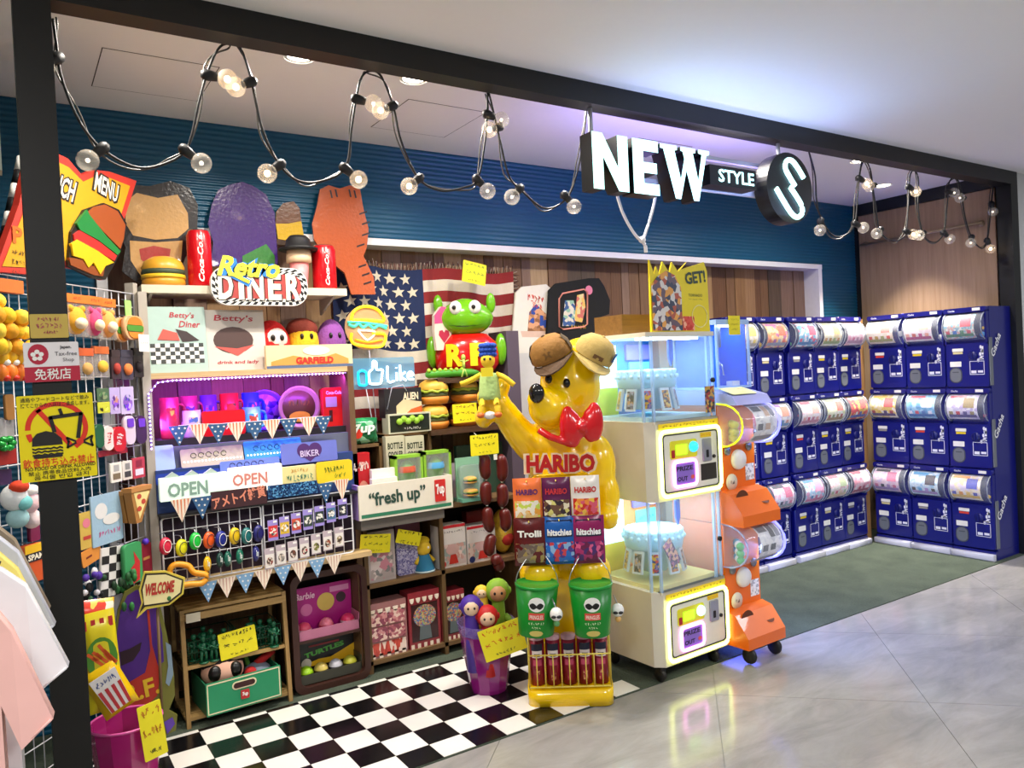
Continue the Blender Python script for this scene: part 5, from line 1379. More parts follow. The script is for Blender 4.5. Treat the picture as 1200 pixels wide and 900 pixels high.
# ================================================================== flag on the back wall
fx0, fx1, fzt, fzb = at(392, 350, 1.36).x, at(603, 380, 1.36).x, at(520, 316, 1.36).z, at(470, 492, 1.36).z
fw, fh = fx1-fx0, fzt-fzb
fg = thing('flag_blanket', 'stars and stripes blanket with fringe pinned on boarded wall', 'flag', (fx0, 1.385, fzb))
def fy(x, z): return -0.02+0.016*math.sin(x*17+z*3)+0.01*math.sin(x*41+1)
nx, nz = 46, 26
vs = [(fw*i/nx, fy(fw*i/nx, fh*j/nz), fh*j/nz+0.012*math.sin(i*0.28)) for j in range(nz+1) for i in range(nx+1)]
cw = 0.44
def flag_strip(sel, name, m):
    b = B()
    fs = [(j*(nx+1)+i, j*(nx+1)+i+1, (j+1)*(nx+1)+i+1, (j+1)*(nx+1)+i) for j in range(nz) for i in range(nx) if sel(i, j)]
    b.add(vs, fs, 0, True)
    used = sorted({k for f in b.f for k in f}); mp = {k: n for n, k in enumerate(used)}
    b.v = [b.v[k] for k in used]; b.f = [tuple(mp[k] for k in f) for f in b.f]
    return b.build(name, m, fg)
incan = lambda i, j: i < nx*cw and j >= nz*6/13
flag_strip(incan, 'blue_canton', C('1c2a52', 0.9, 0, 0.1, 0.2, 120))
for k in range(13):
    flag_strip(lambda i, j: j//2 == k and not incan(i, j), 'stripe', C('8a2426' if k % 2 == 0 else 'ddd2c0', 0.9, 0, 0.06, 0.2, 120))
for r in range(6):
    for c in range(6 if r % 2 == 0 else 5):
        cx = fw*cw*(0.09+0.165*c+(0.08 if r % 2 else 0)); cz = fh*(6/13+0.52*(0.09+0.165*r))
        b = B(); P_ = star(cx, cz, 0.036, PI/2+0.1)
        b.add([(p[0], fy(p[0], p[1])-0.004, p[1]+0.012*math.sin(p[0]/fw*nx*0.28)) for p in P_], [tuple(range(10))])
        b.build('star', C('d8cfb8', 0.9), fg)
fr = B()
for i in range(150):
    x = fw*i/150; z = fh+0.012*math.sin(i*46/150*0.28)
    fr.tube([(x, fy(x, fh), z), (x+random.uniform(-0.01, 0.01), fy(x, fh)-0.004, z+random.uniform(0.02, 0.045))], 0.002, 3, i % 3)
for i in range(110):
    z = fh*i/110
    fr.tube([(fw, fy(fw, z), z), (fw+random.uniform(0.02, 0.05), fy(fw, z)-0.004, z+random.uniform(-0.01, 0.01))], 0.002, 3, i % 3)
o = fr.build('fringe', [C('5a1a1e', 0.9), C('b8a898', 0.9), C('1a1a24', 0.9)], fg); o['kind'] = 'stuff'

# ================================================================== neon signs on clear stands
def tube_sign(label, u0, u1, v0, v1, y, board, strokes, zstand, legs, outline=None):
    x0, x1, zb, zt = rc(u0, u1, v0, v1, y)
    w, hg = x1-x0, zt-zb
    t = thing('neon_sign', label, 'neon sign', ((x0+x1)/2, y, zb))
    P_ = [((a-0.5)*w, c*hg) for a, c in outline] if outline else rrect(-w/2, w/2, 0, hg, 0.012, 4)
    B().prism(P_, 0.012, 0.018).build('backing_board', board, t)
    for pts, m, r_ in strokes:
        B().tube(spline([((a-0.5)*w, 0.006, c*hg) for a, c in pts], 4), r_, 7).build('neon_tube', m, t)
    for a in legs:
        B().tube([((a[0]-0.5)*w, 0.015, 0.01), ((a[1]-0.5)*w, 0.02, zstand-zb)], 0.003, 6).build('stand_leg', CLEAR('e8e8f8', 0.6), t)
    return t
NY, NG, NW, NO = EM('ffd820', 1.1), EM('4cd8b4', 0.9), EM('fff8f0', 1.2), EM('ff9a18', 1.0)
bo = [(0.5+0.5*math.cos(2*PI*i/28)*(0.96 if 0.1 < (i/28) < 0.4 else 1.0), 0.5+0.5*math.sin(2*PI*i/28)) for i in range(28)]
tube_sign('burger shaped neon sign on clear stand before the flag', 405, 457, 357, 410, 1.22, C('d8a878', 0.35, 0, 0.05, 0, 30, 0, 0.9), [
    ([(0.14, 0.66), (0.2, 0.84), (0.38, 0.95), (0.62, 0.95), (0.8, 0.84), (0.87, 0.64), (0.5, 0.66), (0.15, 0.66)], NY, 0.008),
    ([(0.08, 0.57), (0.2, 0.52), (0.3, 0.58), (0.4, 0.5), (0.52, 0.56), (0.64, 0.48), (0.76, 0.54), (0.93, 0.47)], NG, 0.0075),
    ([(0.06, 0.62), (0.3, 0.62), (0.7, 0.57), (0.95, 0.53)], NG, 0.006),
    ([(0.28, 0.43), (0.48, 0.22), (0.66, 0.4), (0.28, 0.44)], NW, 0.005),
    ([(0.14, 0.38), (0.12, 0.22), (0.24, 0.12), (0.7, 0.06), (0.86, 0.14), (0.88, 0.34), (0.6, 0.36)], NY, 0.008),
    ([(0.2, 0.24), (0.5, 0.17), (0.82, 0.22)], NO, 0.006)], at(445, 506, 1.2).z, [(0.52, 0.62)], bo)
NB, NL = EM('18d0f8', 1.2), EM('e8fbff', 2.2)
def glyph(chx, pts): return [(chx+a, c) for a, c in pts]
tube_sign('pale blue lit thumbs up neon sign before the flag', 412, 487, 419, 455, 1.16, CLEAR('6aa8c8', 0.5, 0.2), [
    ([(0.11, 0.15), (0.11, 0.55), (0.22, 0.55), (0.22, 0.15), (0.11, 0.15)], NB, 0.007),
    ([(0.27, 0.2), (0.27, 0.52), (0.33, 0.66), (0.34, 0.88), (0.39, 0.84), (0.39, 0.62), (0.48, 0.6), (0.47, 0.45), (0.46, 0.3), (0.43, 0.16), (0.3, 0.16), (0.27, 0.2)], NL, 0.006),
    ([(0.56, 0.72), (0.56, 0.22), (0.66, 0.22)], NL, 0.006), ([(0.7, 0.5), (0.7, 0.22)], NL, 0.006), ([(0.7, 0.66), (0.7, 0.63)], NL, 0.006),
    ([(0.76, 0.74), (0.76, 0.22)], NL, 0.006), ([(0.84, 0.5), (0.77, 0.36), (0.85, 0.22)], NL, 0.006),
    ([(0.89, 0.37), (0.97, 0.39), (0.93, 0.5), (0.88, 0.42), (0.89, 0.27), (0.97, 0.25)], NL, 0.006)], at(440, 505, 1.16).z, [(0.22, 0.32), (0.55, 0.55)])

# ================================================================== wooden crates
CX0, CX1 = at(428, 680, 1.0).x, at(612, 640, 1.0).x
zc0, zc1, zc2 = at(480, 764, 1.0).z, at(480, 676, 1.0).z, at(480, 598, 1.0).z
CRW = WOOD('5a4226', '7a5c38', 5, 0.6, 0); CRV = WOOD('523c22', '70542f', 5, 0.6, 2)
cu = thing('crate_shelf', 'dark wooden crate shelf beside the purple-lit unit', 'shelf', ((CX0+CX1)/2, 1.0, 0.004))
cxm = (CX0+CX1)/2
def cb(x0, x1, y0, y1, z0, z1, nm, m): return B().box(x0-cxm, x1-cxm, y0-1.0, y1-1.0, z0-0.004, z1-0.004).build(nm, m, cu)
xm = at(540, 640, 1.0).x-0.16
xmid = at(516, 640, 1.0).x
for xx in (CX0, xmid, CX1-0.022): cb(xx, xx+0.022, 1.0, 1.28, 0.004, zc2-0.022, 'side_board', CRV)
for z in (zc0, zc1, zc2): cb(CX0, CX1, 1.0, 1.28, z-0.022, z, 'shelf', CRW)
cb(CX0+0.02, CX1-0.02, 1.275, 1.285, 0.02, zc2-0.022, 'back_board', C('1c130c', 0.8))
# upper crates standing on the shelf
def crate(label, u0, u1, vt, vb, y, d, z, group='small wooden crates on the shelf'):
    x0, x1 = at(u0, (vt+vb)/2, y).x, at(u1, (vt+vb)/2, y).x
    zt = at((u0+u1)/2, vt, y).z
    w, hg = x1-x0, zt-z
    t = thing('wooden_crate', label, 'crate', ((x0+x1)/2, y, z), 0, group)
    for xx in (-w/2, w/2-0.016): B().box(xx, xx+0.016, 0, d, 0, hg).build('side_board', CRV, t)
    B().box(-w/2, w/2, 0, d, hg-0.016, hg).build('top_board', CRW, t)
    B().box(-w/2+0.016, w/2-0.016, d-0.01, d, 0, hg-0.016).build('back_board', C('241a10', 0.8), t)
    return t, w, hg, (x0+x1)/2, zt
_, _, _, xa, za = crate('low wooden crate under the green snack pillow', 405, 449, 521, 590, 1.09, 0.19, zc2)
_, _, _, xb, zb_ = crate('taller wooden crate under the green toy box', 449, 507, 507, 590, 1.11, 0.17, zc2)
# wall shelves at the statue and burgers
xs0, xs1 = at(505, 500, 1.12).x, at(575, 500, 1.12).x
zB = at(535, 501, 1.12).z
zR = at(540, 442, 1.16).z
for nm, lb, x0, x1, y0, z in (('wall_shelf', 'dark brown wall shelf carrying the toy burgers', xs0-0.02, at(592, 495, 1.12).x, 1.08, zB), ('wall_shelf', 'dark brown wall shelf carrying the green monster figure', at(509, 442, 1.16).x, at(578, 440, 1.16).x, 1.12, zR)):
    t = thing(nm, lb, 'shelf', ((x0+x1)/2, y0, z-0.03))
    w = x1-x0
    B().box(-w/2, w/2, 0, 1.425-y0, 0, 0.028).build('board', WOOD('3c2616', '56381f', 5, 0.5, 0), t)
    for a in (-w*0.4, w*0.4-0.02): B().prism([(0.06, 0), (1.42-y0, 0), (1.42-y0, -0.12)], a, a+0.02, 0, 'x').build('bracket', DARK, t)
# ---------- green monster figure with red shirt (plain version)
x0, x1, zb, zt = rc(514, 580, 330, 440, 1.17)
t = thing('monster_figure', 'glossy green monster figure in a red shirt with yellow letters', 'figure', ((x0+x1)/2+0.02, 1.225, zR), -0.5)
hg = zt-zR
GRN = C('6cb414', 0.2, 0, 0.05, 0, 10, 0.4)
SHR = [(0.1, 0.0), (0.15, 0.02), (0.185, hg*0.12), (0.195, hg*0.24), (0.175, hg*0.36), (0.12, hg*0.45), (0, hg*0.48)]
b = B().lathe(SHR, n=28); b.v = [(p[0], p[1]*0.62, p[2]) for p in b.v]
b.build('shirt', C('d01410', 0.2, 0, 0.05, 0, 10, 0.4), t)
b = B().ball((0, -0.02, hg*0.63), (0.165, 0.11, hg*0.2), 22)
b.v = [(p[0]*(1.0-0.25*max(0, (p[2]-hg*0.63)/(hg*0.2))), p[1], p[2]) for p in b.v]
hd = b.build('head', GRN, t)
for sx in (-1, 1):
    B().ball((sx*0.055, -0.115, hg*0.72), (0.036, 0.025, 0.04), 12).build('eye', C('f4f4ee', 0.2), hd)
    B().ball((sx*0.055-0.008, -0.138, hg*0.72), 0.013, 8).build('pupil', BLACK, hd)
    B().ball((sx*0.155, 0.03, hg*0.78), (0.028, 0.02, 0.06), 12).build('ear', GRN, hd)
    B().ball((sx*0.2, 0.0, hg*0.28), (0.035, 0.045, hg*0.17), 12).build('arm', GRN, t)
b = B()
b.poly([(-0.1, hg*0.545), (-0.05, hg*0.525), (0.0, hg*0.52), (0.05, hg*0.525), (0.1, hg*0.545), (0.05, hg*0.535), (0.0, hg*0.532), (-0.05, hg*0.535)], -0.11)
b.v = [(p[0], -0.02-0.112*math.sqrt(max(0.01, 1-(p[0]/0.165)**2-((p[2]-hg*0.63)/(hg*0.2))**2)), p[2]) for p in b.v]
b.build('mouth_line', C('2a4a0c', 0.4), hd)
for ch, xx in (('R', -0.07), ('F', 0.065)):
    b = B().text(ch, xx, hg*0.23, 0.13, 0, 0.0, 0.1, 0.05)
    b.v = [(p[0], -0.62*math.sqrt(max(0.0, 0.2**2-p[0]**2))-0.004, p[2]) for p in b.v]
    b.build('lettering', C('f2d418', 0.35), t)
t2 = thing('snake_base', 'long green rubber snake lying on the figure shelf', 'toy snake', (at(537, 438, 1.13).x, 1.15, zR))
B().tube(spline([(-0.2, -0.01, 0.022), (-0.12, -0.02, 0.025), (-0.03, -0.015, 0.026), (0.06, -0.02, 0.025), (0.14, -0.01, 0.024), (0.19, 0.0, 0.02)], 4), [0.012]+[0.023]*18+[0.012]*2, 10).build('body', C('4a9a28', 0.4), t2)
for k in range(7): B().ball((-0.19+0.035*k, -0.03, 0.045), 0.012, 7).build('spike', C('a8cc38', 0.4), t2)
t3 = thing('alien_doll', 'tiny pale green bendy doll standing at the red shirt', 'doll', (at(545, 430, 1.1).x, 1.135, zR))
b = B().ball((0, -0.02, 0.112), (0.014, 0.012, 0.018), 10).tube([(0, -0.02, 0.1), (0, -0.02, 0.05)], 0.009, 8)
for sx in (-1, 1): b.tube([(0, -0.02, 0.085), (sx*0.028, -0.03, 0.095)], 0.004, 6).tube([(0, -0.02, 0.055), (sx*0.018, -0.025, 0.0)], 0.0055, 6)
b.build('body', C('b8d060', 0.4), t3)
tp_ = tag(B().prism([(-0.05, 0.0), (-0.06, 0.1), (-0.055, 0.2), (-0.01, 0.25), (0.06, 0.24), (0.055, 0.12), (0.03, 0.0)], 0, 0.03).build('ice_lolly_cushion', C('f0dccc', 0.6), None, (at(518, 345, 1.22).x, 1.22, zR+0.16)), 'pink and cream ice lolly cushion behind the green monster figure', 'cushion')
B().poly([(-0.058, 0.15), (-0.055, 0.2), (-0.01, 0.25), (0.06, 0.24), (0.057, 0.16)], -0.001).build('pink_top', C('e0508a', 0.6), tp_)
B().poly([(0, 0.04), (0.035, 0.085), (0.03, 0.11), (0.01, 0.115), (0, 0.1), (-0.01, 0.115), (-0.03, 0.11), (-0.035, 0.085)], -0.002).build('heart_print', C('b82848', 0.6), tp_)
pcard('yellow and green handwritten card above the green monster figure', 556, 320, 30, 25, 1.2, ['~5', '~5', '~7'], 0.15, 0.1, INKGREEN)
# ---------- burgers on the wall shelf
def toy_burger(label, u, vb, wpx, y, z, hk=0.8):
    c = at(u, vb, y); k = (c-CAM).dot(_f)/FPX
    r = wpx*k/2
    t = thing('squeeze_burger', label, 'toy burger', (c.x, y+r, z), 0, 'squeeze burgers in paper trays')
    q = r
    B().lathe([(0, 0), (q*0.85, 0), (q*1.0, 0.022), (q*1.0, 0.04), (0, 0.04)], n=20).build('orange_tray', C('e08a2c', 0.5), t)
    B().lathe([(0, 0.04), (q*0.9, 0.04), (q*0.94, 0.052), (q*0.88, 0.066), (0, 0.066)], n=20).build('patty', C('50582c', 0.6), t)
    b = B(); vs_ = []
    n = 36
    for rr, zz in ((0.8, 0.064), (1.0, 0.066), (0.98, 0.078), (0.8, 0.08)):
        for i in range(n):
            a = 2*PI*i/n; vs_.append((q*rr*math.cos(a), q*rr*math.sin(a), zz+(0.006*math.sin(a*8) if rr > 0.9 else 0)))
    b.add(vs_, [(j*n+i, j*n+(i+1) % n, (j+1)*n+(i+1) % n, (j+1)*n+i) for j in range(3) for i in range(n)], 0, True)
    b.build('lettuce', C('a8b838', 0.5), t)
    B().lathe([(q*0.96, 0.08), (q*0.97, 0.092), (q*0.85, 0.118), (q*0.5, 0.136), (0, 0.14)], n=20).build('bun_top', C('dcaa3c', 0.4), t)
toy_burger('squeeze burger, lower one of the stacked pair', 517, 498, 37, 1.1, zB)
toy_burger('squeeze burger, upper one of the stacked pair', 517, 474, 37, 1.1, zB+0.14)
toy_burger('squeeze burger behind handwritten card, lower of its pair', 552, 494, 34, 1.16, zB)
toy_burger('squeeze burger behind the seated rag doll, upper of its pair', 553, 470, 34, 1.16, zB+0.14)
pcard('yellow handwritten card in front of the squeeze burgers', 545, 484, 29, 22, 1.08, ['~5', '~4', '~4'], -0.02, 0, C('8a3a20', 0.6))
# ---------- alien boxes and toys near the top crate
o, w, hg = gbox('game_box', 'black and cream science fiction game box with orange planet', 'box', 451, 494, 455, 487, 1.13, 0.08, C('1a1a22', 0.4), zb_+0.085)
B().poly([(-w*0.2, 0), (w*0.5, 0), (w*0.5, hg*0.5), (0, hg*0.62), (-w*0.2, hg*0.4)], -0.001).build('cream_print', C('d8c49a', 0.4), o)
B().poly([(-w*0.05, 0), (w*0.5, 0), (w*0.5, hg*0.36), (w*0.2, hg*0.26)], -0.002).build('orange_print', C('c85a24', 0.4), o)
B().text('ALIEN', w*0.2, hg*0.72, hg*0.26, 0, -0.002, w*0.42, 0.03).build('lettering', C('f0e0c0', 0.4), o)
B().tube([(-w*0.45, -0.002, hg*0.3), (-w*0.3, -0.002, hg*1.05), (0, -0.002, hg*1.12), (w*0.1, -0.002, hg*0.9)], 0.003, 5).build('handle', C('b8b8c8', 0.4), o)
o, w, hg = gbox('toy_box', 'clear fronted box of green toy heads on the crate', 'box', 455, 505, 484, 507, 1.1, 0.08, C('c8c8b0', 0.4), zb_)
b = B().box(-w*0.46, w*0.46, -0.002, 0.0, hg*0.08, hg*0.92).build('dark_window', C('16201a', 0.4), o)
for k in range(6): B().ball((-w*0.25+w*0.1*k, -0.006, hg*(0.6+0.12*(k % 2))), (w*0.075, 0.012, hg*0.17), 10).build('green_head', C('98c838', 0.4), o)
B().text('~8', w*0.05, hg*0.24, hg*0.14, 0, -0.004, w*0.4, 0.02).build('lettering', WHITE, o)
x0, x1, zb, zt = rc(403, 447, 490, 524, 1.08)
b = B()
W_, H_ = (x1-x0)/2, (zt-za)/2
n = 12
for sgn in (-1, 1):
    vv = []
    for j in range(n+1):
        for i in range(n+1):
            a, c = -1+2*i/n, -1+2*j/n
            puff = (1-a**4)*(1-c**4)
            vv.append((a*W_*(1-0.06*(1-abs(c))), sgn*0.04*puff**0.6-0.0, H_+c*H_*(1-0.08*abs(a)**3)))
    f_ = [(j*(n+1)+i, j*(n+1)+i+1, (j+1)*(n+1)+i+1, (j+1)*(n+1)+i) for j in range(n) for i in range(n)]
    b.add(vv, f_ if sgn < 0 else [q[::-1] for q in f_], 0, True)
o = tag(b.build('snack_pillow', PR(['1f7a4a', '2a9a5a', '8ac8a0', '146038'], 22, 0.2, 3), None, ((x0+x1)/2, 1.13, za)), 'shiny green soda bag pillow on the low crate', 'pillow')
B().text('7up', 0.01, H_*1.15, H_*0.9, 0, -0.045, W_*1.2, 0.04, 0.08, 0, 0.2).build('lettering', C('e8f4ec', 0.3), o)
B().disc(-W_*0.25, H_*0.85, 0.026, None, -0.044).build('red_dot', C('d83a28', 0.3), o)
# ---------- fresh up box in front
FC = (at(473, 582, 0.9).x, 0.9)
x0, x1 = at(420, 578, 0.9).x, at(530, 572, 0.9).x
z0 = at(475, 598, 0.9).z-0.004; z1 = at(475, 566, 0.9).z
w, hg = x1-x0, z1-z0
t = thing('soda_crate', 'white soda crate with green lettering jutting from the shelf', 'crate', ((x0+x1)/2, 0.9, zc2+0.001))
hg = z1-zc2+0.012
fb = B().box(-w/2, w/2, 0, 0.012, 0, hg).build('front_board', C('e4ddcc', 0.45), t)
B().rect(-w/2+0.01, w/2-0.01, 0.01, hg*0.16, -0.001).build('green_band', C('2f7a5a', 0.45), fb)
B().text('“fresh up”', -w*0.1, hg*0.54, hg*0.52, 0, -0.002, w*0.6, 0.03, 0.03).build('lettering', C('2c4a40', 0.45), fb)
rb = B().rbox(w*0.3, w*0.42, -0.004, -0.001, hg*0.24, hg*0.9, 0.004).build('red_badge', C('c82a28', 0.4), fb)
B().text('7up', w*0.36, hg*0.58, hg*0.4, 0, -0.006, w*0.09, 0.04, 0.1).build('badge_lettering', WHITE, rb)
B().box(-w/2-0.0005, -w/2+0.012, 0.012, 0.22, 0, hg).build('end_board', C('a88cd8', 0.45), t)
B().box(w/2-0.012, w/2, 0.012, 0.22, 0, hg).build('end_board', C('c8bca8', 0.5), t)
B().box(-w/2, w/2, 0.208, 0.22, 0, hg).build('rear_board', C('c8a878', 0.5), t)
B().box(-w/2+0.012, w/2-0.012, 0.012, 0.208, 0.0, 0.01).build('bottom_board', C('b89868', 0.5), t)
# pull-out board under the crate
tag(B().box(x0+0.01, x1-0.05, 0.91, 1.0, zc2-0.05, zc2).build('plank_ledge', C('5c5650', 0.6)), 'grey ledge board under the white soda crate', 'board')
ZF = zc2+0.014
# in the crate: red box, burger stack, white boxes, green window boxes
o, w, hg = gbox('red_snack_box', 'red box with white script at end of the soda crate', 'box', 412, 434, 531, 575, 1.0, 0.05, C('b81c24', 0.35), ZF)
B().text('~6', 0, hg*0.78, hg*0.16, 0, -0.001, w*0.8, 0.02, 0, 0, 0.2).build('lettering', C('f0d8d0', 0.4), o)
B().disc(w*0.1, hg*0.35, w*0.3, hg*0.2, -0.001).build('food_print', C('d8907a', 0.4), o)
for k, (u0, u1, v0, v1, yy, lab) in enumerate(((436, 466, 549, 575, 0.96, 'white carton standing under the burger stack toy'), (436, 466, 560, 578, 0.925, 'low white carton with grey print at front of soda crate'))):
    o, w, hg = gbox('white_carton', lab, 'carton', u0, u1, v0, v1, yy, 0.03, C('e8e4da', 0.5), ZF)
    B().rect(-w*0.3, w*0.2, hg*0.4, hg*0.55, -0.001).build('grey_print', C('8a8a86', 0.5), o)
c = at(443, 552, 1.03)
zt_ = ZF
t = thing('burger_stack_toy', 'towering burger toy with a green ball head on top', 'toy', (c.x, 1.035, zt_), 0)
B().lathe([(0, 0), (0.05, 0), (0.05, 0.075), (0, 0.08)], n=18).build('white_stand', WHITE, t)
B().lathe([(0, 0.08), (0.05, 0.08), (0.056, 0.1), (0.05, 0.105), (0, 0.105)], n=18).build('lettuce', C('4a9a3a', 0.5), t)
B().lathe([(0, 0.105), (0.045, 0.105), (0.05, 0.118), (0.045, 0.13), (0, 0.13)], n=18).build('patty', C('3a2a1c', 0.6), t)
B().lathe([(0.047, 0.13), (0.048, 0.145), (0.03, 0.172), (0, 0.178)], n=18).build('bun_top', C('d8963a', 0.4), t)
B().ball((0, 0, 0.195), 0.021, 12).build('ball_head', C('7aa84a', 0.4), t)
for k, (u0, u1, lab) in enumerate(((453, 475, 'cream bottle cooler box standing next to the burger tower'), (476, 498, 'cream bottle cooler box behind the blue banded toy'))):
    o, w, hg = gbox('cooler_box', lab, 'box', u0, u1, 511, 572, 1.07, 0.04, C('c8c2aa', 0.4), zc2)
    B().text('BOTTLE', 0, hg*0.87, hg*0.09, 0, -0.001, w*0.8, 0.03).text('COOLER', 0, hg*0.75, hg*0.09, 0, -0.001, w*0.8, 0.03).build('lettering', C('2a3024', 0.5), o)
    B().disc(0, hg*0.42, w*0.26, hg*0.2, -0.001).build('orange_ball', C('d8863a', 0.4), o)
GB = C('8cc03a', 0.4)
for k, (u0, u1, v0, v1, hc, lab) in enumerate(((463, 496, 533, 567, 'c8583a', 'lime green window box with orange banded ball'), (497, 529, 528, 562, '5aa8d8', 'lime green window box with blue banded ball'))):
    x0, x1, zb, zt = rc(u0, u1, v0, v1, 0.955)
    w, hg = x1-x0, zt-zb
    t = thing('window_box', lab, 'box', ((x0+x1)/2, 0.955, ZF+0.055), 0, 'lime green window boxes')
    hg = zt-(ZF+0.055)
    B().box(-w/2, -w/2+0.014, 0, 0.07, 0, hg).box(w/2-0.014, w/2, 0, 0.07, 0, hg).box(-w/2, w/2, 0, 0.07, 0, hg*0.25).box(-w/2, w/2, 0.06, 0.07, 0, hg).box(-w/2, w/2, 0, 0.07, hg*0.93, hg).build('carton_frame', GB, t)
    B().box(-w/2+0.014, w/2-0.014, -0.001, 0.001, hg*0.25, hg*0.93).build('window', CLEAR('ffffff', 0.1), t)
    B().ball((0, 0.035, hg*0.58), (w*0.3, 0.028, hg*0.3), 14).build('green_ball', C('6aa848', 0.4), t)
    B().lathe([(w*0.305, hg*0.6), (w*0.31, hg*0.66), (w*0.28, hg*0.74)], (0, 0.033, 0), 16).build('band', C(hc, 0.4), t)
    B().text('MUG', 0, hg*0.12, hg*0.1, 0, -0.001, None, 0.03).build('lettering', C('28401c', 0.5), t)
    sb_ = tag(B().box(-w/2, w/2, 0, 0.07, 0, 0.05).build('stacked_box', C('7aae30', 0.4), None, ((x0+x1)/2, 0.955, ZF)), 'flat lime box under the %s' % lab.split(' with ')[1]+' box', 'box')
    B().rect(-w*0.3, w*0.3, 0.012, 0.04, -0.001).build('dark_window', C('20281c', 0.4), sb_)
# ---------- capsule with burger, wood ledge
zL = at(565, 589, 1.0).z
c = at(549, 570, 1.03)
t = thing('burger_capsule', 'clear hanging pack with a stacked burger toy inside', 'toy pack', (c.x, 1.03, zc2))
B().box(-0.075, 0.075, 0.0, 0.01, 0.0, 0.24).build('green_backing_card', C('8cc0a0', 0.4), t)
B().box(-0.07, 0.07, -0.05, 0.05, 0.0, 0.018).build('green_base', C('7ac0a8', 0.4), t)
B().rbox(-0.07, 0.07, -0.045, 0.0, 0.018, 0.2, 0.03).build('clear_blister', CLEAR('eef4ff', 0.22), t)
b = burger(B(), 0, -0.022, 0.03, 0.042, (0, 1, 2, 3), 0.8); b.build('lower_burger', BMATS, t)
b = burger(B(), 0, -0.022, 0.1, 0.038, (0, 1, 2, 3), 0.8); b.build('upper_burger', BMATS, t)
o, w, hg = gbox('toy_pack', 'clear pack of brown toys behind burger pack', 'toy pack', 526, 541, 543, 588, 1.1, 0.03, CLEAR('d8c8d0', 0.4), zc2)
B().ball((0, 0.015, 0.04), (0.025, 0.012, 0.035), 10).build('brown_toy', C('8a4a3a', 0.5), o)
B().ball((0, 0.015, 0.1), (0.022, 0.012, 0.03), 10).build('purple_toy', C('6a4a7a', 0.5), o)
o, w, hg = gbox('green_bag', 'dark green packet behind the burger pack', 'packet', 536, 590, 520, 588, 1.17, 0.03, C('2c4a38', 0.5), zc2)
# sausages
t = thing('sausage_string', 'string of dark red toy sausages hanging beside the bear', 'toy sausages', at(577, 532, 0.9))
SAU = C('5a1814', 0.3, 0, 0.1); c0 = at(577, 532, 0.9)
links = [((570, 532), (571, 562)), ((584, 532), (586, 564)), ((571, 564), (572, 592)), ((585, 566), (586, 594)), ((572, 594), (576, 624)), ((588, 595), (590, 622)), ((578, 626), (574, 652)), ((576, 650), (584, 668))]
for k, (a, c) in enumerate(links):
    A, Z = at(a[0], a[1], 0.9)-c0, at(c[0], c[1], 0.9)-c0
    A.y = Z.y = (-0.02 if k % 2 else 0.01)
    m = (A+Z)/2+Vector((0.008*(1 if k % 2 else -1), 0, 0))
    B().tube(spline([A, A.lerp(m, 0.4), m, m.lerp(Z, 0.6), Z], 3), [0.007, 0.019, 0.027, 0.031, 0.032, 0.033, 0.033, 0.033, 0.032, 0.03, 0.025, 0.017, 0.007][:13], 10).build('sausage', SAU, t)
    B().ball(Z, (0.008, 0.008, 0.007), 6).build('white_knot', WHITE, t)
B().box(-0.01, 0.012, -0.03, -0.028, -0.03, 0.0).build('price_tag', WHITE, t)
B().tube([(-0.02, 0.01, 0), (0, 0.1, 0.06), (0, 0.2, zB-0.03-c0.z)], 0.003, 5).build('hanging_cord', C('d8d0c8', 0.7), t)
pcard('yellow handwritten card above the sausage string', 568, 521, 34, 24, 0.87, ['~8', '~5', '~4'], 0.0, 0)
# ---------- middle row
o, w, hg = gbox('doll_box', 'pale window box with a pink figure picture behind price card', 'box', 431, 463, 622, 679, 1.02, 0.08, C('c0b4b0', 0.4), zc1)
B().rect(-w*0.42, w*0.42, hg*0.05, hg*0.6, -0.001).build('picture', PR(['b8a8a4', 'd08a98', 'e0d0cc', '8a8a88'], 45, 0.35, 2), o)
for k, (u0, u1) in enumerate(((433, 462), (464, 493))):
    o, w, hg = gbox('purple_carton', 'mauve carton at the back of crate, %s' % ('behind the doll box' if k == 0 else 'behind the clear bag'), 'carton', u0, u1, 606, 676, 1.14, 0.08, C('7a4068', 0.5), zc1)
o, w, hg = gbox('clear_bag', 'clear bag of lilac beads beside blue dressed doll', 'bag', 466, 490, 632, 677, 1.05, 0.05, PR(['8a84b8', 'a8a4cc', '6a6498', 'c0bcd8'], 140, 0.25, 3), zc1, 0, None, 0.012)
pcard('yellow handwritten card hung on the doll box', 440, 637, 34, 22, 0.97, ['~5', '~5', '~6'], 0.12)
pcard('yellow tilted card tucked beside the blue dressed doll', 479, 630, 28, 16, 0.98, ['~5', '~5'], 0.3)
c = at(499, 668, 1.04)
t = thing('rag_doll', 'small yellow headed doll in a blue dress in the crate', 'doll', (c.x, 1.06, zc1))
B().lathe([(0, 0), (0.06, 0.0), (0.058, 0.012), (0.045, 0.05), (0.03, 0.09), (0, 0.095)], n=18).build('dress', C('2a7aa0', 0.8), t)
B().lathe([(0.058, 0.0), (0.062, 0.004), (0.058, 0.01)], n=18).build('hem', C('d8ecec', 0.8), t)
hd = B().ball((0, -0.005, 0.125), (0.042, 0.036, 0.042), 14).build('head', C('e8c02c', 0.8), t)
B().ball((0.012, -0.035, 0.13), 0.008, 8).build('eye', WHITE, hd)
B().ball((0.0, 0.012, 0.16), (0.045, 0.035, 0.026), 12).build('hair', C('d8b418', 0.9, 0, 0.1, 0.3, 80), hd)
for sx in (-1, 1): B().tube([(sx*0.03, 0, 0.08), (sx*0.055, -0.02, 0.05)], 0.01, 8).build('arm', C('e8c02c', 0.8), t)
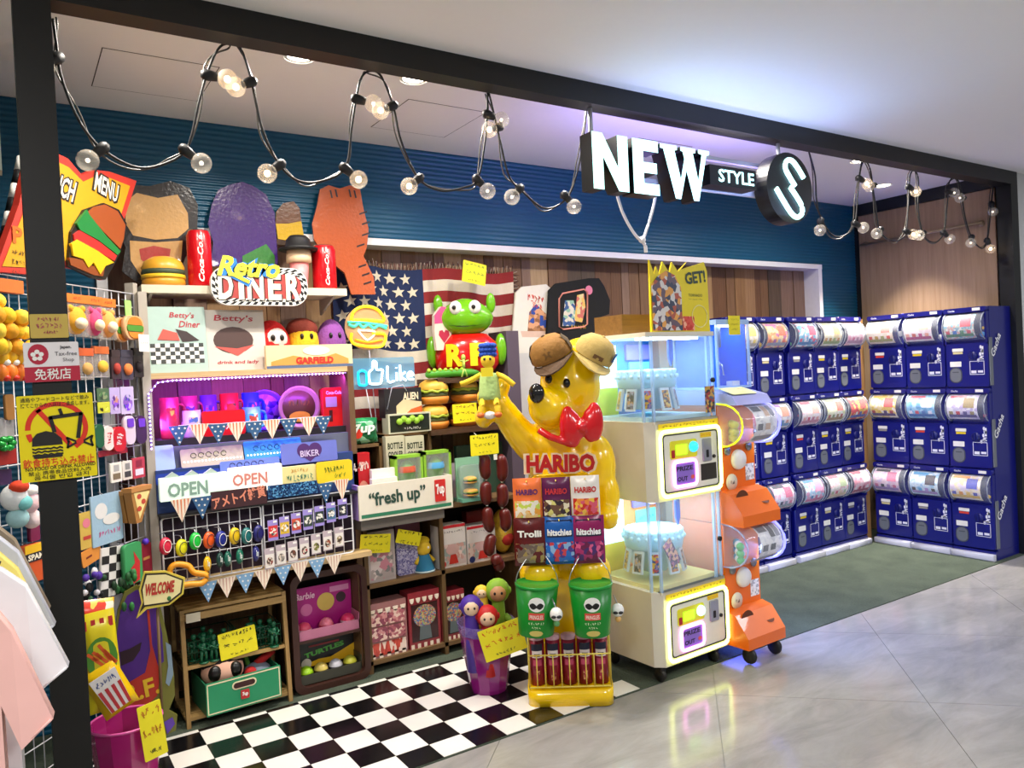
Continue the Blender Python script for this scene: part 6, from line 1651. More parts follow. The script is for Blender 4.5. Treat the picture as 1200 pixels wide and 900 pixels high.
for k, (u0, u1) in enumerate(((514, 546), (548, 581))):
    o, w, hg = gbox('tricycle_box', 'red and white toy box with a machine picture, %s' % ('beside the crate divider' if k == 0 else 'partly behind the sausages'), 'box', u0, u1, 615, 669, 1.02, 0.09, C('dcd4d0', 0.4), zc1, 0, 'red and white toy boxes')
    B().rect(-w/2, w/2, hg*0.93, hg, -0.0008).build('red_edge', C('c82430', 0.4), o)
    B().rect(-w*0.48, w*0.48, hg*0.05, hg*0.55, -0.001).build('picture', PR(['c8b4b0', 'e0c8c0', '9aa8a4', 'c89a90'], 45, 0.35, 2+k), o)
    B().poly([(-w*0.15, hg*0.08), (w*0.2, hg*0.08), (w*0.12, hg*0.3), (-w*0.08, hg*0.3)], -0.002).build('red_machine', C('c83028', 0.4), o)
    B().disc(0.0, hg*0.42, w*0.24, hg*0.13, -0.002).build('bubble_print', C('d0a8a4', 0.4), o)
    B().text('~9', w*0.02, hg*0.84, hg*0.06, 0, -0.001, w*0.8, 0.02).build('lettering', C('3a3048', 0.5), o)
    B().disc(-w*0.36, hg*0.1, w*0.1, w*0.1, -0.003).build('age_badge', C('c82430' if k == 0 else '22306a', 0.4), o)
o, w, hg = gbox('red_carton', 'dark red carton behind the toy boxes', 'carton', 548, 575, 598, 660, 1.16, 0.06, C('7a1418', 0.5), zc1)
plush('yellow_plush', 'yellow and red plush behind the sausage string', 584, 606, 598, 668, 1.05, zc1, 'd8b43c', [('red_belly', 'b02820', (0.1, -0.4, -0.3), (0.7, 0.7, 0.35))], None)
# ---------- bottom row of gift boxes
for k, (u0, u1, v0) in enumerate(((432, 477, 705), (479, 516, 692), (518, 545, 692))):
    o, w, hg = gbox('sweet_box', ['pink sweet packs wrapped together in the bottom crate', 'red striped bubble gum machine box in the bottom crate', 'red striped gum machine box beside the purple bucket'][k], 'box', u0, u1, v0, 764-k*4, 1.02, 0.1, C('8a2a34' if k else '9a6a68', 0.35), zc0)
    if k == 0:
        for i in range(2):
            for j in range(2): B().rbox(-w*0.46+i*w*0.46, -w*0.02+i*w*0.46, -0.008, -0.001, hg*(0.32+0.28*j), hg*(0.56+0.28*j), 0.01).build('sweet_pack', PR(['a86068', 'c88a88', '8a4a58', 'e0c0b0'], 60, 0.2, i+2*j), o)
        B().rect(-w*0.46, w*0.46, hg*0.04, hg*0.28, -0.002).build('striped_band', PR(['c84a3a', 'e8d0c0', 'b03a30'], 90, 0.3, 4, (1, 1, 0.2)), o)
    else:
        B().rect(-w*0.42, w*0.42, hg*0.12, hg*0.78, -0.001).build('window', C('3a2024', 0.25), o)
        B().disc(0, hg*0.56, w*0.36, hg*0.2, -0.003).build('gum_globe', PR(['6a5a68', 'c8a070', '5a70a0', 'b85a50', '90a070'], 150, 0.2, k), o)
        B().poly([(-w*0.2, hg*0.14), (w*0.2, hg*0.14), (w*0.16, hg*0.38), (-w*0.16, hg*0.38)], -0.0035).build('machine_print', C('5a6468', 0.3), o)
    b = B()
    for i in range(5): b.prism(arcpts(-w*0.4+i*w*0.2, hg*0.9, w*0.07, hg*0.09, PI, 2*PI, 5), -0.008, -0.004)
    b.build('awning_stripe', C('e8d8c4', 0.4), o)
    b = B()
    for i in range(5): b.rect(-w*0.46+i*w*0.2, -w*0.36+i*w*0.2, 0.0, hg*0.08, -0.002)
    b.build('base_stripe', C('e8d8c4', 0.4), o)
# ---------- t-shirts pinned to the wall
def tee(label, P_px, y, mat, art):
    P = [at(u, v, y) for u, v in P_px]
    cx = sum(p.x for p in P)/len(P); zb = min(p.z for p in P)
    o = B().prism([(p.x-cx, p.z-zb) for p in P], 0, 0.02, 0, 'y', True).build('t_shirt', mat, None, (cx, y, zb))
    tag(o, label, 't-shirt')
    return o, lambda u, v: (at(u, v, y).x-cx, at(u, v, y).z-zb)
o, f = tee('white t-shirt with red lettering folded on the wall', [(598, 418), (602, 380), (605, 343), (612, 336), (640, 333), (648, 340), (648, 419)], 1.30, C('e4dfd2', 0.9, 0, 0.05, 0.2, 20), None)
B().poly([f(618, 390), f(640, 390), f(640, 368), f(628, 356), (f(620, 366))], -0.001).build('brown_print', PR(['8a5a3a', 'b07a50', '2a4aa0', 'd8a078'], 40, 0.8, 3), o)
p = f(628, 354)
B().text('~5', p[0], p[1]+0.02, 0.045, 0, -0.002, 0.13, 0.05, -0.2).text('~3', p[0]+0.01, p[1]-0.025, 0.035, 0, -0.002, 0.08, 0.05, -0.2).build('lettering', C('d8402c', 0.8), o)
b = B(); b.poly([f(610, 388), f(642, 388), f(640, 395), f(612, 395)], -0.0012); b.build('bath_print', C('d8b8a4', 0.8), o)
o, f = tee('black t-shirt with a framed pastel print on the wall', [(641, 399), (644, 340), (652, 332), (690, 326), (702, 326), (708, 335), (715, 352), (714, 368), (703, 372), (698, 395)], 1.27, C('101012', 0.9, 0, 0.1, 0.2, 20), None)
B().tube([(f(u, v)[0], -0.002, f(u, v)[1]) for u, v in ((655, 383), (655, 350), (659, 344), (684, 339), (688, 342), (688, 380), (684, 383), (660, 386))], 0.006, 6, 0, True).build('print_frame', C('d88a78', 0.8), o)
B().poly([f(659, 382), f(662, 352), f(672, 352), f(676, 368), f(673, 382)], -0.0015).build('pale_print', PR(['90b8a0', 'd8d0c0', '3a5a90'], 40, 0.8, 6), o)
B().poly([f(673, 376), f(676, 346), f(684, 344), f(686, 360), f(682, 378)], -0.002).build('yellow_print', PR(['e0b860', 'c86a60', 'd8c890'], 40, 0.8, 7), o)
B().disc(*f(690, 340), 0.03, None, -0.002).build('pink_disc', C('d87a98', 0.8), o)
p = f(678, 383); B().text('~7', p[0], p[1], 0.03, 0, -0.003, 0.12, 0.05).build('lettering', C('e0b030', 0.8), o)
# white partition board behind the bear
tag(B().box(at(606, 470, 1.2).x, 3.35, 1.2, 1.22, 0.004, 1.62).build('partition_board', C('d2d0cc', 0.6)), 'plain white partition board behind the bear display', 'board')
tag(B().box(at(592, 500, 1.16).x, at(606, 500, 1.16).x, 1.1, 1.3, 0.004, 1.75).build('wooden_pillar', C('574a58', 0.6)), 'dull purple upright board beside the white partition', 'board')
# ================================================================== yellow bear display figure (plain bear), facing the corridor
BO = Vector((2.165, 0.21, 0.004)); BR = -0.62
bxd = Vector((math.cos(BR), math.sin(BR), 0)); bnd = Vector((math.sin(BR), -math.cos(BR), 0))
def lb(u, v, yl=0.0):
    p = atp(u, v, BO-bnd*yl, bnd)-BO
    return (p.dot(bxd), yl, p.z)
YB_ = C('ffd000', 0.22, 0, 0.03, 0, 10, 0.5)
br = thing('bear_display', 'yellow bear shaped sweet display with a big red bow tie', 'display figure', BO, BR)
def eb(b, u, v, yl, rx, ry, rz_): 
    c = lb(u, v, yl); b.ball(c, (rx, ry, rz_), 18)
b = B()
# torso, belly, shoulders
eb(b, 664, 560, 0.05, 0.185, 0.13, 0.27); eb(b, 662, 625, 0.04, 0.17, 0.12, 0.22); eb(b, 655, 520, 0.06, 0.19, 0.12, 0.13)
eb(b, 700, 545, 0.05, 0.09, 0.1, 0.15); eb(b, 712, 580, 0.02, 0.06, 0.07, 0.11); eb(b, 712, 606, -0.03, 0.055, 0.06, 0.06)
# raised arm
for k in range(8):
    s_ = k/7
    eb(b, 628-58*s_*(1 if s_ < .6 else 1)+ (8*s_), 525-62*s_**1.3, 0.03-0.06*s_, 0.085-0.03*s_, 0.08-0.03*s_, 0.085-0.03*s_)
eb(b, 572, 466, -0.04, 0.055, 0.05, 0.06); eb(b, 567, 490, -0.05, 0.045, 0.045, 0.05); eb(b, 590, 452, -0.03, 0.035, 0.035, 0.05)
# head, muzzle, ears
eb(b, 668, 452, 0.03, 0.145, 0.13, 0.17); eb(b, 680, 425, 0.04, 0.11, 0.11, 0.12); eb(b, 645, 478, -0.06, 0.105, 0.11, 0.095); eb(b, 634, 468, -0.1, 0.065, 0.07, 0.06)
eb(b, 646, 408, 0.05, 0.05, 0.03, 0.05); eb(b, 697, 405, 0.06, 0.05, 0.03, 0.05)
# feet
eb(b, 632, 672, -0.09, 0.095, 0.09, 0.085); eb(b, 694, 668, -0.08, 0.09, 0.09, 0.085)
# legs / back post down to the base
c = lb(664, 725, 0.05)
b.box(-0.16, 0.16, 0.0, 0.12, 0.06, c[2]+0.25)
ob = b.build('body', YB_, br)
md = ob.modifiers.new('merge', 'REMESH'); md.mode = 'VOXEL'; md.voxel_size = 0.011; md.use_smooth_shade = True
sm = ob.modifiers.new('soften', 'SMOOTH'); sm.factor = 0.6; sm.iterations = 9
B().ball(lb(629, 461, -0.165), (0.036, 0.028, 0.045), 16).build('nose', C('0c0a0a', 0.12, 0, 0, 0, 10, 0.6), br)
for u, v, yl in ((643, 444, -0.093), (664, 449, -0.105)):
    e = B().ball(lb(u, v, yl), (0.017, 0.014, 0.022), 12).build('eye', C('16100c', 0.15), br)
# bow tie
RB = C('d0101a', 0.2, 0, 0.04, 0, 10, 0.4)
bt = B()
for u, v, rx, rz_ in ((666, 500, 0.042, 0.095), (671, 503, 0.045, 0.085), (697, 494, 0.04, 0.09), (692, 498, 0.042, 0.08)):
    bt.ball(lb(u, v, -0.15), (rx, 0.035, rz_), 14)
bt.ball(lb(681, 500, -0.165), (0.024, 0.032, 0.028), 12)
bt.tube([lb(632, 504, -0.12), lb(645, 512, -0.155), lb(662, 518, -0.16), lb(678, 508, -0.15)], 0.018, 8)
o = bt.build('bow_tie', RB, br)
md = o.modifiers.new('merge', 'REMESH'); md.mode = 'VOXEL'; md.voxel_size = 0.008; md.use_smooth_shade = True
# lettering
c = lb(657, 543, -0.135)
b = B().text('HARIBO', c[0], c[2], 0.098, 0, c[1]+0.004, 0.335, 0.1, -0.02); b.build('lettering_outline', C('f4d8b0', 0.35), br)
b = B().text('HARIBO', c[0], c[2], 0.083, 0, c[1], 0.31, 0.045, -0.02); b.build('lettering', C('b81c1c', 0.3), br)
for kx in (-0.13, 0.13): B().tube([(c[0]+kx, c[1]+0.006, c[2]), (c[0]+kx, 0.02, c[2])], 0.006, 6).build('letter_stay', YB_, br)
# hooks board, base tray
pa, pb2 = lb(610, 600, -0.1), lb(708, 600, -0.1)
B().rbox(-0.155, 0.16, -0.105, 0.02, lb(660, 655, -0.1)[2], lb(660, 556, -0.1)[2], 0.05).build('hook_board', YB_, br)
B().rbox(-0.2, 0.185, -0.2, 0.13, 0.0, 0.075, 0.045, 0, 'z', 5).build('base_tray', YB_, br)
# wire basket on the base
zk = 0.075
bw = B()
x0_, x1_, y0_, y1_ = -0.19, 0.175, -0.19, -0.03
ht = lb(640, 768, -0.19)[2]
for z in (zk+0.012, ht): bw.tube([(x0_, y0_, z), (x1_, y0_, z), (x1_, y1_, z), (x0_, y1_, z)], 0.004, 5, 0, True)
for k in range(11):
    xx = x0_+(x1_-x0_)*k/10
    bw.tube([(xx, y0_, zk+0.01), (xx, y0_, ht)], 0.003, 5)
for k in range(4):
    yy = y0_+(y1_-y0_)*k/3
    bw.tube([(x1_, yy, zk+0.01), (x1_, yy, ht)], 0.003, 5); bw.tube([(x0_, yy, zk+0.01), (x0_, yy, ht)], 0.003, 5)
bw.tube([(x1_, y0_, ht), (x1_, y1_, ht+0.2), (x1_, y1_, ht)], 0.004, 5).tube([(x0_, y0_, ht), (x0_, y1_, ht+0.2), (x0_, y1_, ht)], 0.004, 5)
bw.build('wire_basket', C('e8d05a', 0.35), br)
def bw_loc(p): return BO+bxd*p[0]-bnd*p[1]+Vector((0, 0, p[2]))
# chip tubes in the basket
for k in range(5):
    xx = -0.152+0.072*k
    hgt = lb(640, 742, -0.11)[2]-0.08
    t = thing('chip_tube', 'red tall chip tube with masked face print, %s in the wire basket' % LC[k], 'chip tube', bw_loc((xx, -0.115, 0.079)), BR, 'red chip tubes in the basket')
    r = 0.033
    B().lathe([(0, 0), (r, 0), (r, hgt*0.93), (0, hgt*0.93)], n=18).build('tube', C('8a1230', 0.3), t)
    B().lathe([(r*1.03, hgt*0.91), (r*1.03, hgt*0.98), (0, hgt)], n=18).build('lid', C('d0a0ac', 0.3), t)
    def band(z0, z1, a0, a1, m, nm, rr=1.01):
        b = B().lathe([(r*rr, z0), (r*rr, z1)], n=10, a0=a0, a1=a1); b.build(nm, m, t)
    band(hgt*0.56, hgt*0.84, -PI/2-0.75, -PI/2+0.75, C('e8dcd8', 0.3), 'face_patch')
    band(hgt*0.7, hgt*0.84, -PI/2-0.85, -PI/2+0.85, C('141c3c', 0.3), 'dark_bandana', 1.015)
    band(hgt*0.58, hgt*0.64, -PI/2-0.4, -PI/2+0.4, C('141c3c', 0.3), 'moustache_print', 1.015)
    band(hgt*0.4, hgt*0.52, -PI/2-0.6, -PI/2+0.6, C('c84a6a', 0.3), 'flavour_band')
    band(hgt*0.1, hgt*0.3, -PI/2-0.3, -PI/2+0.3, PR(['a82848', 'd8a070', '8a1230'], 90, 0.3, k), 'food_print')
# green chip buckets hanging at the feet
for k, (u, v, nm) in enumerate(((627, 711, 'tilted green chip bucket with moustache logo hung by wire'), (693, 711, 'green chip bucket with moustache logo beside the crane machine'))):
    c = lb(u, v, -0.23)
    t = thing('chip_bucket', nm, 'bucket', bw_loc((c[0], c[1], c[2]-0.115)), BR, 'green chip buckets')
    if k == 0: t.rotation_euler = (0, 0.06, BR)
    r0, r1, hg = 0.078, 0.095, 0.22
    GR = C('0c7a22', 0.3)
    B().lathe([(0, 0), (r0, 0), (r0, 0.004), (r1, hg), (r1*0.97, hg), (r1*0.95, hg-0.01)], n=28).build('pail', GR, t)
    B().lathe([(r1*1.02, hg-0.008), (r1*1.03, hg), (r1*1.0, hg+0.004), (r1*0.96, hg-0.004), (0, hg-0.006)], n=28).build('lid', C('1a8a30', 0.3), t)
    fq = lambda b, e=0.003: [(p[0], -math.sqrt(max(0, (r0+(r1-r0)*p[2]/hg+e)**2-p[0]**2)), p[2]) for p in b.v]
    def wrap(name, lo, hi, xa, xb, m, e, n=12):
        b = B()
        for i in range(n):
            u0, u1 = xa+(xb-xa)*i/n, xa+(xb-xa)*(i+1)/n
            b.poly([(u0, lo(u0)), (u1, lo(u1)), (u1, hi(u1)), (u0, hi(u0))], 0)
        b.v = fq(b, e); b.build(name, m, t)
    el = lambda cz, a, c_, s_: (lambda x: cz+s_*c_*math.sqrt(max(0, 1-(x/a)**2)))
    wrap('logo_face', el(hg*0.68, 0.036, 0.032, -1), el(hg*0.68, 0.036, 0.032, 1), -0.036, 0.036, C('f2f2ee', 0.3), 0.002)
    mo = lambda s_: (lambda x: hg*0.64+s_*0.012*(0.35+math.sin(min(1, abs(x)/0.03)*PI)*0.8)+0.004*abs(x)/0.03)
    wrap('logo_moustache', mo(-1), mo(1), -0.03, 0.03, BLACK, 0.003)
    wrap('logo_ribbon', lambda x: hg*0.37, lambda x: hg*0.51, -0.034, 0.034, C('d8483c', 0.3), 0.002)
    for nm, items, m in (('logo_lettering', [('PRINGLES', 0.43, 0.018, 0.058)], C('f6e0d0', 0.3)), ('flavour_lettering', [('~7', 0.3, 0.012, 0.07), ('~4', 0.22, 0.011, 0.04)], C('e8f4c8', 0.3))):
        b = B()
        for s_, zz_, h_, w_ in items: b.text(s_, 0, hg*zz_, h_, 0, 0, w_, 0.02)
        b.v = fq(b, 0.0035); b.build(nm, m, t)
    wrap('chip_print', el(hg*0.1, 0.03, 0.013, -1), el(hg*0.1, 0.03, 0.013, 1), -0.03, 0.03, C('c8b860', 0.3), 0.002)
    B().tube(spline([(-r1, 0, hg-0.01), (-r1*0.8, -0.0, hg+0.06), (0, 0.08, hg+0.13), (r1*0.8, 0, hg+0.06), (r1, 0, hg-0.01)], 5), 0.0025, 5).build('wire_handle', STEEL, t)
for k, (u, v, h2) in enumerate(((652, 723, '5a9a5a'), (724, 718, 'd8a860'))):
    c = lb(u, v, -0.32 if k == 0 else -0.2)
    t = thing('moustache_keyring', 'white ball keyring with black moustache, %s' % ('between the green buckets' if k == 0 else 'against the crane machine side'), 'keyring', bw_loc(c), BR, 'moustache keyrings')
    B().ball((0, 0, 0.012), (0.028, 0.024, 0.03), 14).build('ball_face', C('eeeeea', 0.3), t)
    b = B()
    for s_ in (-1, 1): b.ball((s_*0.011, -0.021, 0.006), (0.012, 0.006, 0.007), 8)
    b.build('moustache', BLACK, t)
    B().ball((0, 0, -0.028), (0.014, 0.012, 0.014), 8).build('bow', C(h2, 0.4), t)
    B().tube([(0, 0, 0.04), (-0.015, 0.02, 0.075)], 0.003, 5).build('chain', STEEL, t)
# hanging sweet bags
bags = [((618, 585), 'orange gummy bag with pale sweets on top hooks', 'e8743a', ['f0c880', 'e8a03a', 'f4ecd8', 'c8d858'], 'HARIBO', '5a2a6a', 0),
        ((652, 584), 'dark purple gummy bag, middle of the top hooks', '5a1a48', ['3a2a30', 'e8e0c0', '6a4a3a', 'd8d078'], 'HARIBO', 'c83038', 0),
        ((686, 582), 'white gummy bag with red sweets beside the crane', 'e8e4dc', ['c83028', 'e88a3a', 'd85a70', 'f0c050'], 'HARIBO', 'c02828', 0),
        ((621, 635), 'maroon gummy bag with white lettering on lower hooks', '5a1414', ['6a5a50', '8a7a68', '5a1414', 'a08a50'], 'Trolli', 'f4f0e8', 1),
        ((656, 633), 'blue chewy sweet bag, middle of the lower hooks', '1c5aa8', ['2a6ac0', 'c8404a', '8ab0d8', '4a3a8a'], 'hitschies', 'f4f4f4', 1),
        ((690, 632), 'magenta chewy sweet bag on the lower hooks', '8a1c58', ['a8306a', '4a2a6a', 'd85a8a', '6a1c48'], 'hitschies', 'f4f4f4', 1)]
for (u, v), lab, h, art, word, ink, row in bags:
    yl = -0.16-0.012*row
    c = lb(u, v, yl)
    w, hg = (0.128, 0.19) if row == 0 else (0.142, 0.215)
    t = thing('sweet_bag', lab, 'sweet bag', bw_loc((c[0], c[1], c[2]-hg/2)), BR+0.03*(u-655)/30, 'sweet bags on the bear display')
    b = B(); n = 10
    for sgn in (-1, 1):
        vv = []
        for j in range(n+1):
            for i in range(n+1):
                a, d = -1+2*i/n, -1+2*j/n
                puff = ((1-a**2)*(1-d**6))**0.7
                vv.append((a*w/2, sgn*0.022*puff*(1.2 if d < 0 else 0.8), hg/2+d*hg/2))
        f_ = [(j*(n+1)+i, j*(n+1)+i+1, (j+1)*(n+1)+i+1, (j+1)*(n+1)+i) for j in range(n) for i in range(n)]
        b.add(vv, f_ if sgn < 0 else [q[::-1] for q in f_], 0, True)
    bd_ = b.build('bag', C(h, 0.25, 0, 0.06, 0.1, 40), t)
    def onbag(b, off=0.0015):
        o_ = []
        for p in b.v:
            a, d = max(-1, min(1, p[0]/(w/2))), max(-1, min(1, (p[2]-hg/2)/(hg/2)))
            o_.append((p[0], -0.022*((1-a**2)*(1-d**6))**0.7*(1.2 if d < 0 else 0.8)-off, p[2]))
        b.v = o_; return b
    b = B(); m_ = 8
    for i in range(m_):
        for j in range(4):
            b.rect(-w*0.44+w*0.88*i/m_, -w*0.44+w*0.88*(i+1)/m_, hg*(0.08+0.1*j), hg*(0.08+0.1*(j+1)))
    onbag(b).build('sweets_print', PR(art, 55, 0.25, u*0.1), t)
    b = B().text(word, 0, hg*0.68, hg*0.14, 0, 0, w*0.76, 0.04)
    if word == 'hitschies':
        q = B()
        for i in range(6): q.rect(-w*0.4+w*0.8*i/6, -w*0.4+w*0.8*(i+1)/6, hg*0.58, hg*0.93)
        onbag(q, 0.001).build('navy_panel', C('141a38', 0.3), t)
    onbag(b, 0.003).build('lettering', C(ink, 0.3), t)
    B().tube([(0, -0.03, hg*0.93), (0, 0.0, hg*0.94), (0, 0.06, hg*0.95)], 0.0028, 5).build('hook', C('e8d05a', 0.3), t)
# caps on the head
def cap(label, u, v, yl, m, m2, rot, peak):
    c = lb(u, v, yl)
    t = thing('baseball_cap', label, 'cap', bw_loc(c), BR)
    t.rotation_euler = rot
    b = B().lathe([(0.098, 0.0), (0.1, 0.02), (0.092, 0.062), (0.062, 0.094), (0.025, 0.106), (0, 0.108)], n=24)
    b.build('crown', m, t)
    P_ = [(0.092*math.cos(a), 0.092*math.sin(a)) for a in [PI+PI*i/10 for i in range(11)]]
    Q_ = [(0.1*math.cos(a), -0.005+ (0.175 if 1 else 0)*math.sin(a)) for a in [2*PI-PI*i/10 for i in range(11)]]
    b = B().prism(P_+Q_, -0.006, 0.0, 0, 'z')
    b.v = [(p[0], p[1], p[2]-0.25*max(0, -p[1]-0.09)+0.9*p[0]*p[0]*-1.0) for p in b.v]
    b.build('peak', m2, t)
    B().ball((0, 0, 0.108), (0.01, 0.01, 0.006), 8).build('top_button', m2, t)
    return t
t = cap('brown and tan cap with star badge on the bear head', 648, 418, -0.03, C('8a6024', 0.8, 0, 0.08, 0.3, 60), C('4a3218', 0.8, 0, 0.08, 0.3, 60), (0.35, -0.35, BR-0.25), 0)
b = B().poly(star(0, 0.045, 0.03), 0); b.v = [(p[0], -math.sqrt(max(0, 0.1**2-p[0]**2))*(1.0-0.1*(p[2]/0.06)**2)-0.001, p[2]) for p in b.v]; b.build('star_badge', C('6a4814', 0.6), t)
B().lathe([(0.1, 0.0), (0.104, 0.015), (0.1, 0.05), (0.08, 0.085)], n=20, a0=-0.3, a1=PI+0.3).build('dark_back', C('4a3a20', 0.8), t)
t = cap('khaki cap with navy label on the bear head', 694, 418, 0.0, C('b49a58', 0.85, 0, 0.08, 0.3, 60), C('b8a060', 0.85), (0.35, 0.5, BR+0.25), 0)
b = B().rect(-0.025, 0.025, 0.015, 0.035, 0); b.v = [(p[0], -math.sqrt(max(0, 0.101**2-p[0]**2))-0.001, p[2]) for p in b.v]; b.build('cap_badge', C('6a4a28', 0.6), t)
b = B().rect(-0.016, 0.016, 0.03, 0.075, 0); b.v = [(0.075+p[0]*0.5, -0.07+p[0]*0.6, p[2]) for p in b.v]; b.build('navy_label', C('24386a', 0.5), t)
# rag doll sitting on the raised hand
c = lb(574, 468, -0.1)
t = thing('rag_doll', 'yellow rag doll in a green dress with blue wool hair on raised paw', 'doll', bw_loc(c), BR)
YD = C('ecc42c', 0.85)
B().lathe([(0, 0.0), (0.052, 0.0), (0.05, 0.02), (0.043, 0.1), (0.036, 0.12), (0, 0.125)], n=16).build('dress', C('a8c478', 0.9, 0, 0.08, 0.4, 50), t)
hd = B().ball((0, -0.005, 0.178), (0.033, 0.032, 0.036), 14).build('head', YD, t)
b = B()
for k in range(14):
    a = 2*PI*k/14
    for j in range(3): b.ball((0.028*math.cos(a+j), 0.008+0.026*math.sin(a+j), 0.205+0.02*j), (0.015, 0.015, 0.013), 6)
b.ball((0, 0.008, 0.232), (0.032, 0.03, 0.03), 10)
b.build('wool_hair', C('1c48a8', 0.9, 0, 0.1, 0.4, 90), hd)
for sx in (-1, 1): B().ball((sx*0.013, -0.034, 0.184), (0.006, 0.004, 0.007), 8).build('eye', BLACK, hd)
B().tube(spline([(-0.035, 0, 0.115), (-0.085, -0.01, 0.09), (-0.13, -0.01, 0.075)], 4), 0.012, 8).build('arm', YD, t)
B().tube(spline([(0.035, 0, 0.115), (0.075, -0.01, 0.095), (0.115, -0.01, 0.06)], 4), 0.012, 8).build('arm', YD, t)
for sx in (-1, 1):
    lg = B().tube(spline([(sx*0.025, -0.01, 0.01), (sx*0.034, -0.05, -0.02), (sx*0.04, -0.06, -0.06)], 4), 0.014, 8).build('leg', YD, t)
    B().ball((sx*0.04, -0.065, -0.068), (0.017, 0.024, 0.014), 10).build('shoe', C('d86a2c', 0.7), lg)
B().rbox(-0.03, 0.025, -0.058, -0.056, 0.105, 0.145, 0.003).build('paper_tag', C('e8d41e', 0.5), t)
B().ball((0.0, -0.05, -0.07), (0.03, 0.02, 0.018), 10).build('white_pompom', C('e8e4e0', 0.9, 0, 0.05, 0.6, 90), t)
# ================================================================== purple bucket with hooded dolls
VB = (1.86, 0.455)
t = thing('purple_bucket', 'tall translucent purple bucket standing on the chequered mat', 'bucket', (VB[0], VB[1], 0.0085))
PV = C('8a1c78', 0.15, 0, 0.05, 0, 10, 0.3, 0.86)
hgt = at(570, 741, VB[1]).z
b = B().lathe([(0, 0.0), (0.085, 0.0), (0.09, 0.02), (0.13, hgt), (0.126, hgt), (0.088, 0.015), (0, 0.01)], n=12, sm=False)
b.build('pail', PV, t)
B().lathe([(0.131, hgt), (0.135, hgt+0.02), (0.14, hgt+0.05), (0.136, hgt+0.05), (0.127, hgt)], n=12, sm=False).build('clear_rim', CLEAR('9a80d0', 0.3), t)
dl = [(552, 710, '4a2a98', 'e8c8a8', 'purple hooded doll with pale face in the bucket'), (571, 722, 'c01818', 'e8c0a0', 'red hooded doll at the front of the bucket'), (583, 692, '86b42c', 'c89468', 'lime green hooded doll, tallest in the bucket'), (564, 694, 'e0b82c', 'e8c8a0', 'yellow hooded doll at the rear of the bucket')]
for k, (u, v, h, fc, lab) in enumerate(dl):
    yy = VB[1]+(-0.02, -0.07, 0.03, 0.07)[k]
    c = at(u, v, yy)
    r = (0.052, 0.053, 0.06, 0.036)[k]
    base = (0.12, 0.1, 0.14, 0.2)[k]
    q = thing('hooded_doll', lab, 'doll', (c.x, yy, base), -0.5, 'hooded dolls in the purple bucket')
    hz = c.z-base
    M_ = C(h, 0.6)
    B().lathe([(0, 0), (0.03, 0), (0.035, hz*0.5), (0.03, hz-r*0.7), (0.02, hz-r*0.4)], n=12).build('body', M_, q)
    hd = B().ball((0, 0, hz), (r, r*0.9, r), 16).build('hood', M_, q)
    fcb = B().ball((0, -r*0.42, hz-r*0.05), (r*0.72, r*0.6, r*0.72), 14).build('face', C(fc, 0.5), hd)
    for sx in (-1, 1):
        B().ball((sx*r*0.28, -r*0.98, hz+r*0.02), (r*0.1, r*0.06, r*0.12), 8).build('eye', BLACK, hd)
        B().ball((sx*r*0.95, 0, hz), (r*0.18, r*0.2, r*0.3), 8).build('ear', M_, hd)
    if k == 2: B().tube(spline([(0.03, 0, hz*0.6), (0.07, -0.02, hz*0.5), (0.095, -0.02, hz*0.38)], 4), 0.018, 8).build('arm', M_, q)
pcard('yellow handwritten card clipped to the purple bucket', 589, 750, 46, 38, VB[1]-0.16, ['~7', '~6', '~6'], -0.25, -0.4, C('d8501c', 0.6))
# ================================================================== angled grid panel with hanging goods
DG = Vector((0.495, 1.03, 0.0)); DR = 0.848
dxd = Vector((math.cos(DR), math.sin(DR), 0)); dnd = Vector((math.sin(DR), -math.cos(DR), 0))
def dg(u, v, off=0.03): return atp(u, v, DG+dnd*off, dnd)
def dl_(u, v, off=0.0):
    p = atp(u, v, DG+dnd*off, dnd)-DG
    return p.dot(dxd), p.z
gp_ = thing('grid_panel', 'white wire grid panel angled behind the black post', 'grid panel', (DG.x, DG.y, 0.004), DR)
gx0, gx1 = -0.98, -0.012
gzt = dl_(158, 346)[1]
B().tube([(gx0, 0, 0.05), (gx1, 0, 0.05), (gx1, 0, gzt), (gx0, 0, gzt)], 0.006, 6, 0, True).build('rim_frame', GRIDW, gp_)
n = 21
for i in range(1, n): B().tube([(gx0+(gx1-gx0)*i/n, 0.004, 0.05), (gx0+(gx1-gx0)*i/n, 0.004, gzt)], 0.0026, 4).build('wire', GRIDW, gp_)
zz = gzt-0.06
while zz > 0.08:
    B().tube([(gx0, -0.002, zz), (gx1, -0.002, zz)], 0.0026, 4).build('wire', GRIDW, gp_); zz -= 0.1
for xx in (gx0, gx1+0.02): B().box(xx-0.015, xx+0.015, 0.0, 0.04, 0, gzt+0.05 if xx > -0.5 else gzt).build('support_post', GREYW, gp_)
def hang(name, label, cat, u0, u1, v0, v1, mat, off=0.035, d=0.012, r=0.006, group=None, tilt=0.0, rzx=0.0):
    um, vm = (u0+u1)/2, (v0+v1)/2
    x0, _ = dl_(u0, vm, off); x1, _ = dl_(u1, vm, off); _, z0 = dl_(um, v1, off); _, z1 = dl_(um, v0, off)
    w, hg = x1-x0, z1-z0
    c = dg(um, vm, off)
    o = B().rbox(-w/2, w/2, 0, d, -hg/2, hg/2, r).build(name, mat, None, c, DR+rzx)
    if tilt: o.rotation_euler = (0, tilt, DR+rzx)
    tag(o, label, cat, group)
    B().tube([(0, d*0.5, hg*0.46), (0, max(d, off), hg*0.5+0.006)], 0.0022, 5).build('hook', STEEL, o)
    return o, w, hg
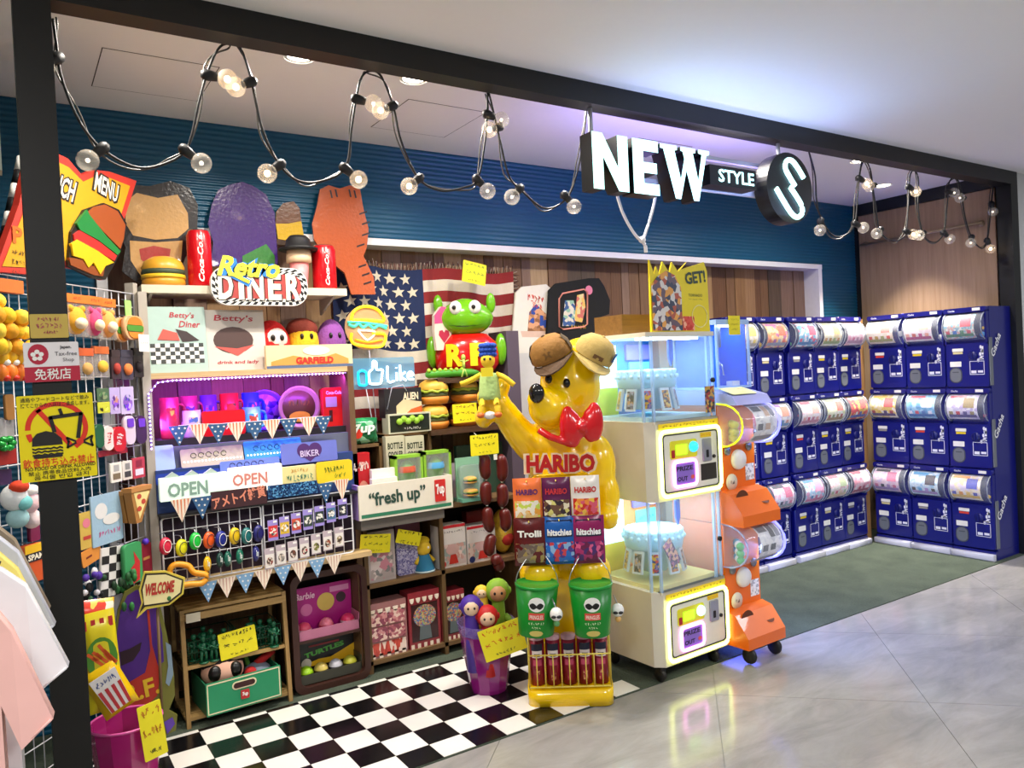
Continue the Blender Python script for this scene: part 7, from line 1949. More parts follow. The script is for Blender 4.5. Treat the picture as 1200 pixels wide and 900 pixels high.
def ballpart(o, nm, c, r, h, rough=0.8): return B().ball(c, r, 12).build(nm, C(h, rough, 0, 0.08, 0.2, 60), o)
# orange header bags
for k, (u0, u1, hb, lab) in enumerate(((78, 103, 'e6a428', 'orange header bag with a yellow plush inside'), (103, 120, 'd8487a', 'orange header bag with a pink plush inside'), (118, 136, 'e8a050', 'orange header bag with a pale orange plush inside'))):
    o, w, hg = hang('plush_bag', lab+' on the grid', 'plush bag', u0, u1, 345+k*2.5, 394+k*2, CLEAR('f0e8e0', 0.18), 0.05, 0.03, 0.004, 'plush toys in header bags')
    B().box(-w/2, w/2, -0.003, 0.033, hg*0.3, hg*0.5).build('header_card', C('d8782a', 0.5), o)
    B().text('~4', 0, hg*0.4, hg*0.09, 0, -0.004, None, 0.05).build('lettering', C('a82a1c', 0.5), o)
    ballpart(o, 'plush', (0, 0.01, -hg*0.12), (w*0.42, 0.035, hg*0.34), hb)
    ballpart(o, 'plush_muzzle', (-w*0.05, -0.02, -hg*0.2), (w*0.25, 0.02, hg*0.14), 'f2dcb8')
    for sx in (-1, 1): ballpart(o, 'plush_ear', (sx*w*0.28, 0.01, hg*0.16), (w*0.12, 0.02, hg*0.1), hb)
o, w, hg = hang('carabiner', 'pale green carabiner clip near the grid corner', 'clip', 147, 154, 352, 371, C('a8e07a', 0.4), 0.03, 0.004, 0.004)
for k, (u0, u1, v0, v1, off, lab) in enumerate(((136, 152, 372, 401, 0.04, 'rear round burger purse on the grid'), (147, 169, 370, 398, 0.07, 'front round burger purse on the grid'))):
    o, w, hg = hang('burger_purse', lab, 'purse', u0, u1, v0, v1, C('d8a878', 0.6), off, 0.02, 0.04, 'round burger purses')
    B().prism(arcpts(0, 0.012, w*0.38, hg*0.34, 0, PI, 8), -0.004, 0).build('bun_top', C('e07a24', 0.6), o)
    B().rbox(-w*0.42, w*0.42, -0.005, 0, -0.016, 0.01, 0.008).build('lettuce_band', C('4a8a2a', 0.6), o)
    B().prism(arcpts(0, -0.02, w*0.36, hg*0.26, PI, 2*PI, 8), -0.004, 0).build('bun_bottom', C('e0862c', 0.6), o)
o, w, hg = hang('price_tag', 'white price tag hanging beside the burger purses', 'price tag', 163, 175, 392, 412, WHITE, 0.09, 0.002, 0.002)
B().text('~4', 0, 0, 0.008, 0, -0.001, w*0.7).build('lettering', CARDINK, o)
for k, (u0, u1, v0, v1, hh_, hb, lab) in enumerate(((93, 110, 408, 445, 'c85a2c', 'c89a58', 'small clear pack with brown plush charm'), (111, 128, 406, 442, 'c8642c', 'e8b03a', 'small clear pack with yellow plush charm'), (131, 141, 410, 444, '3a2c30', 'a83a30', 'dark narrow pack with red charm'), (142, 156, 410, 445, '3a3848', 'e07a3a', 'dark pack with orange charm'), (157, 168, 408, 442, '181418', '2a2024', 'black pack at the grid edge'))):
    o, w, hg = hang('charm_pack', lab, 'charm pack', u0, u1, v0, v1, CLEAR('d8d0cc', 0.25) if k < 2 else C(hh_, 0.4), 0.04, 0.012, 0.003, 'small charm packs')
    B().box(-w/2, w/2, -0.002, 0.013, hg*0.26, hg*0.5).build('header_card', C(hh_, 0.5), o)
    ballpart(o, 'charm', (0, -0.004, -hg*0.15), (w*0.32, 0.014, hg*0.2), hb)
for k, (u0, u1, v0, v1, h, a, lab) in enumerate(((114, 128, 455, 470, '4a6a4a', ['4a7a4a', '8a9a70', '2a4a38'], 'green picture card'), (115, 129, 471, 484, 'c8cc3a', ['c8cc3a', '30341c', 'e0e060'], 'yellow green sticker card'), (129, 141, 454, 485, 'b8a8d8', ['8a5ad8', 'c8b8e0', '5a3a8a', 'c89080'], 'lilac card with round purple sticker'), (142, 157, 453, 485, 'c4b8dc', ['7a3ae0', 'c0b0e0', '3a5a8a', '8a60c0'], 'lilac card with oval purple sticker'))):
    o, w, hg = hang('sticker_card', lab+' on the grid', 'card', u0, u1, v0, v1, C(h, 0.4), 0.035, 0.004, 0.003, 'sticker cards on the grid')
    B().disc(0, -hg*0.08, w*0.36, hg*0.3, -0.001).build('sticker_art', PR(a, 70, 0.3, k), o)
for k, (u0, u1, v0, v1, h, lab) in enumerate(((112, 123, 497, 525, '1c5a3a', 'dark green oval purse'), (122, 134, 499, 528, 'e8d8d4', 'white oval purse with red script'), (133, 148, 500, 529, 'c81c28', 'red oval purse with white script'), (147, 159, 487, 521, 'd8c8d8', 'pale shoe keyring with purple lace'), (160, 172, 487, 520, '3a2448', 'dark purple shoe keyring'))):
    o, w, hg = hang('oval_purse' if k < 3 else 'shoe_keyring', lab+' on the grid', 'purse' if k < 3 else 'keyring', u0, u1, v0, v1, C(h, 0.35), 0.05, 0.018, 0.03)
    if k in (1, 2): B().text('~4', 0, 0, w*0.5, 0, -0.001, hg*0.5, 0.03, PI/2*0.9).build('lettering', C('c81c28' if k == 1 else 'f0e0e0', 0.4), o)
    if k >= 3: B().rbox(-w*0.3, w*0.3, -0.004, 0, hg*0.1, hg*0.4, 0.006).build('lace_patch', C('6a3ac8', 0.4), o)
o, w, hg = hang('red_card', 'red backing card under the oval purses', 'card', 116, 150, 526, 533, C('a81c2c', 0.5), 0.03, 0.003, 0.002)
for k, (u0, u1, v0, v1, h, lab) in enumerate(((130, 143, 542, 565, 'e8e4d8', 'white sock pack with brown label'), (144, 155, 540, 562, 'dcd8cc', 'grey sock pack with dark label'), (156, 170, 536, 560, 'b83848', 'red patterned sock pack'))):
    o, w, hg = hang('sock_pack', lab, 'sock pack', u0, u1, v0, v1, C(h, 0.6), 0.04, 0.01, 0.003, 'sock packs')
    B().rect(-w*0.34, w*0.34, -hg*0.36, -hg*0.05, -0.001).build('pack_label', C(['7a6a50', '3a3a38', 'e0d8e0'][k], 0.5), o)
    B().rect(-w*0.25, w*0.25, hg*0.05, hg*0.38, -0.001).build('pack_picture', C(['a8a8a4', '8a8a86', '8a1c30'][k], 0.5), o)
# towels, pizza purses
o, w, hg = hang('picture_towel', 'pale blue towel with white cloud drawing and pink writing', 'towel', 108, 144, 578, 637, C('98b8cc', 0.8, 0, 0.04, 0.2, 40), 0.035, 0.008, 0.004)
B().disc(-w*0.2, hg*0.18, w*0.2, hg*0.16, -0.001).build('white_round_print', C('dcdcd8', 0.8), o)
B().disc(w*0.12, -hg*0.02, w*0.28, hg*0.11, -0.0015).build('white_oval_print', C('dcdcd8', 0.8), o)
B().text('~8', 0.01, -hg*0.28, hg*0.12, 0, -0.001, w*0.74, 0.04).build('lettering', C('c84a88', 0.7), o)
o, w, hg = hang('picture_towel', 'mustard towel with red print beside the black post', 'towel', 94, 109, 600, 643, C('c8a84a', 0.8, 0, 0.04, 0.2, 40), 0.03, 0.008, 0.004)
B().disc(0, hg*0.2, w*0.3, hg*0.13, -0.001).build('pink_print', C('d8788a', 0.8), o)
B().rect(-w*0.3, w*0.3, -hg*0.25, -hg*0.15, -0.001).build('red_print', C('b83a30', 0.8), o)
o, w, hg = hang('orange_tag', 'orange cloth tag below the mustard towel', 'cloth tag', 96, 119, 641, 660, C('d88a34', 0.7), 0.03, 0.006, 0.006, None, -0.18)
B().rect(-w*0.3, w*0.0, -0.004, 0.004, -0.001).build('lettering_line', C('7a2c1c', 0.6), o)
for k, (u0, u1, v0, v1, off, lab) in enumerate(((143, 161, 573, 612, 0.05, 'rear pizza slice cushion purse'), (153, 177, 569, 612, 0.09, 'front pizza slice cushion purse with red salami'))):
    c = dg((u0+u1)/2, v0+2, off)
    x0, _ = dl_(u0, v0+5, off); x1, _ = dl_(u1, v0+5, off); z1 = c.z; z0 = dg((u0+u1)/2, v1, off).z
    w, hg = x1-x0, z1-z0
    o = tag(B().prism([(-w/2, 0), (-w*0.3, -hg), (-w*0.05, -hg), (w/2, -hg*0.12), (w/2, 0.0), (0, 0.006)], 0, 0.035, 0, 'y', False).build('pizza_purse', C('a87436', 0.7), None, c, DR), lab, 'purse', 'pizza slice purses')
    B().poly([(-w*0.36, -hg*0.12), (-w*0.14, -hg*0.9), (w*0.42, -hg*0.16)], -0.001).build('cheese_print', C('e8d488', 0.7), o)
    for a, d in ((-0.12, 0.25), (0.08, 0.42), (-0.14, 0.6)): B().disc(a*w, -d*hg, w*0.11, hg*0.075, -0.002).build('salami', C('b8402c', 0.7), o)
    B().box(-w/2, w/2, -0.004, 0.038, -hg*0.1, 0.004).build('crust', C('b88040', 0.7), o)
    B().tube([(0, 0.01, 0), (0, off+0.0, 0.02)], 0.0022, 5).build('hook', STEEL, o)
# chequered bag, chilli, red purse, dark fringe toys
x_ = hang('chequered_bag', 'black and white chequered cloth bag on the lower grid', 'bag', 119, 153, 640, 697, C('e0ded8', 0.8), 0.04, 0.012, 0.004, None, 0.12)
o, w, hg = x_
for i in range(4):
    for j in range(6):
        if (i+j) % 2 == 0: B().rect(-w/2+w*i/4, -w/2+w*(i+1)/4, -hg/2+hg*j/6, -hg/2+hg*(j+1)/6, -0.001).build('black_check', C('161616', 0.8), o)
o, w, hg = hang('green_chilli_purse', 'green and red flame shaped purse on the lower grid', 'purse', 147, 167, 636, 684, C('3a9a5a', 0.6), 0.07, 0.02, 0.02)
B().poly([(-w*0.1, -hg*0.5), (w*0.3, -hg*0.45), (w*0.35, 0), (w*0.0, hg*0.3), (w*0.05, 0), (-w*0.2, -hg*0.1)], -0.001).build('red_flame', C('c82c30', 0.6), o)
o, w, hg = hang('red_purse', 'dark red purse with gold scribble near the upright', 'purse', 165, 178, 636, 672, C('8a1830', 0.6), 0.05, 0.02, 0.01)
B().rect(-w*0.3, w*0.3, -0.006, 0.006, -0.001).build('gold_print', C('c08a4a', 0.5), o)
B().ball((0, 0, hg*0.55), (0.016, 0.014, 0.014), 10).build('purple_pompom', C('5a30c8', 0.5), o)
t = thing('fringe_toy', 'black, white and purple fringed toy cluster on the lower grid', 'fringed toy', dg(112, 700, 0.05), DR)
rr = random.Random(4)
for k in range(26):
    B().ball((rr.uniform(-0.07, 0.06), rr.uniform(-0.03, 0.02), rr.uniform(-0.1, 0.1)), (rr.uniform(0.008, 0.018), 0.012, rr.uniform(0.01, 0.022)), 7).build('tuft', [C('131216', 0.7), C('d8d8dc', 0.7), C('4a2a98', 0.7), C('1f4a2a', 0.7)][k % 7 % 4], t)
t = thing('green_fringe_toy', 'dark green leafy toy beside the welcome sign', 'leafy toy', dg(143, 700, 0.06), DR)
for k in range(18): B().ball((rr.uniform(-0.04, 0.05), rr.uniform(-0.03, 0.02), rr.uniform(-0.07, 0.09)), (0.012, 0.01, 0.02), 7).build('tuft', C(['1c5a2a', '2a7a38', '123a1c'][k % 3], 0.6), t)
# goods left of the post
t = thing('plush_cluster', 'bright yellow plush cluster in bag beyond the black post', 'plush toys', dg(14, 372, 0.06), DR)
B().box(-0.12, 0.06, 0.0, 0.03, 0.085, 0.13).build('header_card', C('d8702c', 0.5), t)
for k in range(14): B().ball((-0.1+0.045*(k % 4)+rr.uniform(-0.01, 0.01), rr.uniform(-0.04, 0), -0.1+0.05*(k//4)), rr.uniform(0.024, 0.036), 10).build('plush', C(['f0c01c', 'f2d040', 'e8a018'][k % 3], 0.8, 0, 0.1, 0.3, 60), t)
for row, (v, h, lab) in enumerate(((418, 'f0b818', 'yellow'), (436, 'e87a1c', 'orange'))):
    for k, u in enumerate((2, 13, 24)):
        c = dg(u, v, 0.06)
        t = thing('duck_charm', '%s drop shaped charm on grid beyond the post, %s of three' % (lab, LC[k]), 'charm', c, DR, 'drop shaped charms')
        B().ball((0, 0, 0), (0.024, 0.02, 0.032), 12).build('body', C(h, 0.4), t)
        B().ball((0.006, -0.01, -0.02), (0.014, 0.014, 0.012), 8).build('tip', C('f4f0e4' if row == 0 else 'd8301c', 0.4), t)
        B().tube([(0, 0, 0.03), (0, 0.05, 0.045)], 0.002, 5).build('hook', STEEL, t)
o, w, hg = hang('brown_charm', 'brown wooden charm card beside the yellow notice', 'charm', 7, 17, 462, 492, C('9a6a30', 0.5), 0.05, 0.01, 0.01)
o, w, hg = hang('clear_pack', 'clear silver pack beyond the yellow notice', 'pack', 0, 17, 490, 512, CLEAR('c8c4c0', 0.45), 0.04, 0.02, 0.004)
t = thing('foil_bow', 'shiny green foil bow on red box beyond the post', 'foil bow', dg(5, 520, 0.07), DR)
for k in range(6):
    a = k*PI/3
    B().ball((0.022*math.cos(a), -0.01, 0.016*math.sin(a)), (0.018, 0.012, 0.012), 8).build('loop', C('1c9a3a', 0.2, 0.3), t)
B().box(-0.05, 0.05, 0, 0.03, -0.07, -0.02).build('red_block', C('a01c14', 0.5), t)
o, w, hg = hang('violet_pack', 'violet wrapped pack below the foil bow', 'pack', 0, 14, 550, 568, C('3a2450', 0.4), 0.05, 0.02, 0.006)
t = thing('pony_plush', 'white and aqua plush pony with red mane below the notice', 'plush toy', dg(17, 590, 0.08), DR)
ballpart(t, 'head', (0, 0, 0.02), (0.045, 0.04, 0.045), 'e8ecec'); ballpart(t, 'mane', (0.0, -0.02, 0.055), (0.032, 0.03, 0.022), 'd8401c'); ballpart(t, 'aqua_cheek', (0.01, -0.03, 0.0), (0.028, 0.02, 0.024), '7ac8c8'); ballpart(t, 'body', (0.01, 0, -0.05), (0.035, 0.035, 0.035), 'a8d4d8')
t = thing('pony_plush', 'pink and white plush pony beside the black post', 'plush toy', dg(34, 595, 0.06), DR)
ballpart(t, 'head', (0, 0, 0.02), (0.036, 0.035, 0.04), 'f0c8cc'); ballpart(t, 'mane', (0.0, -0.01, 0.06), (0.03, 0.025, 0.02), 'f0ece8'); ballpart(t, 'body', (0.01, 0, -0.04), (0.032, 0.03, 0.034), 'f0d8d8')
o, w, hg = hang('tinned_meat_cushion', 'blue and yellow tinned meat cushion beside the black post', 'cushion', 30, 53, 637, 682, C('c8501c', 0.6), 0.05, 0.03, 0.01)
B().box(-w/2, w/2, -0.002, 0.0, hg*0.28, hg*0.5).build('yellow_top', C('e8b81c', 0.6), o)
B().box(-w/2, w/2, -0.002, 0.0, hg*0.05, hg*0.28).build('dark_band', C('1a1824', 0.6), o)
B().text('SPAM', 0, hg*0.17, hg*0.16, 0, -0.004, w*0.8, 0.04).build('lettering', C('f0e8d0', 0.5), o)
o, w, hg = hang('pink_pouch', 'magenta pouch hanging behind the post', 'pouch', 36, 47, 612, 634, C('7a1c4a', 0.5), 0.04, 0.015, 0.006)

# ================================================================== burger menu board above the grid
MO = DG+dnd*0.06
def mb(u, v):
    p = atp(u, v, MO, dnd)-MO
    return p.dot(dxd), p.z
pts = [(-6, 318), (22, 240), (36, 178), (55, 174), (80, 186), (96, 205), (110, 199), (128, 201), (160, 212), (146, 256), (122, 328), (96, 316), (70, 312), (40, 322)]
P_ = [mb(*p) for p in pts]
o = tag(B().prism(P_, 0, 0.025).build('menu_board', C('c8382a', 0.4), None, MO, DR), 'yellow and red burger menu board leaning above the grid panel', 'menu board')
cx_, cz_ = sum(p[0] for p in P_)/len(P_), sum(p[1] for p in P_)/len(P_)
inn = [(2, 312), (29, 244), (41, 188), (56, 184), (80, 196), (97, 213), (110, 207), (127, 208), (152, 218), (140, 256), (119, 318), (96, 308), (70, 305), (40, 314)]
B().poly([mb(*p) for p in inn], -0.002).build('yellow_field', C('d09c18', 0.4), o)
a, c = mb(72, 218)
B().text('LUNCH', a-0.02, c, 0.085, 0, -0.0045, 0.17, 0.02, -0.12, 0, 0.25).build('lettering', C('f0ead8', 0.4), o)
B().text('LUNCH', a-0.02, c, 0.1, 0, -0.0035, 0.19, 0.1, -0.12, 0, 0.25).build('lettering_shadow', C('2a2014', 0.5), o)
a, c = mb(124, 220)
B().text('MENU', a, c, 0.078, 0, -0.0045, 0.14, 0.02, -0.18, 0, 0.1).build('lettering', C('f0ead8', 0.4), o)
B().text('MENU', a, c, 0.094, 0, -0.0035, 0.16, 0.1, -0.18, 0, 0.1).build('lettering_shadow', C('2a2014', 0.5), o)
a, c = mb(21, 276)
B().text('P', a-0.005, c, 0.06, 0, -0.004, 0.045, 0.03).build('orange_lettering', C('e0641c', 0.4), o)
B().text('~5', a, c-0.06, 0.018, 0, -0.004).text('~5', a, c-0.095, 0.018, 0, -0.004).text('~6', a, c-0.13, 0.018, 0, -0.004).build('small_lettering', C('3a2a14', 0.5), o)
bgr = lambda nm, px_, h, y0=-0.004: B().prism([mb(*p) for p in px_], y0-0.012, y0).build(nm, C(h, 0.4), o)
bgr('burger_outline', [(80, 272), (95, 246), (118, 238), (136, 246), (145, 262), (142, 280), (136, 300), (120, 328), (104, 326), (76, 312)], '1a1410', -0.002)
bgr('bun_top', [(97, 250), (105, 243), (118, 240), (133, 248), (142, 264), (140, 280), (136, 292), (116, 272)], '9a4a1c', -0.008)
bgr('lettuce', [(84, 262), (96, 246), (99, 252), (118, 276), (136, 295), (132, 299), (110, 282), (88, 270)], '1c7a34', -0.01)
bgr('tomato', [(81, 275), (88, 270), (112, 284), (132, 300), (129, 306), (108, 294), (82, 284)], 'c02a24', -0.008)
bgr('cheese', [(78, 286), (84, 281), (108, 294), (128, 308), (118, 312), (112, 322), (104, 308), (98, 314), (92, 304), (80, 300)], 'e0b414', -0.01)
bgr('bun_bottom', [(76, 302), (90, 304), (104, 312), (118, 314), (116, 324), (106, 323), (78, 311)], '8a4418', -0.006)
# chequered pole left of the board
t = thing('chequered_pole', 'black and white banded pole beyond the black post', 'pole', dg(2, 330, 0.02), DR)
p0, p1 = dg(1, 300, 0.02)-dg(2, 330, 0.02), dg(26, 185, 0.02)-dg(2, 330, 0.02)
R_ = Matrix.Rotation(-DR, 3, 'Z')
p0, p1 = R_ @ p0, R_ @ p1
p0 = p0-(p1-p0)*0.15
for k in range(8): B().tube([p0+(p1-p0)*(k/8), p0+(p1-p0)*((k+1)/8)], 0.017, 10).build('band', WHITE if k % 2 else BLACK, t)

# ================================================================== welcome sign, purple cutout, pink bucket
YM = 0.78
def cut2(name, label, cat, P_px, y, mat, d=0.012):
    P = [at(u, v, y) for u, v in P_px]
    cx = sum(p.x for p in P)/len(P); zb = min(p.z for p in P)
    o = tag(B().prism([(p.x-cx, p.z-zb) for p in P], 0, d).build(name, mat, None, (cx, y, zb)), label, cat)
    return o, (lambda u, v: (at(u, v, y).x-cx, at(u, v, y).z-zb))
o, f = cut2('monster_cutout', 'purple and red painted cutout standing behind the pink bucket', 'cutout', [(134, 745), (138, 715), (146, 694), (160, 686), (176, 690), (188, 710), (196, 745), (204, 790), (205, 815), (198, 832), (208, 838), (206, 856), (186, 866), (150, 880), (134, 880)], YM, C('6a6a24', 0.5), 0.015)
area(f, [(137, 742), (141, 716), (149, 698), (160, 691), (174, 695), (184, 712), (190, 742), (192, 775), (172, 790), (150, 800), (138, 790)]).build('purple_field', C('4a1f80', 0.5), o)
area(f, [(172, 715), (175, 715), (178, 755), (188, 790), (184, 815), (170, 829), (140, 836), (138, 812), (150, 800), (170, 788), (176, 762)], -0.003).build('red_field', C('b02c1c', 0.5), o)
area(f, [(140, 764), (152, 760), (166, 752), (164, 762), (156, 774), (142, 780)], -0.003).build('dark_field', C('2a1020', 0.5), o)
area(f, [(194, 752), (200, 756), (203, 790), (198, 804), (194, 800), (197, 780)], -0.003).build('blue_field', C('7a90a0', 0.4), o)
area(f, [(192, 846), (202, 840), (205, 848), (196, 860)], -0.003).build('purple_foot', C('5a3aa0', 0.5), o)
a, c = f(166, 808); B().text('R.F.', a+0.0, c, 0.075, 0, -0.006, 0.13, 0.03, 0.12).build('lettering', C('d8b01c', 0.5), o)
o, f = cut2('welcome_sign', 'cream speech bubble welcome sign with red letters', 'sign', [(163, 692), (169, 670), (194, 669), (217, 677), (215, 696), (199, 709), (172, 714), (160, 725), (166, 707)], 0.72, C('d8c44a', 0.4))
area(f, [(165, 692), (170, 672), (194, 671), (215, 679), (213, 695), (198, 707), (170, 711), (163, 719), (168, 705)], -0.0015).build('black_line', C('2a2210', 0.5), o)
area(f, [(167, 691), (172, 674), (194, 673), (213, 680), (211, 694), (197, 705), (169, 709)], -0.0025).build('cream_field', C('e8dca0', 0.4), o)
a, c = f(187, 689); B().text('WELCOME', a, c, 0.05, 0, -0.004, 0.11, 0.05, -0.03, 0, 0.1).build('lettering', C('b03024', 0.5), o)
a, c = f(198, 701); B().ball((a, -0.004, c), (0.008, 0.003, 0.01), 8).build('green_dot', C('2a6a34', 0.5), o)
B().tube([(0.0, 0.012, 0.02), (0.0, 0.06, -(at(180, 690, 0.72).z-0.15))], 0.006, 6).build('stick', C('6a5030', 0.6), o)
PB = (0.315, 0.47)
zr = at(150, 846, PB[1]).z
t = thing('pink_bucket', 'translucent pink bucket of snack bags beside the black post', 'bucket', (PB[0], PB[1], 0.0085))
B().lathe([(0, 0), (0.09, 0), (0.095, 0.02), (0.125, zr), (0.12, zr), (0.09, 0.015), (0, 0.012)], n=12, sm=False).build('pail', C('b8287a', 0.15, 0, 0.05, 0, 10, 0.3, 0.8), t)
B().tube([(0.123*math.cos(2*PI*i/24), 0.123*math.sin(2*PI*i/24), zr) for i in range(24)], 0.005, 6, 0, True).build('rim', C('d85aa0', 0.2), t)
def pillow(name, label, c, w, hg, puff, mat, rot, deco=None, group='puffy snack bags'):
    b = B(); n = 10
    for sgn in (-1, 1):
        vv = []
        for j in range(n+1):
            for i in range(n+1):
                a, d = -1+2*i/n, -1+2*j/n
                vv.append((a*w/2, sgn*puff*((1-a**4)*(1-d**4))**0.6, d*hg/2))
        f_ = [(j*(n+1)+i, j*(n+1)+i+1, (j+1)*(n+1)+i+1, (j+1)*(n+1)+i) for j in range(n) for i in range(n)]
        b.add(vv, f_ if sgn < 0 else [q[::-1] for q in f_], 0, True)
    o = tag(b.build(name, mat, None, c), label, 'snack bag', group)
    o.rotation_euler = rot
    return o
c = at(118, 775, 0.42)
o = pillow('snack_bag', 'tall lime and yellow snack bag in the pink bucket', c, 0.12, 0.36, 0.035, C('d8c81c', 0.25), (0, -0.05, 0.1))
B().text('~3', 0, 0.02, 0.1, 0, -0.036, 0.06, 0.04, 0.6).build('lettering', C('d85a1c', 0.3), o)
B().disc(0, 0.02, 0.05, 0.075, -0.034).build('green_patch', C('4a8a24', 0.3), o)
b = B()
for k in range(4): b.rect(-0.05+0.028*k, -0.036+0.028*k, 0.125, 0.16, -0.026)
b.build('red_stripe', C('c8302c', 0.3), o)
c = at(128, 806, 0.40)
o = pillow('snack_bag', 'yellow popcorn bag with red striped box print', c, 0.12, 0.2, 0.035, C('e0b80c', 0.25), (0, -0.42, 0.1))
B().prism([(-0.036, -0.07), (0.036, -0.07), (0.046, 0.07), (-0.046, 0.07)], -0.041, -0.038).build('popcorn_print', C('e8e4e0', 0.3), o)
b = B()
for k in range(4): b.poly([(-0.034+0.02*k, -0.07), (-0.024+0.02*k, -0.07), (-0.028+0.023*k, 0.02), (-0.04+0.023*k, 0.02)], -0.0425)
b.build('red_stripe', C('b82c34', 0.3), o)
B().text('~5', 0.0, 0.045, 0.022, 0, -0.0428, 0.07, 0.03).build('lettering', C('2a4a90', 0.3), o)
c = at(112, 800, 0.5)
pillow('snack_bag', 'pale yellow snack bag with white rim at rear of bucket', at(108, 735, 0.5), 0.14, 0.2, 0.03, PR(['e8d060', 'f0e8d0', 'd8402c', 'e8b020'], 22, 0.25, 6), (0, 0.1, 0.2))
pcard('large yellow card taped on the pink bucket', 179, 856, 24, 66, 0.33, ['~4', '~5', '~6'], -0.1, 0.25, C('c8841c', 0.6))

# ================================================================== clothes rack with t-shirts
t = thing('clothes_rail', 'dark metal clothes rail end at the picture edge', 'clothes rail', (-0.16, -0.45, 0.0))
zr = 1.3
B().tube([(0, -0.42, zr), (0, 0.3, zr)], 0.012, 8).build('bar', DARK, t)
for yy in (-0.4, 0.28): B().tube([(0, yy, zr), (0, yy, 0.05)], 0.012, 8).build('upright', DARK, t); B().tube([(-0.22, yy, 0.02), (0.12, yy, 0.02)], 0.014, 8).build('foot', DARK, t); B().tube([(0, yy, 0.06), (0, yy, 0.02)], 0.012, 8).build('joint', DARK, t)
def shirt(label, y, mat, x_c, zs, sw=1.0, art=None):
    q = thing('hanging_t_shirt', label, 't-shirt', (x_c, y, zs), -0.12, 't-shirts on the rail')
    for nm, sx in (('front', 1),):
        P = [(-0.06, 0.0), (0.06, 0.0), (0.13, -0.03), (0.185*sw, -0.075), (0.262*sw, -0.27), (0.195*sw, -0.315), (0.158*sw, -0.22), (0.165*sw, -0.66), (-0.165*sw, -0.66), (-0.158*sw, -0.22), (-0.195*sw, -0.315), (-0.262*sw, -0.27), (-0.185*sw, -0.075), (-0.13, -0.03)]
        b = B().prism(P, -0.02, 0.02, 0, 'y', True)
        b.v = [(p[0], p[1]+0.02*math.sin(p[2]*18+p[0]*25)*(-p[2])*1.4, p[2]) for p in b.v]
        b.build('garment', mat, q)
    for sx in (-1, 1):
        B().tube([(sx*0.2*sw, -0.022, -0.308), (sx*0.258*sw, -0.022, -0.268)], 0.003, 5).build('sleeve_hem', mat, q)
    B().tube([(-0.13, 0, -0.02), (0, 0, 0.03), (0.13, 0, -0.02)], 0.006, 6).build('hanger', C('2a2420', 0.4), q)
    B().tube(spline([(0, 0, 0.03), (0, 0, 0.06), (0.012, 0, 0.085), (0, 0, 0.1), (-0.012, 0, 0.09)], 3), 0.003, 5).build('hanger_hook', STEEL, q)
    return q
q = shirt('pale pink t-shirt, nearest on the clothes rail', -0.80, C('f0bcb4', 0.9, 0, 0.05, 0.3, 12), -0.165, 1.10, 0.84)
B().text('J', 0.02, -0.3, 0.05, 0, -0.045, None, 0.0).build('chest_print', C('7a7488', 0.8), q)
shirt('white t-shirt behind the pink one on the rail', -0.65, C('e8e8ec', 0.9, 0, 0.05, 0.3, 12), -0.155, 1.155, 0.95)
shirt('lemon yellow t-shirt, third on the clothes rail', -0.52, C('ecdc78', 0.9, 0, 0.05, 0.3, 12), -0.16, 1.17, 0.9)
shirt('pale grey t-shirt behind the yellow one', -0.40, C('c4c8d4', 0.9, 0, 0.05, 0.3, 12), -0.16, 1.19, 0.92)
shirt('silver brown shirt at the far end of the rail', -0.26, C('8a7c68', 0.7, 0, 0.1, 0.3, 12), -0.165, 1.2, 0.92)

# ================================================================== stepped wooden rack: soldiers and soda box
RW = WOOD('9a7a48', 'b8965c', 5, 0.55, 0); RV = WOOD('8a6a3c', 'a88650', 5, 0.55, 2)
rx0, rx1 = 0.60, 1.07
t = thing('stepped_rack', 'low stepped wooden rack under the bunting shelf', 'rack', (0.835, 0.72, 0.004))
def rb_(x0, x1, y0, y1, z0, z1, nm, m=RW): return B().box(x0-0.835, x1-0.835, y0-0.72, y1-0.72, z0-0.004, z1-0.004).build(nm, m, t)
zr1, zr2 = at(290, 775, 0.86).z, at(280, 707, 0.92).z
for xx in (rx0, rx1-0.018):
    b = B().prism([(0.94, 0.004), (0.965, 0.004), (1.0, zr2), (0.975, zr2)], xx, xx+0.018, 0, 'x'); b.v = [(p[0]-0.835, p[1]-0.72, p[2]-0.004) for p in b.v]; b.build('front_leg', RV, t)
    rb_(xx, xx+0.018, 1.22, 1.25, 0.004, zr2, 'rear_leg', RV)
    rb_(xx, xx+0.018, 0.97, 1.24, zr1-0.02, zr1, 'side_rail', RV)
for z, yf in ((0.045, 0.955), (zr1, 0.965), (zr2, 0.98)):
    for k in range(5): rb_(rx0, rx1, yf+0.055*k, yf+0.055*k+0.045, z-0.014, z, 'slat')
rb_(rx0, rx1, 0.972, 0.984, zr2-0.05, zr2-0.02, 'front_rail')
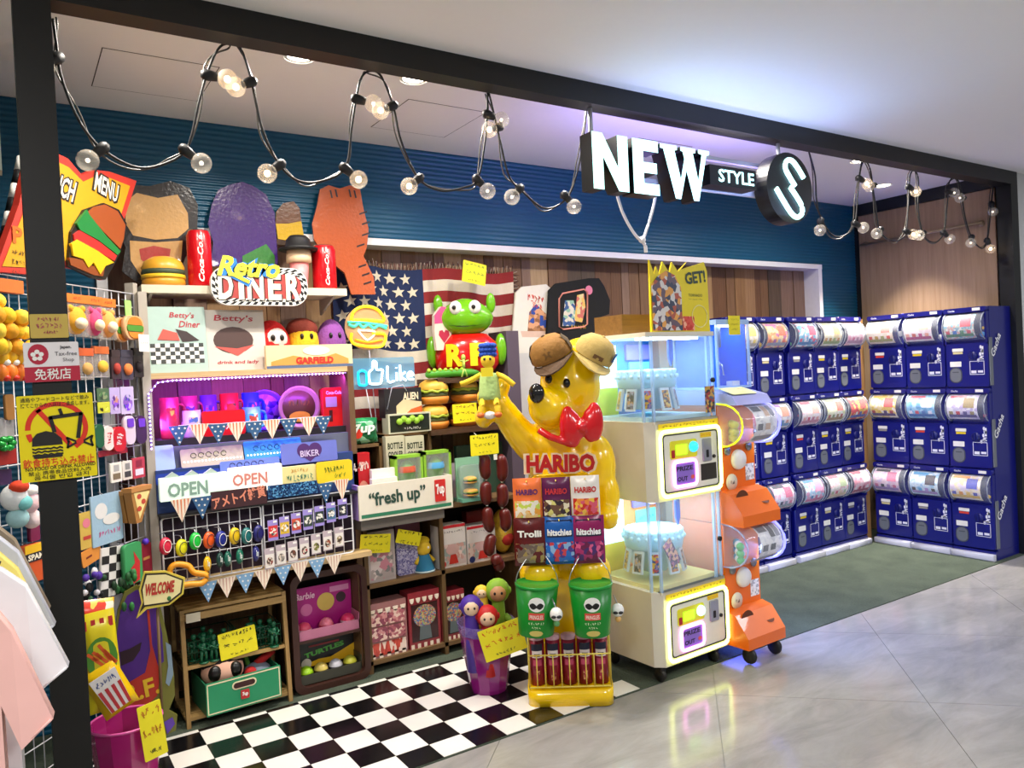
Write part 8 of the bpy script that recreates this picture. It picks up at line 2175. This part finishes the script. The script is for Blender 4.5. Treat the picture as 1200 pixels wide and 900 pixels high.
# soda box with plush
x0, x1, zb, zt = rc(242, 321, 803, 842, 0.93)
w, hg = 0.335, 0.145
t = thing('green_soda_box', 'green soda carton with hand slot on the lowest rack step', 'carton', (0.845, 0.91, 0.05), 0.06)
fr_ = B().prism(rrect(-w/2, w/2, 0, hg, 0.003), 0, 0.006).build('front_panel', C('1f8a5c', 0.45), t)
b = B()
for a0, a1, c0, c1 in ((-w/2+0.004, w/2-0.004, 0.006, 0.011), (-w/2+0.004, w/2-0.004, hg-0.01, hg-0.004), (-w/2+0.004, -w/2+0.009, 0.006, hg-0.004), (w/2-0.009, w/2-0.004, 0.006, hg-0.004)): b.rect(a0, a1, c0, c1, -0.001)
b.build('cream_border', C('e8dcb4', 0.5), fr_)
B().prism(rrect(-0.055, 0.055, hg*0.6, hg*0.85, 0.02, 5), -0.002, -0.0005).build('slot_rim', C('e8dcb4', 0.5), fr_)
B().prism(rrect(-0.048, 0.048, hg*0.64, hg*0.81, 0.014, 5), -0.0035, -0.002).build('hand_slot', C('3a1412', 0.7), fr_)
B().rbox(-0.018, 0.02, -0.003, -0.001, hg*0.26, hg*0.54, 0.004).build('red_badge', C('b82a2c', 0.4), fr_)
B().text('7up', 0.001, hg*0.4, 0.022, 0, -0.004, 0.026, 0.04).build('badge_lettering', WHITE, fr_)
for xx in (-w/2, w/2-0.005): B().box(xx, xx+0.005, 0.006, 0.25, 0, hg*0.97).build('side_panel', C('1a6a48', 0.45), t)
B().box(-w/2, w/2, 0.245, 0.25, 0, hg*0.97).build('rear_panel', C('1a6a48', 0.45), t)
B().box(-w/2+0.005, w/2-0.005, 0.006, 0.245, 0, 0.006).build('bottom_panel', C('c8a870', 0.6), t)
q = thing('round_plush', 'round pink-tan plush with big black eyes in green carton', 'plush toy', (0.775, 1.01, 0.06), 0.0)
hd = B().ball((0, 0, 0.145), (0.095, 0.075, 0.07), 18).build('head', C('d8a890', 0.85), q)
for sx in (-1, 1): B().ball((sx*0.045, -0.058, 0.155), (0.03, 0.022, 0.036), 12).build('eye', C('12100f', 0.3), hd)
B().ball((0, 0.015, 0.185), (0.1, 0.07, 0.05), 14).build('dark_hair', C('161214', 0.9), hd)
B().ball((0, 0, 0.05), (0.05, 0.045, 0.05), 12).build('body', C('3a8a3c', 0.85), q)
for sx in (-1, 1): B().ball((sx*0.07, -0.06, 0.085), (0.02, 0.018, 0.014), 8).build('hand', C('e8c8b4', 0.85), q)
q = thing('heap_plush', 'red and grey plush lying in the green carton', 'plush toy', (0.93, 1.02, 0.07), 0.1)
B().ball((0, 0, 0.08), (0.07, 0.06, 0.05), 14).build('grey_body', C('707888', 0.85), q)
B().ball((-0.04, -0.03, 0.1), (0.03, 0.03, 0.028), 10).build('red_head', C('b01c1c', 0.85), q)
B().tube([(0.0, 0, 0.12), (0.06, 0.01, 0.15), (0.085, 0.01, 0.165)], 0.02, 8).build('red_arm', C('b01c1c', 0.85), q)
B().tube([(-0.03, 0.03, 0.12), (-0.05, 0.03, 0.2)], 0.012, 8).build('green_arm', C('5a9a34', 0.85), q)
# baskets with toy soldiers
SG = C('0f5a3a', 0.45)
def soldier(label, x, y, z, rz, rifle=1):
    q = thing('toy_soldier', label, 'toy soldier', (x, y, z), rz, 'green toy soldiers')
    B().lathe([(0, 0), (0.022, 0), (0.022, 0.005), (0, 0.006)], n=12).build('base', SG, q)
    b = B()
    for sx in (-1, 1): b.tube([(sx*0.01, 0, 0.005), (sx*0.011, -0.003, 0.03), (sx*0.007, 0, 0.056)], [0.006, 0.007, 0.009], 7)
    b.tube([(0, 0, 0.052), (0, 0, 0.075), (0, 0, 0.09)], [0.012, 0.015, 0.011], 9)
    b.ball((0, -0.002, 0.103), (0.009, 0.01, 0.011), 9).lathe([(0.012, 0.105), (0.0125, 0.109), (0.009, 0.117), (0, 0.119)], n=10)
    b.tube([(0.014, 0, 0.087), (0.022, -0.01, 0.072), (0.012, -0.02, 0.066)], 0.005, 6).tube([(-0.014, 0, 0.087), (-0.022, -0.01, 0.074), (-0.01, -0.022, 0.07)], 0.005, 6)
    b.build('body', SG, q)
    B().tube([(-0.03, -0.018, 0.085), (0.02, -0.024, 0.06)], 0.003, 6).build('rifle', SG, q)
def wire_basket(label, x0, x1, y0, y1, z, hg):
    q = thing('wire_basket', label, 'basket', ((x0+x1)/2, y0, z), 0, 'dark green wire baskets')
    w, d = (x1-x0)/2, y1-y0
    G = C('12402a', 0.4)
    for zz in (0.004, hg*0.5, hg): B().tube([(-w, 0, zz), (w, 0, zz), (w, d, zz), (-w, d, zz)], 0.0035, 5, 0, True).build('ring_wire', G, q)
    for k in range(9): B().tube([(-w+2*w*k/8, 0, 0), (-w+2*w*k/8, 0, hg)], 0.002, 4).build('wire', G, q)
    for k in range(1, 6): B().tube([(-w, d*k/6, hg), (-w, d*k/6, 0.002), (w, d*k/6, 0.002), (w, d*k/6, hg)], 0.002, 4).build('wire', G, q)
zr1b = zr1
wire_basket('dark green wire basket of toy soldiers, under the bunting', 0.63, 0.84, 0.985, 1.2, zr1b, 0.1)
wire_basket('second dark green wire basket, behind the yellow card', 0.85, 1.04, 0.985, 1.2, zr1b, 0.1)
k = 0
sold = [(0.66, 1.02, 0.004), (0.70, 1.01, 0.004), (0.74, 1.05, 0.004), (0.79, 1.02, 0.004), (0.9, 1.02, 0.004), (0.96, 1.04, 0.004), (1.0, 1.02, 0.004), (0.72, 1.12, 0.004), (0.94, 1.12, 0.004)]
for i, (x, y, z) in enumerate(sold):
    soldier('green toy soldier standing in %s wire basket, %s' % ('the nearer' if x < 0.84 else 'the farther', ['at its corner', 'second from its corner', 'set back third', 'beside the yellow card', 'behind the yellow card edge', 'mid row, set back', 'at the far end', 'in the rear row', 'in the rear row alone'][i]), x, y, zr1b+0.004, 0.3*math.sin(i*2.3))
soldier('green toy soldier on the step edge left of the yellow card', 0.69, 0.974, zr1b, 0.2)
soldier('green toy soldier beside it on the step edge, rifle low', 0.735, 0.974, zr1b, -0.3)
soldier('green toy soldier alone on the step edge past the yellow card', 1.005, 0.974, zr1b, 0.0)
pcard('bright yellow card in front of the toy soldiers', 279, 753, 38, 31, 0.955, ['~9', '~4', '~4'], -0.09, 0)
o = tag(B().rbox(-0.03, 0.03, 0, 0.002, -0.04, 0.0, 0.002).build('shelf_tag', C('d8d0b8', 0.5), None, (at(226, 715, 0.95).x, 0.95, zr2-0.012)), 'small paper tag hung on the rack rail', 'price tag')

# ================================================================== brown tray case with two counter boxes
x0, x1 = at(342, 740, 0.98).x, at(432, 740, 0.98).x
ztr = at(385, 668, 0.98).z
w = x1-x0
t = thing('tray_case', 'brown plastic tray stood on end holding two counter boxes', 'tray', ((x0+x1)/2, 0.97, 0.004))
BRN = C('3a1e16', 0.4)
O_ = rrect(-w/2, w/2, 0, ztr, 0.05, 5); I_ = rrect(-w/2+0.03, w/2-0.03, 0.03, ztr-0.03, 0.04, 5)
b = B(); n = len(O_)
vs = [(p[0], 0, p[1]) for p in O_]+[(p[0], 0, p[1]) for p in I_]+[(p[0], 0.26, p[1]) for p in O_]+[(p[0], 0.26, p[1]) for p in I_]
fs = []
for i in range(n):
    j = (i+1) % n
    fs += [(i, j, n+j, n+i), (2*n+i, 3*n+i, 3*n+j, 2*n+j), (i, 2*n+i, 2*n+j, j), (n+i, n+j, 3*n+j, 3*n+i)]
b.add(vs, fs).build('rim_frame', BRN, t)
B().prism(I_, 0.25, 0.258).build('back_plate', C('180e0c', 0.5), t)
zm = at(385, 747, 0.98).z
B().box(-w/2+0.028, w/2-0.028, 0.02, 0.25, zm-0.012, zm).build('divider', BRN, t)
xt = (x0+x1)/2
def counter_box(label, z, hg, w, hcard, inner, lines, ballcols):
    q = thing('counter_box', label, 'display box', (xt, 1.0, z))
    cd = B().box(-w/2, w/2, 0.1, 0.106, 0.0, hg).build('back_card', C(hcard, 0.35), q)
    tr = B().box(-w/2, w/2, 0, 0.005, 0, 0.05).box(-w/2, -w/2+0.004, 0, 0.1, 0, 0.085).box(w/2-0.004, w/2, 0, 0.1, 0, 0.085).box(-w/2, w/2, 0, 0.1, 0, 0.004).build('tray', C(inner, 0.5), q)
    for i, h in enumerate(ballcols):
        n_ = len(ballcols)
        xx = -w*0.36+w*0.72*i/(n_-1)
        p = thing('capsule_ball', ballcols[i][1], 'ball', (xt+xx, 1.0+0.05, z+0.006+0.036), 0, 'capsule balls in counter boxes')
        B().ball((0, 0, 0), 0.036, 14).build('ball', C(h[0], 0.3), p)
        B().lathe([(0.0365, -0.006), (0.0372, 0.0), (0.0365, 0.006)], n=16).build('seam_band', C(h[2], 0.35), p)
    return cd
hg1 = at(382, 684, 1.1).z-zm
cd = counter_box('magenta counter box of pink balls in the brown tray', zm, hg1, w-0.075, 'b01c80', 'c87a98', None, [('d8486a', 'rose ball in magenta counter box, beside the rim', 'f0c0cc'), ('f08098', 'salmon pink ball, middle of the magenta counter box', 'd83a60'), ('e83a70', 'hot pink ball with pale band in magenta counter box', 'f4d0dc')])
wq = w-0.075
B().text('Barbie', -wq*0.27, hg1*0.82, hg1*0.14, 0, 0.098, wq*0.32, 0.02, 0, 0, 0.2).build('lettering', C('f4c8dc', 0.4), cd)
B().rect(wq*0.14, wq*0.46, hg1*0.8, hg1*0.92, 0.099).build('label_strip', C('d888b8', 0.4), cd)
for a, c_, r_, h in ((0.02, 0.62, 0.045, 'e0c060'), (-0.08, 0.52, 0.03, 'd870a8'), (0.1, 0.66, 0.026, '3a2430')): B().disc(a, hg1*c_, r_, None, 0.0985).build('round_print', C(h, 0.4), cd)
hg2 = zm-0.012-0.034-0.02
cd = counter_box('black and yellow counter box of capsule balls in the brown tray', 0.034, hg2*0.98, w-0.072, '17181c', '3a3a30', None, [('98c81c', 'lime tennis style ball in black counter box', '4a6a10'), ('d8c060', 'yellow and brown ball, second in black counter box', '4a3a20'), ('c8c8d0', 'silver grey ball, third in black counter box', '3a3a44'), ('c0c040', 'olive yellow ball at the end of black counter box', '50501c')])
wq = w-0.072
B().poly([(-wq*0.5, hg2*0.3), (-wq*0.1, hg2*0.44), (wq*0.1, hg2*0.42), (wq*0.5, hg2*0.66), (wq*0.5, hg2*0.28), (-wq*0.5, hg2*0.28)], 0.099).build('yellow_print', C('d8a81c', 0.4), cd)
B().text('TURTLES', 0.0, hg2*0.66, hg2*0.14, 0, 0.0975, wq*0.66, 0.05, 0.12).build('lettering', C('4a9a3a', 0.4), cd)
B().rect(-wq*0.25, wq*0.25, hg2*0.8, hg2*0.85, 0.0985).build('red_strip', C('a02830', 0.4), cd)
B().disc(-wq*0.3, hg2*0.38, 0.026, None, 0.098).build('age_badge', C('c8c0b0', 0.4), cd)
